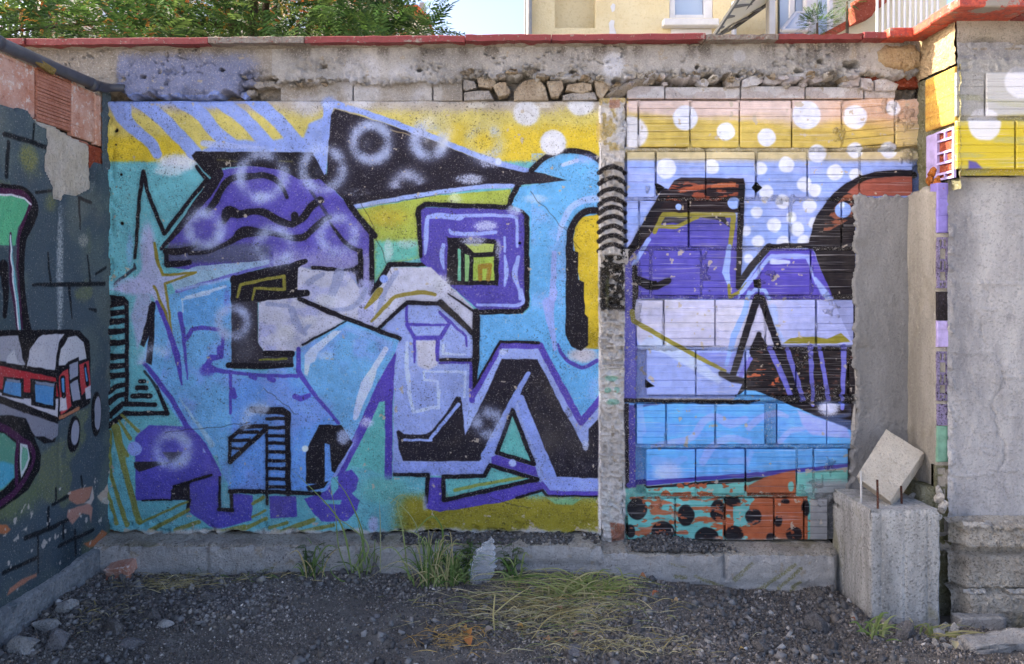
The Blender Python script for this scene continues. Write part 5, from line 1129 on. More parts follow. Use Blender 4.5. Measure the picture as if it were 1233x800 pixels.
# rendered pilaster in the corner
def pil_h(U, V):
    t = np.minimum(sstep(64.5, 62.5, U + 2.5 * (fbm(U * 0, V / 10, 3, 611) - .5)), sstep(232, 236, V + 20 * (fbm(U / 14, V * 0, 4, 613) - .5)))
    h = .043 + .012 * (fbm(U / 22, V / 60, 3, 615) - .5) + .003 * (fbm(U / 6, V / 8, 3, 617) - .5)
    return h * t - .03 * (1 - t)
relief('rendered_pilaster', 0, 66, 226, 640, 1.4, pil_h, ret, stony('pilaster_render', 'a8a298', '8c867c', '66605a', 4, 110, .0016, dk=.3, stain='7c745e', stretch=(1.5, 1.5, .3)), rw, -.025)
# expanding foam
for i, (u, v, s) in enumerate(((40, 212, .030), (34, 224, .028), (50, 226, .034), (58, 234, .028), (46, 240, .026), (30, 236, .024))):
    o = link('foam_lump', rock_me('foam_lump', (s * .6, s, s * 1.1), 640 + i, 3), M['foam'], rw); o.location = Vector(ret(u, v, .012)); o.matrix_parent_inverse = Matrix.Translation(rw.location).inverted()
# upper face: beam, rough mortar, blocks
HB = .065
relief('concrete_beam', 1105, 1480, 30, 84, 2, lambda U, V: HB - .006 + .012 * (fbm(U / 30, V / 20, 3, 621) - .5) + .004 * (fbm(U / 7, V / 7, 3, 623) - .5) - .03 * np.exp(-((U - 1140) / 16) ** 2 - ((V - 74) / 5) ** 2), rightw, M['beam'], rw, -.2)
relief('mortar_joints', 1105, 1480, 76, 222, 1.8, lambda U, V: HB - .014 + .030 * (ridged(U / 9, V / 7, 4, 625) - .62) * np.where(V < 158, 1.0, .25) + .008 * (V < 112), rightw, M['right_rough'], rw, -.2)
for k, (v0, v1, us) in enumerate(((109, 157, (1104, 1136, 1198, 1260, 1322, 1384)), (162, 215, (1104, 1168.7, 1230, 1292, 1354, 1416)))):
    for i in range(len(us) - 1):
        ribs('block', us[i] + (1 if i else 0), us[i + 1] - 1, v0, v1, HB - (.004 if k == 0 and i == 0 else 0), rightw, M['right_rough'] if k == 0 and i == 0 else M['right_block'], rw, 6, 720 + k * 9 + i, .0025, back_h=-.011)
def rp_h(U, V):
    te = 219 + 5 * (fbm(U / 12, V * 0, 3, 631) - .5)
    t = sstep(-1, 1.5, V - te)
    h = .004 + .005 * (fbm(U / 50, V / 50, 3, 633) - .5) + .0016 * (fbm(U / 8, V / 8, 3, 635) - .5)
    # trowel ridges, lying roughly level, and a wandering crack
    for j, (v, u0, u1, sl) in enumerate(((262, 1150, 1240, .05), (340, 1120, 1300, .02), (418, 1105, 1170, .0), (446, 1160, 1300, -.05), (470, 1108, 1150, .0), (490, 1170, 1300, -.08), (508, 1130, 1170, 0), (520, 1165, 1300, .06), (548, 1150, 1300, .08), (556, 1110, 1160, -.03), (370, 1140, 1180, .04))):
        d = V - (v + sl * (U - u0) + 2 * (fbm(U / 25, V * 0 + j, 2, 640 + j) - .5))
        h = h + .0055 * np.exp(-(d / .9) ** 2) * sstep(u0, u0 + 8, U) * sstep(u1, u1 - 20, U)
    cr = np.abs(U - 1165 - 46 * (fbm(V / 34, V * 0, 5, 651) - .5) + (V - 440) * .12)
    h = h - .008 * np.exp(-(cr / .9) ** 2) * ((V > 430) & (V < 550)) + .0022 * sstep(.56, .565, fbm(U / 45, V / 34, 3, 655)) + .0018 * sstep(.5, .505, fbm(U / 30 + 7, V / 50, 3, 656)) - .006 * np.exp(-((fbm(U / 40 + 3, V / 40, 4, 659) - .5) / .005) ** 2) * (fbm(U / 50, V / 50, 2, 660) > .55)
    h = h + .010 * sstep(.6, .66, fbm(U / 6, V / 9, 3, 657)) * np.exp(-((U - 1107) / 4) ** 2)
    return h * t - .03 * (1 - t)
relief('grey_render', 1104, 1480, 212, 612, 1.9, rp_h, rightw, M['plaster_grey'], rw, -.012)
def rpl_h(U, V):
    k = np.interp(V, [600, 603, 606, 627, 629, 637, 639, 671, 674, 677, 680, 760], [0, .06, .085, .088, .035, .035, .082, .085, .062, .062, .1, .1])
    return k + .040 * (ridged(U / 5, V / 4, 4, 661) - .65) * (.38 + np.exp(-((V - 606) / 4) ** 2) + np.exp(-((V - 676) / 5) ** 2)) + .012 * (fbm(U / 40, V / 20, 3, 663) - .5) - .05 * sstep(1114, 1106, U + 8 * (fbm(U / 9, V / 12, 3, 665) - .5))
relief('plinth', 1100, 1480, 600, 770, 1.5, rpl_h, rightw, M['plinth_grey'], rw, -.2)
for j, (va, vb, k0) in enumerate(((600, 609, .088), (673, 680, .090))):
    relief('lime_edge', 1108, 1480, va, vb, 1.2, lambda U, V: k0 + .022 * (ridged(U / 5, V / 3.5, 4, 667 + j) - .62) - .03 * sstep(.5, .58, fbm(U / 22, V / 9, 3, 669 + j)) - .02 * np.abs(V - (va + vb) / 2) / (vb - va), rightw, M['lime_white'], rw, .055)
# coping over return and front
def coping_box(x0, x1, y0, y1, z, th, mat, name='coping_slab'):
    me = box_me(name, (x0, y0, z), (x1, y1, z + th), .004); return link(name, me, mat, rw)
zr = 2.121
coping_box(1.533, 1.80, 2.87, 3.06, zr, .034, M['coping_sunlit']); coping_box(1.531, 1.80, 2.674, 2.868, zr + .004, .034, M['coping_sunlit'])
for i, (a, c) in enumerate(((1.802, 2.2), (2.202, 2.75), (2.752, 3.4))): coping_box(a, c, 2.676, 3.1, zr + .004 + .002 * i, .034, M['coping_red'])
o = coping_box(1.44, 1.536, 2.985, 3.07, zr - .004, .036, M['coping_sunlit']); o.rotation_euler = (0, 0, 0)
relief('coping_bed', 1105, 1480, 34, 52, 2.2, lambda U, V: HB + .07 + .02 * (fbm(U / 12, V / 7, 3, 671) - .5) - .08 * sstep(42, 48, V), rightw, M['beam'], rw, -.2)

# ================================================================ footing block, slab, bars
ft = empty('concrete_footing', (1.39, 2.92, -.06)); tag(ft, 'square concrete footing block with rusty bars, against the grey render', 'footing')
def rough_box(name, lo, hi, seg, amp, seed, mat, parent, zadj=None, chip=.0):
    bm = bmesh.new(); bmesh.ops.create_cube(bm, size=1); bmesh.ops.subdivide_edges(bm, edges=bm.edges[:], cuts=seg, use_grid_fill=True)
    bm.normal_update()
    co = np.array([[lo[i] + (v.co[i] + .5) * (hi[i] - lo[i]) for i in range(3)] for v in bm.verts])
    nn = np.array([v.normal[:] for v in bm.verts])
    f = fbm(co[:, 0] * 14 + co[:, 1] * 9, co[:, 2] * 14 - co[:, 1] * 7, 4, seed) - .5
    g = ridged(co[:, 0] * 40 + co[:, 1] * 31, co[:, 2] * 40 - co[:, 1] * 23, 3, seed + 4) - .6
    edge = (np.abs(nn).max(1) < .95)
    co = co + nn * (amp * (f + .35 * g + edge * (g * .8 - .25)))[:, None]
    co = co - nn * (edge * chip * np.clip(fbm(co[:, 0] * 22 + co[:, 1] * 13, co[:, 2] * 22 + co[:, 1] * 5, 3, seed + 9) * 2.4 - .9, 0, 1))[:, None]
    if zadj: co[:, 2] += zadj(co)
    for v, c in zip(bm.verts, co): v.co = c
    me = bpy.data.meshes.new(name); bm.to_mesh(me); bm.free()
    for p in me.polygons: p.use_smooth = True
    return link(name, me, mat, parent)
fo = rough_box('block', (1.262, 2.757, -.4), (1.512, 3.085, .358), 56, .007, 31, M['footing'], ft, lambda c: .05 * (2.757 - c[:, 1]) * (c[:, 2] > .3), .022)
for v in fo.data.vertices:      # board marks of the formwork
    if v.co.z < .345:
        if v.co.y < 2.775: v.co.y += .0045 * max(0, 1 - abs((v.co.x * 1000 - 1262) % 83 - 41) / 4.5) * (.4 + float(vnoise(v.co.z * 40, v.co.x * 9, 3)))
        elif v.co.x < 1.28: v.co.x += .0045 * max(0, 1 - abs((v.co.y * 1000 - 2757) % 90 - 45) / 5)
for x, y, z1, m in ((1.297, 2.775, .46, 'rust'), (1.415, 2.84, .42, 'rust'), (1.225 + .05, 2.86, .47, 'pvc')):
    V, Fc = tube([(x, y, .30), (x + .002, y + .002, (z1 + .3) / 2), (x - .001, y, z1)], .0042, 8); link('reinforcing_bar', mesh_py('reinforcing_bar', V, Fc), M[m], ft)
sl = empty('stone_slab', (1.33, 2.85, .37)); tag(sl, 'broken square stone slab leaning on top of the concrete footing', 'slab')
q = [at_depth(1067, 517, 2.99), at_depth(1112, 545, 2.94), at_depth(1072, 604, 2.80), at_depth(1031, 574, 2.87)]
off = Vector((.034, .05, -.040))
bm = bmesh.new()
vf = [bm.verts.new(p) for p in q]; vb = [bm.verts.new(p + off) for p in q]
bm.faces.new(vf); bm.faces.new(vb[::-1])
for i in range(4): bm.faces.new((vf[i], vb[i], vb[(i + 1) % 4], vf[(i + 1) % 4]))
bmesh.ops.recalc_face_normals(bm, faces=bm.faces[:]); bmesh.ops.subdivide_edges(bm, edges=bm.edges[:], cuts=12, use_grid_fill=True)
bm.normal_update()
for v in bm.verts:
    p = v.co; e = max(abs(c) for c in v.normal) 
    k = float(fbm(np.float32(p.x * 40 + p.y * 17), np.float32(p.z * 40 - p.y * 21), 4, 77)) - .5
    lone = len({tuple(round(c, 1) for c in f.normal) for f in v.link_faces}) > 1
    v.co = p + v.normal * (.004 * k - (.012 * max(0, k - .08) if lone else 0))
me = bpy.data.meshes.new('slab'); bm.to_mesh(me); bm.free()
link('slab', me, M['slab_stone'], sl)
# lime rubble in the corner beside the footing
for i, (px, py, d, s) in enumerate(((1131, 600, 2.84, .030), (1127, 590, 2.9, .032), (1134, 612, 2.83, .030), (1120, 596, 2.92, .040), (1110, 588, 2.97, .045), (1125, 575, 2.99, .036), (1137, 606, 2.83, .022), (1098, 598, 2.95, .03), (1130, 622, 2.84, .024))):
    o = link('mortar_rubble', rock_me('mortar_rubble', (s, s * .8, s * .62), 800 + i, 2), M['lime_white']); o.location = at_depth(px, py, d); o.rotation_euler = (rnd.random(), rnd.random(), rnd.random() * 6)
    tag(o, 'pale lump of lime mortar heaped between footing and corner wall', 'rubble', 'mortar lumps beside the footing')

rough_box('corner_mortar', (1.515, 2.89, -.35), (1.635, 3.09, .40), 16, .02, 61, M['moss'], rw)

# ================================================================ ground and gravel
GX = [-2.6, -1.62, -1.2, -.6, 0, .4, .75, 1.1, 1.2, 1.32, 1.5, 1.75, 2.4]
GZ = [.10, .045, .035, .04, .045, .03, -.005, -.055, -.03, -.055, -.07, -.075, -.075]
def gz(x, y):
    x = np.asarray(x, np.float32); y = np.asarray(y, np.float32)
    w = np.interp(x, GX, GZ)
    near = sstep(2.2, 2.95, y)
    z = w * near + .03 * sstep(-1.0, -1.8, x) * (1 - near) - .02 * sstep(1.2, 1.9, x)
    inner = sstep(0.4, 1.6, y) * sstep(3.6, 3.0, y) * sstep(-3, -2, x) * sstep(3, 2.4, x)
    z = z + inner * (.035 * (fbm(x * 3 + 4, y * 4, 3, 901) - .5) + .020 * (fbm(x * 14, y * 14, 3, 903) - .5) + .006 * (fbm(x * 60, y * 60, 2, 905) - .5))
    z = z + .018 * np.exp(-((x - .45) / .5) ** 2 - ((y - 2.8) / .15) ** 2) + .05 * np.exp(-((x - 1.12) / .09) ** 2 - ((y - 2.93) / .08) ** 2)
    return z
def axis(core0, core1, step, far):
    a = list(np.arange(core0, core1 + step / 2, step)); lo = []; hi = []; d = step
    while (a[0] - (lo[-1] if lo else a[0])) < far and len(lo) < 60:
        d *= 1.45; lo.append((lo[-1] if lo else a[0]) - d); hi.append((hi[-1] if hi else a[-1]) + d)
    return np.array(lo[::-1] + a + hi)
ax = axis(-2.2, 2.2, .016, 400); ay = axis(1.9, 3.2, .016, 400)
X, Y = np.meshgrid(ax, ay); Z = gz(X, Y)
idx = np.arange(X.size).reshape(X.shape)
q = np.stack([idx[:-1, :-1], idx[:-1, 1:], idx[1:, 1:], idx[1:, :-1]], -1).reshape(-1, 4)
def soil_mat():
    m = Mat('gravel_and_bounce_yard', .92, .2)
    n1 = m.noise(7, 6, .7); n2 = m.noise(230, 3, .7)
    grit_c = m.mix(m.ramp(n1, .33, .68), lin('8a847c', ALB), lin('6c6660', ALB)); grit_c = m.mix(m.math('MULTIPLY', m.ramp(n2, .52, .66), .7), grit_c, lin('45423f', ALB))
    bounce_yard = m.mix(m.ramp(n1, .3, .7), lin('d4ccc0', ALB), lin('c0b8aa', ALB))  # pale tone given to the unseen ground to bounce light onto the wall
    sp = m.n('ShaderNodeSeparateXYZ'); m.l(m.pos, sp.inputs[0])
    near = m.ramp(m.math('ADD', sp.outputs[1], m.math('MULTIPLY', n1, .5)), 1.9, 2.2)
    m.col(m.mix(near, bounce_yard, grit_c)); m.bump((n2, .006), (n1, .01)); return m.out()
M['soil'] = soil_mat()
g = link('ground', mesh_np('ground', np.stack([X, Y, Z], -1).reshape(-1, 3), q, True), M['soil']); tag(g, kind='structure')

def grit_mat():
    m = Mat('grit', .8, .35)
    at = m.n('ShaderNodeAttribute', attribute_name='tone'); 
    c = m.mix(m.noise(300, 2, .6), at.outputs['Color'], lin('4a4846', ALB))
    m.col(m.mix(.6, at.outputs['Color'], c)); m.bump((m.noise(500, 2, .6), .001))
    return m.out()
M['grit'] = grit_mat()
OCT = np.array([(1, 0, 0), (-1, 0, 0), (0, 1, 0), (0, -1, 0), (0, 0, 1), (0, 0, -1)], np.float32)
OF = np.array([(0, 2, 4), (2, 1, 4), (1, 3, 4), (3, 0, 4), (2, 0, 5), (1, 2, 5), (3, 1, 5), (0, 3, 5)])
BOXV = np.array([(x, y, z) for z in (-.7, .7) for y in (-.8, .8) for x in (-1, 1)], np.float32)
BF = np.array([(0, 2, 3), (0, 3, 1), (4, 5, 7), (4, 7, 6), (0, 1, 5), (0, 5, 4), (2, 6, 7), (2, 7, 3), (0, 4, 6), (0, 6, 2), (1, 3, 7), (1, 7, 5)])
def grit(name, pts, sizes, tones, seed, parent=None, tmpl='box'):
    T, TF = (OCT, OF) if tmpl == 'oct' else (BOXV, BF)
    r = np.random.default_rng(seed); n = len(pts); k = len(T)
    V = T[None] * (1 + r.uniform(-.38, .38, (n, k, 3))).astype(np.float32) * r.uniform(.55, 1.25, (n, 1, 3)).astype(np.float32)
    a = r.normal(size=(n, 4)); a /= np.linalg.norm(a, axis=1)[:, None]; w, x, y, z = a.T
    Rm = np.stack([1 - 2 * (y * y + z * z), 2 * (x * y - z * w), 2 * (x * z + y * w), 2 * (x * y + z * w), 1 - 2 * (x * x + z * z), 2 * (y * z - x * w), 2 * (x * z - y * w), 2 * (y * z + x * w), 1 - 2 * (x * x + y * y)], -1).reshape(n, 3, 3)
    V = np.einsum('nij,nkj->nki', Rm, V) * sizes[:, None, None] + pts[:, None, :]
    Fc = (TF[None] + (np.arange(n) * k)[:, None, None]).reshape(-1, 3)
    me = mesh_np(name, V.reshape(-1, 3), Fc)
    at = me.color_attributes.new('tone', 'FLOAT_COLOR', 'POINT')
    col = np.ones((n, k, 4), np.float32); col[..., :3] = tones[:, None, :]
    at.data.foreach_set('color', col.ravel())
    return link(name, me, M['grit'], parent)
def tones(n, r):
    base = np.array([lin(c, ALB)[:3] for c in ('666362', '7c7977', '908d8b', 'a29f9c', 'b2aba2', 'c2beb9', '90867a', 'e2ded8')], np.float32)
    p = np.array([.27, .26, .18, .11, .06, .04, .065, .015]); return base[r.choice(len(base), n, p=p)] * r.uniform(.55, 1.45, (n, 1)).astype(np.float32)
def inside(x, y):
    ok = (y < 2.985 - .004) & (x > XL + .03) | ((y < 2.79) & (x > XL + .03))
    ok &= ~((x > 1.25) & (x < 1.53) & (y > 2.745)) & ~((x > 1.50) & (y > 2.78))
    return ok
r = np.random.default_rng(5)
def spread(n, x0, x1, y0, y1):
    x = r.uniform(x0, x1, n); y = r.uniform(y0, y1, n); k = inside(x, y); return x[k], y[k]
x, y = spread(100000, -1.75, 2.1, 2.18, 3.0)
s = (.0022 + .0056 * r.random(len(x)) ** 2.0).astype(np.float32)
patch = fbm(x * 3.2, y * 4.5, 3, 911); s = s * (.7 + .75 * sstep(.38, .68, patch)).astype(np.float32)
bare = (fbm(x * 5 + 2, y * 7, 3, 915) > .36) | (r.random(len(x)) < .25); x, y, s = x[bare], y[bare], s[bare]
g1 = grit('fine_gravel', np.stack([x, y, gz(x, y) + s * .25], -1), s, tones(len(x), r) * (.46 + .85 * fbm(x * 2.2, y * 3.5, 3, 916))[:, None] * np.array([1.06, .99, .92]), 21, None, 'oct'); tag(g1, 'dark grey loose gravel spread along the foot of the wall', 'gravel', kind='stuff')
x, y = spread(4200, -1.75, 2.1, 2.18, 3.0)
k = (fbm(x * 2.6 + 3, y * 4, 3, 913) + .12 * (x < -1.0) + .10 * (np.abs(x - .75) < .5) * (y > 2.5)) > .50; x, y = x[k], y[k]
s = (.004 + .010 * r.random(len(x)) ** 2.2).astype(np.float32)
g2 = grit('coarse_gravel', np.stack([x, y, gz(x, y) + s * .35], -1), s, tones(len(x), r) * .8, 23); tag(g2, 'coarser broken asphalt chips lying among the dark gravel', 'gravel', kind='stuff')
# asphalt crumbs swept onto the ledge of the plinth
n = 6800
u = np.concatenate([r.uniform(420, 716, 4200), r.normal(800, 26, 2600)]); hh = r.uniform(.004, .095, n)
hill = np.where(u > 740, .034 * np.exp(-((u - 795) / 34) ** 2) * (1 - hh / .12) + .003, (.001 + .026 * np.clip(fbm(u / 30, u * 0, 3, 917) - .30, 0, 1)) * (1 - hh / .13) * sstep(420, 470, u))
zb = np.where(u < 722, .156, .126) - .006
keep = (hill > .0022) & (u > 410) & (u < 880) & ((u < 718) | (u > 754)); u, hh, hill, zb = u[keep], hh[keep], hill[keep], zb[keep]
s = (.0025 + .006 * r.random(len(u)) ** 2).astype(np.float32)
pts = np.stack([(u - CX) / S, D - .004 - hh, zb + hill * r.random(len(u)) + s * .3], -1)
g3 = grit('ledge_gravel', pts, s, tones(len(u), r) * .62, 25); tag(g3, 'black asphalt crumbs heaped on the plinth ledge', 'gravel', kind='stuff')

# ================================================================ single stones and rubble
M['rock_grey'] = stony('grey_rock', 'a09c9b', '84807f', '5a5756', 14, 160, .004)
M['rock_dark'] = stony('dark_rock', '827d7a', '6a6663', '454240', 14, 160, .004)
M['rock_pale'] = stony('pale_rock', 'cac5c0', 'aeaaa4', '7c7872', 14, 160, .004)
def ground_at(px, py):
    d = 2.6
    for _ in range(12):
        p = at_depth(px, py, d); z = float(gz(p.x, p.y)); d = d + (p.z - z) * F / max(40, (py - CY)) * .8
    p = at_depth(px, py, d); return Vector((p.x, p.y, float(gz(p.x, p.y))))
def rock(px, py, wpx, hpx, mat, seed, label, group=None, name='stone', cat='stone'):
    p = ground_at(px, py); s = p.y / F
    o = link(name, rock_me(name, (wpx * s * .5, wpx * s * .38, hpx * s * .62), seed, 3 if wpx > 18 else 2), M[mat]); o.location = p + Vector((0, wpx * s * .25, hpx * s * .25)); o.rotation_euler = (rnd.uniform(-.2, .2), rnd.uniform(-.2, .2), rnd.uniform(-.5, .5))
    tag(o, label, cat, group); return o
rock(64, 782, 42, 30, 'rock_grey', 1, 'largest grey stone on the ground at the foot of the side wall')
rock(135, 766, 36, 22, 'rock_dark', 2, 'dark lumpy clod beside the largest grey stone')
rock(180, 750, 25, 20, 'rock_dark', 3, 'round dark clod next to a flat white stone')
rock(195, 757, 27, 11, 'rock_pale', 4, 'flat whitish stone beside a round dark clod')
rock(154, 784, 40, 14, 'rock_grey', 5, 'flat grey slab of stone half sunk in the gravel')
rock(247, 746, 13, 7, 'rock_pale', 6, 'small lone pale stone on smooth gravel')
rock(248, 728, 32, 15, 'rock_dark', 7, 'long dark sliver of asphalt near the dry straw')
rock(557, 738, 22, 16, 'rock_dark', 8, 'tilted dark asphalt chunk in front of the green grass tuft', None, 'asphalt_chunk', 'asphalt')
rock(451, 694, 13, 24, 'rock_grey', 9, 'upright grey shard leaning on the plinth')
rock(988, 762, 34, 26, 'rock_dark', 10, 'rounded dark clod on the slope before the footing')
rock(916, 786, 26, 18, 'rock_dark', 11, 'dark clod at the lower edge of the gravel slope')
rock(1090, 772, 34, 32, 'rock_dark', 12, 'crumbling dark clod in front of the footing')
rock(700, 746, 26, 14, 'rock_grey', 13, 'grey stone lying in the dry grass')
rock(755, 756, 18, 16, 'rock_dark', 14, 'dark stone at the right edge of the dry grass')
rock(772, 762, 18, 12, 'rock_dark', 15, 'small dark stone beside the dry grass edge')
rock(690, 790, 40, 10, 'rock_grey', 16, 'flat grey flake pressed into the gravel below the dry grass')
rock(790, 774, 34, 9, 'rock_grey', 17, 'flat pale grey flake pressed into the gravel right of the straw')
for i, (px, py, w, h) in enumerate(((1130, 768, 22, 12), (1140, 762, 16, 14), (1152, 770, 16, 22), (1128, 780, 12, 16), (1142, 782, 16, 9), (1148, 776, 10, 8), (1136, 774, 12, 8), (1158, 782, 14, 14), (1118, 774, 10, 8))):
    rock(px, py, w, h, 'rock_pale', 30 + i, 'pale broken stone in the small heap beside the footing', 'heap of pale stones beside the footing')
for i in range(46):
    px = rnd.choice((rnd.uniform(10, 330), rnd.uniform(330, 1100))); py = rnd.uniform(712, 797)
    if 1000 < px < 1140 and py < 765: continue
    w = rnd.uniform(6, 13); k = rnd.random()
    tone = 'dark' if k < .55 else 'grey' if k < .88 else 'pale'
    zone = 'among the clods near the side wall' if px < 330 else 'on the smooth gravel before the purple paint' if px < 560 else 'around the dry grass' if px < 800 else 'on the slope before the footing'
    rock(px, py, w, w * rnd.uniform(.5, .8), 'rock_' + tone, 100 + i, 'small loose ' + tone + ' stone ' + zone, 'small ' + tone + ' stones ' + zone)
# broken strip of old concrete along the side wall's kerb
for i, (px, py, w, h) in enumerate(((18, 790, 50, 26), (52, 764, 44, 22), (76, 738, 30, 18), (30, 748, 30, 14), (8, 768, 30, 16))):
    rock(px, py, w, h, 'rock_pale' if i < 3 else 'rock_dark', 60 + i, ('longest piece of pale broken concrete lying along the side wall kerb', 'middle piece of broken concrete between two others along the kerb', 'shortest piece of broken concrete along the kerb, nearest the wall corner', 'dark clod wedged between the kerb and the shortest concrete piece', 'dark clod wedged between the kerb and the longest concrete piece')[i], 'concrete pieces along the kerb' if i < 3 else 'clods along the kerb', 'concrete_piece' if i < 3 else 'clod', 'rubble')
o = rough_box('concrete_strip', (-.085, -.026, -.022), (.085, .026, .022), 10, .006, 41, M['rock_pale'], None); o.location = ground_at(1184, 758) + Vector((0, .03, .015)); tag(o, 'narrow pale concrete bar lying under the corner wall plinth', 'rubble')
o = rough_box('concrete_beam_piece', (-.22, -.04, -.04), (.22, .04, .04), 22, .04, 43, M['rock_pale'], None, None, .03); o.location = ground_at(1215, 784) + Vector((.06, .04, .0)); o.rotation_euler = (.2, -.08, .1); tag(o, 'long pale lump of rough concrete in front of the corner wall', 'rubble')
# broken hollow brick in the corner
bk = empty('broken_brick', ground_at(142, 696)); tag(bk, 'broken red clay brick lying in the corner below the side wall', 'brick')
o = rough_box('body', (-.05, -.035, -.02), (.05, .035, .02), 12, .006, 51, M['clay_pale'], bk); o.matrix_parent_inverse = Matrix.Identity(4); o.location = (0, .03, .028); o.rotation_euler = (.25, -.18, -.12)
o = rough_box('broken_edge', (-.045, -.03, -.006), (.045, .03, .006), 8, .004, 53, M['clay'], bk); o.matrix_parent_inverse = Matrix.Identity(4); o.location = (.0, .02, .004); o.rotation_euler = (.12, -.1, .1)

# ================================================================ grass, straw, leaves
def blade_mat(name, a, c, tr=.25):
    m = Mat(name, .6, .3); at = m.n('ShaderNodeAttribute', attribute_name='tone')
    m.col(at.outputs['Color'])
    tb = m.n('ShaderNodeBsdfTranslucent'); m.l(at.outputs['Color'], tb.inputs[0]); mx = m.n('ShaderNodeMixShader'); mx.inputs[0].default_value = tr
    m.l(m.b.outputs[0], mx.inputs[1]); m.l(tb.outputs[0], mx.inputs[2]); m.l(mx.outputs[0], m.t.nodes['Material Output'].inputs[0]); return m.out()
M['grass'] = blade_mat('grass_blade', 0, 0)
def blades(name, specs, parent=None):
    """specs: (points, width, colour) - a tapering, folded ribbon per blade."""
    V = []; Fc = []; Cc = []
    for pts, w, c in specs:
        P = [Vector(p) for p in smooth_path(pts, 4)] if len(pts) > 2 else [Vector(p) for p in pts]
        n = len(P); k0 = len(V)
        for i, p in enumerate(P):
            d = (P[min(i + 1, n - 1)] - P[max(i - 1, 0)]).normalized()
            a = d.cross(Vector((0, -1, .25))); a = a.normalized() if a.length > 1e-4 else Vector((1, 0, 0))
            t = i / (n - 1); ww = w * (.55 + .45 * min(1, t * 4)) * (1 - .92 * t ** 2.2)
            nrm = a.cross(d)
            V += [p - a * ww * .5, p + nrm * ww * .22, p + a * ww * .5]
            cc = lin(c, ALB)[:3]; Cc += [cc, cc, cc]
        for i in range(n - 1):
            for j in range(2): Fc.append((k0 + i * 3 + j, k0 + i * 3 + j + 1, k0 + i * 3 + j + 4, k0 + i * 3 + j + 3))
    me = mesh_np(name, [v[:] for v in V], Fc, True)
    at = me.color_attributes.new('tone', 'FLOAT_COLOR', 'POINT')
    col = np.ones((len(V), 4), np.float32); col[:, :3] = Cc; at.data.foreach_set('color', col.ravel())
    return link(name, me, M['grass'], parent)
def px3(pts, d): return [at_depth(x, y, dd) for (x, y), dd in zip(pts, d if isinstance(d, (list, tuple)) else [d] * len(pts))]
GR = ['5f7a3c', '6f8a48', '88a05a', '4c6a34', '9aa86a', '7a8a50']; ST_ = ['bfae7c', 'c9ba8c', 'a8965e', 'd2c49a', '9c8a54', 'b5a878']
def tuft(px, py, n, hpx, spread, cols, seed, name, label, cat, lean=0, d=None, wpx=3, group=None):
    r = random.Random(seed); base = ground_at(px, py) if d is None else at_depth(px, py, d); sp = []; s = base.y / F
    for i in range(n):
        a = r.uniform(-1, 1) * r.uniform(.4, 1.5); b0 = base + Vector((r.gauss(0, spread * .17 * s), r.gauss(0, .02), 0)); b0.z = base.z - .005
        h = hpx * s * (.2 + .85 * r.random() ** 1.4); out = (a * spread * r.uniform(.3, 1) + lean) * s; fy = r.uniform(-.05, .03)
        dr = r.random()
        p = [b0, b0 + Vector((out * .15, fy * .2, h * .45)), b0 + Vector((out * .5, fy * .6, h * .85)), b0 + Vector((out * 1.0, fy, h * (1.0 - .75 * dr * min(1, abs(a)))))]
        sp.append((p, r.uniform(.6, 1.2) * wpx * s, r.choice(cols)))
    o = blades(name, sp); tag(o, label, cat, group); return o
tuft(524, 704, 90, 70, 62, GR + ['b0a878', 'a09a68', 'c0b488'], 1, 'grass_tuft', 'tallest green grass tuft, growing beside the crushed plastic bottle', 'grass', wpx=1.7)
tuft(549, 700, 60, 44, 46, GR, 2, 'grass_tuft', 'low bushy green tuft directly beside the bottle', 'grass', wpx=2.4)
o = blades('grass_stalk', [(px3([(492, 698), (485, 640), (478, 605), (490, 594)], [2.93, 2.93, 2.94, 2.94]), .006, '98a468'), (px3([(506, 700), (505, 660), (500, 630), (480, 606), (466, 598)], 2.94), .004, 'a0a878'), (px3([(530, 690), (533, 640), (520, 616)], 2.92), .008, '64803e'), (px3([(500, 640), (520, 622), (535, 640)], 2.93), .005, '7c9450'), (px3([(470, 606), (484, 596), (498, 605)], 2.95), .004, '9aa468')]); tag(o, 'long arching seed stalks rising over the olive paint', 'grass')
o = blades('grass_stalk', [(px3([(424, 690), (414, 640), (396, 610), (352, 566)], [2.93, 2.93, 2.94, 2.95]), .008, '7f9454'), (px3([(428, 688), (444, 660), (424, 636), (395, 618)], 2.93), .006, '98a66c'), (px3([(420, 692), (408, 660), (404, 620), (397, 580)], 2.94), .005, '8a9c5c'), (px3([(425, 690), (438, 650), (420, 600), (401, 574)], 2.94), .007, '7a9050'), (px3([(440, 680), (436, 650), (430, 626)], 2.92), .008, '6c8848'), (px3([(458, 690), (458, 640), (457, 602)], 2.94), .005, 'a4a880'), (px3([(422, 695), (412, 700), (398, 686), (420, 678)], 2.9), .005, '6a8444')]); tag(o, 'thin green stalks leaning left across the purple paint', 'grass')
tuft(440, 690, 14, 46, 40, GR, 3, 'grass_tuft', 'sparse green grass growing from the plinth ledge below purple paint', 'grass', wpx=1.8)
tuft(380, 694, 18, 50, 44, GR[:4] + ST_[:1], 4, 'grass_tuft', 'spindly half dry weed in front of the plinth', 'weed', wpx=2.2)
tuft(620, 702, 16, 44, 40, GR, 5, 'grass_tuft', 'small leafy weed growing right of the bottle', 'weed', wpx=2.6)
tuft(1052, 764, 34, 30, 34, ['8f9c5a', '7c9050', 'a8aa70', '6c8446'], 6, 'grass_tuft', 'small grass tuft at the foot of the concrete footing', 'grass', lean=6)
tuft(1120, 766, 26, 22, 70, ['9a9a60', 'b0a878', '8c9458'], 7, 'grass_tuft', 'yellowing grass stems lying over the stones beside the footing', 'grass', lean=20)
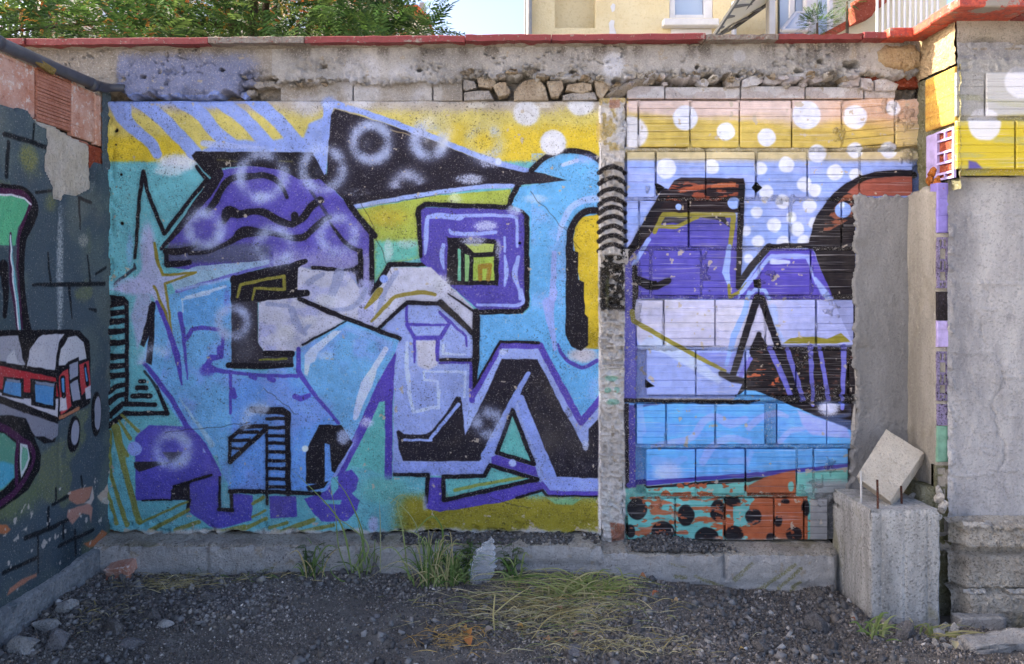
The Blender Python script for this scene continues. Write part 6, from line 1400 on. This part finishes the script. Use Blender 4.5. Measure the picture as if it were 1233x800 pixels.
tuft(700, 716, 150, 34, 120, ['8c9656', 'a3a668', '7c8a48', 'b8b07c', '98a060'], 8, 'grass_tuft', 'wide drooping half dry grass clump before the tie column', 'grass', wpx=1.8)
def straw(name, px, py, w, h, n, cols, seed, label, L=46):
    r = random.Random(seed); sp = []
    for i in range(n):
        q = ground_at(px + r.gauss(0, w * .38), min(799, py + r.gauss(0, h * .36))); s = q.y / F; a = r.uniform(0, 6.283) if r.random() < .45 else r.gauss(0, .6) + (math.pi if r.random() < .5 else 0); l = L * s * r.uniform(.3, 1.1)
        z = q.z + r.uniform(.006, .03); dx, dy = math.cos(a) * l, math.sin(a) * l * .6
        m = Vector((q.x + dx * .5 + r.gauss(0, .006), q.y + dy * .5, z + r.uniform(-.002, .016))); e = Vector((q.x + dx, q.y + dy, 0)); e.z = float(gz(e.x, e.y)) + r.uniform(.004, .03)
        if e.y > 2.98 or m.y > 2.98 or q.y > 2.98: continue
        pt = [Vector((q.x, q.y, z)), m, e] if r.random() < .45 else [Vector((q.x, q.y, z)), Vector((q.x, q.y, z)).lerp(e, r.uniform(.3, .7)) + Vector((0, 0, r.uniform(0, .01)))] if r.random() < .5 else [Vector((q.x, q.y, z)), e]
        sp.append((pt, r.uniform(.0012, .0032), r.choice(cols)))
    o = blades(name, sp); tag(o, label, 'straw', kind='stuff'); return o
straw('dry_grass', 660, 736, 150, 56, 1100, ST_ + ['8c9658', 'a0a468'], 11, 'heap of pale dry grass stalks on the gravel before the plinth')
straw('dry_grass', 205, 708, 70, 12, 130, ST_, 12, 'bundle of bleached straw in the corner beside the broken brick', 40)
straw('dry_grass', 310, 700, 110, 8, 60, ST_[:3] + GR[:2], 13, 'thin line of dry straw along the foot of the plinth', 30)
straw('dry_grass', 548, 775, 60, 30, 110, ['c8a25c', 'bf9a58', 'b08c50', 'd0b070'], 14, 'small heap of orange brown straw on the gravel', 34)
straw('dry_grass', 740, 784, 150, 20, 200, ST_, 15, 'loose straw strewn over the gravel below the dry clump', 30)
straw('dry_grass', 130, 745, 90, 30, 34, ST_[2:], 16, 'scattered straw among the clods in the corner', 24)
o = blades('dry_stalk', [(px3([(596, 716), (594, 740), (594, 770), (575, 800)], [2.62, 2.58, 2.52, 2.42]), .006, 'c6b67c'), (px3([(594, 740), (615, 722), (640, 706)], [2.56, 2.62, 2.66]), .005, 'c6b67c')]); tag(o, 'bent pale stalk standing up in front of the dry heap', 'straw')
o = blades('dry_stalk', [(px3([(640, 770), (660, 745), (690, 735), (745, 725)], [2.5, 2.55, 2.6, 2.66]), .005, 'b8a46c'), (px3([(650, 798), (664, 776), (690, 765)], [2.42, 2.48, 2.5]), .006, 'a8865c')]); tag(o, 'long thin stalk arching across the dry heap', 'straw')
o = blades('dry_stalk', [(px3([(792, 800), (798, 782), (812, 765)], [2.42, 2.46, 2.5]), .006, 'c6ae74')]); tag(o, 'single yellow stalk on the gravel right of the straw', 'straw')
M['leaf'] = blade_mat('dry_leaf', 0, 0, .2)
def leaf(px, py, s, c, seed, label, group=None):
    r = random.Random(seed); p = ground_at(px, py); k = .72 * s * p.y / F; V = []; Fc = []
    for i in range(7):
        t = i / 6; w = k * .42 * math.sin(math.pi * min(1, t * .93 + .04)) ** .8; curl = .25 * k * math.sin(t * 3) + r.uniform(-.04, .04) * k
        V += [(-w, t * k, curl + w * .6), (0, t * k, curl), (w, t * k, curl + w * .5)]
    for i in range(6):
        for j in range(2): Fc.append((i * 3 + j, i * 3 + j + 1, i * 3 + j + 4, i * 3 + j + 3))
    me = mesh_py('dry_leaf', V, Fc, True); at = me.color_attributes.new('tone', 'FLOAT_COLOR', 'POINT')
    for d in at.data: d.color = lin(c, ALB)
    o = link('dry_leaf', me, M['leaf']); o.location = p + Vector((0, 0, .012)); o.rotation_euler = (r.uniform(.1, .6), r.uniform(-.3, .3), r.uniform(0, 6.3)); tag(o, label, 'leaf', group)
for i, (px, py, s, c) in enumerate(((560, 768, 20, 'c48a4a'), (566, 782, 18, 'c27c44'), (556, 762, 14, 'd0a060'), (630, 762, 12, 'c89a54'), (678, 742, 15, 'c8a080'), (770, 700, 13, 'b07c58'), (786, 722, 12, 'b06c4c'), (760, 714, 16, 'c4a890'), (512, 722, 9, 'c0b090'), (655, 775, 14, 'b88e68'), (700, 770, 15, 'b49274'), (584, 768, 16, 'a89a8c'), (810, 730, 14, 'bca078'), (1030, 752, 9, 'a86c50'), (890, 788, 9, 'c0a060'), (1150, 786, 16, 'c4b288'), (615, 764, 10, 'c8b8a0'))):
    where = 'on the orange straw heap' if i in (0, 1, 2, 11) else 'in the pale dry grass heap' if i in (3, 4, 9, 10, 16) else 'between the grass clump and the slope' if i in (5, 6, 7, 12) else ''
    lab = {8: 'tiny pale leaf in front of the tallest grass tuft', 13: 'small reddish leaf at the left foot of the footing', 14: 'small yellow leaf by the clod on the lower gravel', 15: 'pale curled leaf among the stones beside the footing'}.get(i, 'curled dry brown leaf lying ' + where)
    leaf(px, py, s, c, i, lab, 'dry leaves ' + (where or 'on the gravel'))

# crushed bottle standing in the grass
bt = empty('plastic_bottle', at_depth(580, 706, 2.93)); tag(bt, 'crushed clear ribbed plastic bottle stuck in the grass at the plinth', 'bottle')
gm = Mat('clear_plastic', .15, .7); gm.col((.85, .88, .92, 1)); gm.bump((gm.noise(90, 3, .6), .004))
tp = gm.n('ShaderNodeBsdfTransparent'); tp.inputs[0].default_value = (.93, .95, .97, 1); lw = gm.n('ShaderNodeLayerWeight'); lw.inputs[0].default_value = .35; mx = gm.n('ShaderNodeMixShader')
gm.l(gm.math('MULTIPLY_ADD', lw.outputs['Facing'], .8, .12), mx.inputs[0]); gm.l(tp.outputs[0], mx.inputs[1]); gm.l(gm.b.outputs[0], mx.inputs[2]); gm.l(mx.outputs[0], gm.t.nodes['Material Output'].inputs[0]); M['bottle'] = gm.out()
n = 40; k = 24; V = []; Fc = []
prof = [((568 + 596) / 2, 706, 9)]
for i in range(n + 1):
    t = i / n; py = 708 - 62 * t
    cx = np.interp(t, [0, .2, .4, .7, 1], [578, 578, 580, 584, 591]); hw = np.interp(t, [0, .15, .3, .55, .8, 1], [9, 12, 15, 14.5, 10, 2.0])
    rib = (2.2 * math.sin(t * n * 2 * math.pi / 5.0) if .34 < t < .98 else .2 * math.sin(t * 31))
    c = at_depth(cx, py, 2.93 - .02 * (1 - t))
    rx = (hw + rib * .7) * 2.93 / F; ry = rx * (.55 - .1 * t)
    for j in range(k):
        a = 2 * math.pi * j / k; dent = 1 + .10 * math.sin(3 * a + t * 5) + .06 * math.sin(5 * a - t * 9)
        V.append((c.x + rx * math.cos(a) * dent, c.y + ry * math.sin(a) * dent - .01, c.z + .006 * math.cos(a) * (1 if t > .3 else 0)))
for i in range(n):
    for j in range(k): Fc.append((i * k + j, i * k + (j + 1) % k, (i + 1) * k + (j + 1) % k, (i + 1) * k + j))
me = mesh_py('body', V, Fc, True); o = link('body', me, M['bottle'], bt)

# ================================================================ houses behind the wall
M['cream'] = stony('yellow_render', 'f2e2ba', 'e8d4a6', 'ccb68a', 1.6, 30, .002, dk=.3, stain='d8c294')
M['cream2'] = stony('cream_render', 'e8e0c8', 'ddd4ba', 'c8bea4', 1.2, 60, .002, dk=.2)
M['white_trim'] = plain('white_trim', 'eae8ea', .5, var=.05)
M['grey_trim'] = plain('grey_trim', '9c9c9c', .5, var=.1)
M['terracotta'] = stony('terracotta', 'a85a48', '94483a', '703428', 6, 60, .003)
M['rooftile'] = stony('roof_tile', 'c86a40', 'b85a36', '7c3c26', 6, 60, .004)
M['metal_bar'] = plain('grey_steel', '5c5a56', .5, .5, var=.1)
gl = Mat('window_glass', .08, .6); gl.col(lin('b8c8e0', ALB)); M['glass'] = gl.out()
ct = Mat('canopy_glazing', .3, .5); ct.col(lin('dcd8c8', ALB)); ct.b.inputs['Transmission Weight'].default_value = .25; M['canopy'] = ct.out()
M['curtain'] = plain('curtain', 'c8d0e8', .9, var=.1, scale=4)
def P9(px, py, d=9.0): return at_depth(px, py, d)
def bx(name, px0, px1, py0, py1, d0, d1, mat, parent, bev=0.0, ref=None):
    """a box whose front, at distance d0, covers this part of the photograph; d1 is its back."""
    a = at_depth(px0, py1, ref or d0); c = at_depth(px1, py0, ref or d0)
    return link(name, box_me(name, (a.x, d0, a.z), (c.x, d1, c.z), bev), mat, parent)
def wbox(name, lo, hi, mat, parent, bev=0.0): return link(name, box_me(name, lo, hi, bev), mat, parent)
yh = empty('yellow_house', (1.6, 9.0, 0)); tag(yh, 'yellow rendered house with a blind niche and a white framed window behind the wall', 'building')
nx0, nx1, nz = P9(668, 34).x, P9(717, 34).x, P9(668, 34).z
wx0, wx1, wz = P9(806, 22).x, P9(859, 22).x, P9(806, 22).z
xl, xr = P9(640, 0).x, P9(936, 0).x
for (a, c, z0, z1) in ((xl, nx0, 0, 7.4), (nx0, nx1, 0, nz), (nx0, nx1, nz + 1.5, 7.4), (nx1, wx0, 0, 7.4), (wx0, wx1, 0, wz), (wx0, wx1, wz + 1.3, 7.4), (wx1, xr, 0, 7.4)):
    wbox('wall', (a, 9.0, z0), (c, 9.45, z1), M['cream'], yh)
wbox('niche_back', (nx0, 9.22, nz), (nx1, 9.44, nz + 1.5), M['cream'], yh)
wbox('side_wall', (xl, 9.452, 0), (xr, 15, 7.4), M['cream'], yh)
wbox('corner_strip', (P9(632, 0).x, 8.96, 0), (xl - .002, 9.6, 7.4), M['grey_trim'], yh)
rf = wbox('roof', (xl - .5, 8.5, 7.402), (xr + .4, 15.4, 7.6), M['rooftile'], yh)
V, Fc = tube([(P9(637, 0).x, 8.90, 0.05), (P9(637, 0).x, 8.90, 7.3)], .035, 10); link('downpipe', mesh_py('downpipe', V, Fc, True), M['grey_trim'], yh)
V, Fc = tube([(P9(882, 0).x, 8.94, 0.05), (P9(882, 0).x, 8.94, 4.35)], .03, 10); link('downpipe', mesh_py('downpipe', V, Fc, True), M['white_trim'], yh)
wi = empty('window', ((wx0 + wx1) / 2, 9.1, wz)); wi.parent = yh; wi.matrix_parent_inverse = Matrix.Translation(yh.location).inverted()
def sub(o, par, top): o.parent = par; o.matrix_parent_inverse = (Matrix.Translation(par.location)).inverted() if False else Matrix.Translation(par.location).inverted(); return o
def wpart(name, lo, hi, mat): 
    o = link(name, box_me(name, lo, hi, .004), mat); o.parent = wi; o.matrix_parent_inverse = Matrix.Translation(wi.location).inverted(); return o
wpart('frame', (wx0 + .004, 9.02, wz + .002), (wx0 + .07, 9.12, wz + 1.296), M['white_trim']); wpart('frame', (wx1 - .10, 9.02, wz + .002), (wx1 - .004, 9.12, wz + 1.296), M['white_trim'])
wpart('frame', (wx0 + .072, 9.03, wz + .002), (wx1 - .102, 9.12, wz + .05), M['white_trim']); wpart('pane', (wx0 + .072, 9.09, wz + .052), (wx1 - .102, 9.1, wz + 1.29), M['glass'])
wpart('curtain', (wx0 + .01, 9.2, wz + .01), (wx1 - .01, 9.22, wz + 1.28), M['curtain'])
bx('sill', 799, 866, 22, 30.5, 8.86, 8.995, M['white_trim'], yh, .01); bx('apron_panel', 808, 857, 35, 60, 8.985, 8.998, M['white_trim'], yh, .003)
for i, P in enumerate(([(735, 8), (738, 4), (741, 6), (740, 13), (737, 15)], [(733, 28), (736, 24), (740, 25), (739, 32), (742, 40), (740, 48), (733, 48), (734, 38)])):
    bm = bmesh.new(); fv = [bm.verts.new(at_depth(p[0], p[1], 8.996)) for p in P]; f = bm.faces.new(fv); ex = bmesh.ops.extrude_face_region(bm, geom=[f])
    for v in ex['geom']:
        if isinstance(v, bmesh.types.BMVert): v.co.y += .003
    me = bpy.data.meshes.new('bare_patch'); bm.to_mesh(me); bm.free(); link('bare_patch', me, M['white_trim'], yh)
# glazed canopy
cp = empty('glazed_canopy', P9(880, 42, 8.0)); tag(cp, 'sloping glazed canopy on thin steel bars fixed to the yellow house', 'canopy')
A, B_, C_, D_ = P9(857, 44, 7.4), P9(890, -6, 7.4), P9(948, -14, 8.85), P9(884, 31, 8.85)
bm = bmesh.new(); fv = [bm.verts.new(p) for p in (A, B_, C_, D_)]; f = bm.faces.new(fv); ex = bmesh.ops.extrude_face_region(bm, geom=[f])
for v in ex['geom']:
    if isinstance(v, bmesh.types.BMVert): v.co.z += .008
me = bpy.data.meshes.new('glazing'); bm.to_mesh(me); bm.free(); link('glazing', me, M['canopy'], cp)
for t in (0, .25, .5, .75, 1):
    V, Fc = tube([A.lerp(B_, t) + Vector((0, 0, -.02)), D_.lerp(C_, t) + Vector((0, 0, -.02))], .018, 6); link('bar', mesh_py('bar', V, Fc), M['metal_bar'], cp)
for p, q in ((A, B_), (D_, C_), (A.lerp(D_, .35), B_.lerp(C_, .35))):
    V, Fc = tube([p + Vector((0, 0, -.025)), q + Vector((0, 0, -.025))], .022, 6); link('bar', mesh_py('bar', V, Fc), M['metal_bar'], cp)
# cream house with the open window
ch = empty('cream_house', (4.2, 8.8, 0)); tag(ch, 'pale cream house with a tilted open window and white posts, beyond the coping', 'building')
bx('wall', 985, 1140, -120, 300, 8.9, 9.4, M['cream2'], ch); bx('post', 926, 934, -120, 300, 8.3, 8.42, M['white_trim'], ch, .01); bx('wall', 934.5, 985, -120, 300, 9.1, 9.4, M['cream'], ch)
bx('glass_door', 939, 950, -80, 60, 9.02, 9.08, M['glass'], ch); bx('post', 951, 957, -80, 60, 8.98, 9.06, M['white_trim'], ch, .004); bx('glass_door', 958, 970, -80, 60, 9.03, 9.08, M['glass'], ch); bx('post', 971, 984, -80, 60, 8.9, 9.06, M['white_trim'], ch, .004); bx('glass_door', 986, 998, -80, 60, 8.86, 8.898, M['glass'], ch); bx('post', 998.5, 1003, -80, 60, 8.8, 8.898, M['white_trim'], ch, .004)
ow = empty('open_window', P9(955, 36, 8.5)); tag(ow, 'white framed sash tilted open below the cream house glass doors', 'window')
a0, a1, a2, a3 = P9(941, 37, 8.3), P9(972, 37, 8.3), P9(976, 16, 8.75), P9(958, 16, 8.75)
bm = bmesh.new(); fv = [bm.verts.new(p) for p in (a0, a1, a2, a3)]; f = bm.faces.new(fv); ex = bmesh.ops.extrude_face_region(bm, geom=[f])
for v in ex['geom']:
    if isinstance(v, bmesh.types.BMVert): v.co.z += .006
me = bpy.data.meshes.new('pane'); bm.to_mesh(me); bm.free(); link('pane', me, M['glass'], ow)
for p, q in ((a0, a1), (a1, a2), (a2, a3), (a3, a0)):
    V, Fc = tube([p, q], .022, 6); link('frame', mesh_py('frame', V, Fc), M['white_trim'], ow)
# stair parapet, planter, railing
sp_ = empty('stair_parapet', P9(1010, 45, 8.2)); tag(sp_, 'curved terracotta stair parapet climbing past the coping', 'parapet')
pts = [(978, 46), (995, 38), (1012, 29), (1028, 20), (1044, 11), (1062, -2), (1085, -22)]
for i in range(len(pts) - 1):
    (x0, y0), (x1, y1) = pts[i], pts[i + 1]; V = []
    for x, y in ((x0 + .3, y0), (x1, y1)):
        for d in (8.1, 8.35):
            for dy in (0, 9.5): V.append(at_depth(x, y + dy, d) if d == 8.1 else Vector((at_depth(x, y + dy, 8.1).x, d, at_depth(x, y + dy, 8.1).z)))
    bm = bmesh.new(); vs_ = [bm.verts.new(v) for v in V]; bmesh.ops.convex_hull(bm, input=vs_); me = bpy.data.meshes.new('cap_tile'); bm.to_mesh(me); bm.free(); link('cap_tile', me, M['terracotta'], sp_)
V = [at_depth(x, y, 8.14) for x, y in ((990, 60), (990, 48), (1028, 29), (1062, 8), (1090, -14), (1130, -20), (1130, 60))]
bm = bmesh.new(); f = bm.faces.new([bm.verts.new(v) for v in V]); ex = bmesh.ops.extrude_face_region(bm, geom=[f])
for v in ex['geom']:
    if isinstance(v, bmesh.types.BMVert): v.co.y += .18
bmesh.ops.recalc_face_normals(bm, faces=bm.faces[:])
me = bpy.data.meshes.new('wall'); bm.to_mesh(me); bm.free(); link('wall', me, M['cream2'], sp_)
pl = empty('planter', P9(1038, 28, 7.9)); tag(pl, 'terracotta planter trough standing on the stair parapet', 'planter')
V = [at_depth(x, y, 7.95) for x, y in ((1030, 28), (1050, 20), (1064, -4), (1040, -4), (1026, 8))]
bm = bmesh.new(); f = bm.faces.new([bm.verts.new(v) for v in V]); ex = bmesh.ops.extrude_face_region(bm, geom=[f])
for v in ex['geom']:
    if isinstance(v, bmesh.types.BMVert): v.co.y += .14
bmesh.ops.recalc_face_normals(bm, faces=bm.faces[:]); bmesh.ops.bevel(bm, geom=bm.edges[:], offset=.012, segments=1, affect='EDGES')
me = bpy.data.meshes.new('trough'); bm.to_mesh(me); bm.free(); link('trough', me, M['terracotta'], pl)
V, Fc = tube([at_depth(1026, 7, 7.94), at_depth(1044, -3, 7.94)], .03, 8); link('rim', mesh_py('rim', V, Fc, True), M['terracotta'], pl)
rl = empty('white_railing', P9(1085, 42, 7.7)); tag(rl, 'white upright bar railing on the balcony behind the sunlit orange coping', 'railing')
for i in range(12):
    x = 1056 + i * 6.6; V, Fc = tube([at_depth(x, 46, 7.7), at_depth(x + .5, -40, 7.7)], .013, 6); link('bar', mesh_py('bar', V, Fc), M['white_trim'], rl)
for y0, y1 in ((44, 44), (-34, -34)):
    V, Fc = tube([at_depth(1050, y0, 7.7), at_depth(1136, y1, 7.7)], .02, 6); link('rail', mesh_py('rail', V, Fc), M['white_trim'], rl)
# small roof far behind the tree
fh = empty('far_house', at_depth(505, 40, 26)); tag(fh, 'far house with an orange tiled gable showing past the tree', 'building')
bx('wall', 470, 514, 16, 420, 26, 30, M['cream2'], fh)
V = [at_depth(466, 18, 25.8), at_depth(517, 22, 25.8), at_depth(503, 6, 25.8), at_depth(486, 6, 25.8)]; V += [v + Vector((0, 5, 0)) for v in V]
link('roof', mesh_py('roof', V, [(0, 1, 2, 3), (4, 7, 6, 5), (0, 4, 5, 1), (1, 5, 6, 2), (2, 6, 7, 3), (3, 7, 4, 0)]), M['rooftile'], fh); bx('chimney', 505, 511, 3, 18, 26.5, 27, M['grey_trim'], fh)
ph = empty('pale_house', at_depth(250, 60, 15)); tag(ph, 'pale grey house hidden behind the tree leaves', 'building')
bx('wall', 40, 455, -40, 420, 15, 20, stony('pale_render', 'c8c4bc', 'b4b0a8', '8a867e', 1, 40, .002, dk=.2), ph)
for i, x in enumerate((120, 230, 340)):
    w = bx('window', x, x + 34, -30, 40, 14.93, 14.995, M['white_trim'], ph); bx('pane', x + 4, x + 30, -27, 36, 14.91, 14.928, M['glass'], w)
# dark fence at the far left
fe = empty('iron_fence', at_depth(20, 60, 6.6)); tag(fe, 'dark upright bar fence behind the leaves beside the coping', 'fence')
for i in range(16):
    V, Fc = tube([at_depth(-30 + i * 7, 80, 6.6), at_depth(-30 + i * 7, 8, 6.6)], .012, 6); link('bar', mesh_py('bar', V, Fc), M['metal_bar'], fe)
for y in (14, 70):
    V, Fc = tube([at_depth(-34, y, 6.61), at_depth(80, y, 6.61)], .016, 6); link('rail', mesh_py('rail', V, Fc), M['metal_bar'], fe)
V, Fc = tube([at_depth(53, 420, 6.62), at_depth(53, -20, 6.62)], .05, 8); link('post', mesh_py('post', V, Fc), M['metal_bar'], fe)

# ================================================================ the tree
M['bark'] = stony('bark', '6a5c4c', '50443a', '2e2620', 14, 60, .01)
tr = empty('ailanthus_tree', (-2.2, 6.6, 0)); tag(tr, 'leafy tree with feathery green leaves and orange seed clusters above the coping', 'tree')
def leafmesh(name, fronds, cols, seed):
    r = np.random.default_rng(seed); V = []; Fc = []; Cc = []
    for (p, dirv, L, c) in fronds:
        d = Vector(dirv).normalized(); side_ = d.cross(Vector((0, 0, 1))); side_ = side_.normalized() if side_.length > .05 else Vector((1, 0, 0)); up = side_.cross(d)
        n = 8; p = Vector(p)
        for i in range(n):
            t = (i + .6) / n; q = p + d * L * t - Vector((0, 0, 1)) * L * .25 * t * t
            for s in (-1, 1):
                l = L * .34 * (1 - .45 * t) * r.uniform(.8, 1.15); e = q + (side_ * s * .9 + d * .55 - up * r.uniform(0, .35)).normalized() * l; w = d * l * .16
                m = q.lerp(e, .45); k = len(V); V += [q, m + w + up * .004, e, m - w + up * .004]; Fc.append((k, k + 1, k + 2, k + 3)); f = r.uniform(.75, 1.25); Cc += [(c[0] * f, c[1] * f, c[2] * f)] * 4
    me = mesh_np(name, [v[:] for v in V], Fc); at = me.color_attributes.new('tone', 'FLOAT_COLOR', 'POINT'); col = np.ones((len(V), 4), np.float32); col[:, :3] = Cc; at.data.foreach_set('color', col.ravel()); return me
M['foliage'] = blade_mat('tree_leaf', 0, 0, .35)
r = random.Random(44); fr = []; pods = []
LC = [lin(c, 1)[:3] for c in ('3e5a2c', '4a6a34', '5a7a3c', '2e4a22', '6a8444', '3a5630')]; OC = [lin(c, 1)[:3] for c in ('c08a3c', 'b8743a', 'a8923c', 'c86a3a')]
def clump(cx, cy, cz, n, R):
    for i in range(n):
        a = Vector((r.gauss(0, 1), r.gauss(0, 1), r.gauss(0, 1))).normalized(); q = Vector((cx, cy, cz)) + a * R * r.random() ** .4
        fr.append((q, a + Vector((0, -.25, .1 + r.uniform(-.5, .3))), r.uniform(.16, .30), r.choice(LC)))
px_lo = lambda u: 5.4
CL = []
for i in range(118):
    d = r.uniform(5.0, 7.4); px = r.uniform(-90, 505); top = -330 if px < 420 else -40
    py = r.uniform(top, 75) if r.random() < .45 else r.uniform(-25, 70)
    if px > 470 and py < 12: continue
    CL.append(at_depth(px, py, d))
for c in CL: clump(c.x, c.y, c.z, 36, .28)
for px, py, d in ((516, 30, 5.6), (524, 36, 5.6), (505, 24, 5.7), (495, 34, 5.8), (512, 42, 5.6), (480, 20, 5.9)):
    c = at_depth(px, py, d); clump(c.x, c.y, c.z, 9, .10)
link('crown', leafmesh('crown', fr, None, 5), M['foliage'], tr)
pf = []
for c in r.sample(CL, 64):
    for k in range(34):
        a = Vector((r.gauss(0, 1), r.gauss(0, 1), r.gauss(0, .6))).normalized(); pf.append((c + Vector((r.uniform(-.2, .2), -.26 + r.uniform(-.06, .06), r.uniform(-.1, .2))) * .8 + a * .055, a, r.uniform(.03, .06), r.choice(OC)))
link('seed_clusters', leafmesh('seed_clusters', pf, None, 6), M['foliage'], tr)['kind'] = 'stuff'
V, Fc = tube([(-2.2, 6.6, -.1), (-2.15, 6.6, 1.2), (-2.25, 6.55, 2.4), (-2.2, 6.5, 3.4)], [.13, .11, .09, .07], 10); link('trunk', mesh_py('trunk', V, Fc, True), M['bark'], tr)
for i, c in enumerate(r.sample(CL, 26)):
    s = Vector((-2.22, 6.55, r.uniform(1.9, 3.3))); m = s.lerp(c, .5) + Vector((r.uniform(-.2, .2), r.uniform(-.1, .1), r.uniform(.0, .25)))
    V, Fc = tube([s, m, c], [.035, .022, .008], 6); link('limb', mesh_py('limb', V, Fc, True), M['bark'], tr)
# the shrub by the open window and the plant in the planter
def shrub(name, px, py, d, R, n, label, L=(.05, .10)):
    e = empty(name, at_depth(px, py + 40, d)); tag(e, label, 'shrub'); q = []
    c = at_depth(px, py, d)
    for i in range(n):
        a = Vector((r.gauss(0, 1), r.gauss(0, 1), r.gauss(0, .8))).normalized(); q.append((c + a * R * r.random() ** .4, a + Vector((0, 0, .4)), r.uniform(*L), r.choice(LC[2:] + [lin('6a7a4c')[:3]])))
    link('foliage', leafmesh('foliage', q, None, 9), M['foliage'], e)
    b0 = at_depth(px, py + 60, d); V, Fc = tube([b0, c], [.02, .01], 6); link('stem', mesh_py('stem', V, Fc), M['bark'], e)
shrub('shrub', 984, 28, 7.9, .17, 170, 'small grey green shrub standing before the cream house glass doors')
shrub('shrub', 1020, 2, 7.8, .11, 90, 'green plant spilling over the rim of the terracotta planter')

# broad leaved weeds at the foot of the plinth
def weed(px, py, d, n, label, col):
    e = empty('leafy_weed', at_depth(px, py, d)); tag(e, label, 'weed'); q = []; b0 = at_depth(px, py, d)
    for k in range(n):
        t = b0 + Vector((r.gauss(0, .035), r.gauss(0, .015), r.uniform(.02, .14)))
        V, Fc = tube([b0, b0.lerp(t, .5) + Vector((r.uniform(-.01, .01), 0, .01)), t], [.0014, .0012, .0008], 5); link('stem', mesh_py('stem', V, Fc), M['bark'], e)
        for j in range(6): q.append((b0.lerp(t, .35 + .13 * j), Vector((r.uniform(-1, 1), r.uniform(-.8, .2), r.uniform(-.2, .6))), r.uniform(.02, .042), col[(k + j) % len(col)]))
    link('foliage', leafmesh('foliage', q, None, 19), M['foliage'], e)
GW = [lin(c, .8)[:3] for c in ('5c7a3e', '6e8a4a', '4c6a34')]
weed(562, 692, 2.92, 12, 'leafy green weed between the tall grass and the bottle', GW); weed(612, 692, 2.94, 8, 'small leafy weed against the plinth right of the bottle', GW); weed(372, 690, 2.95, 5, 'thin leafy weed against the plinth below the ladder', GW)
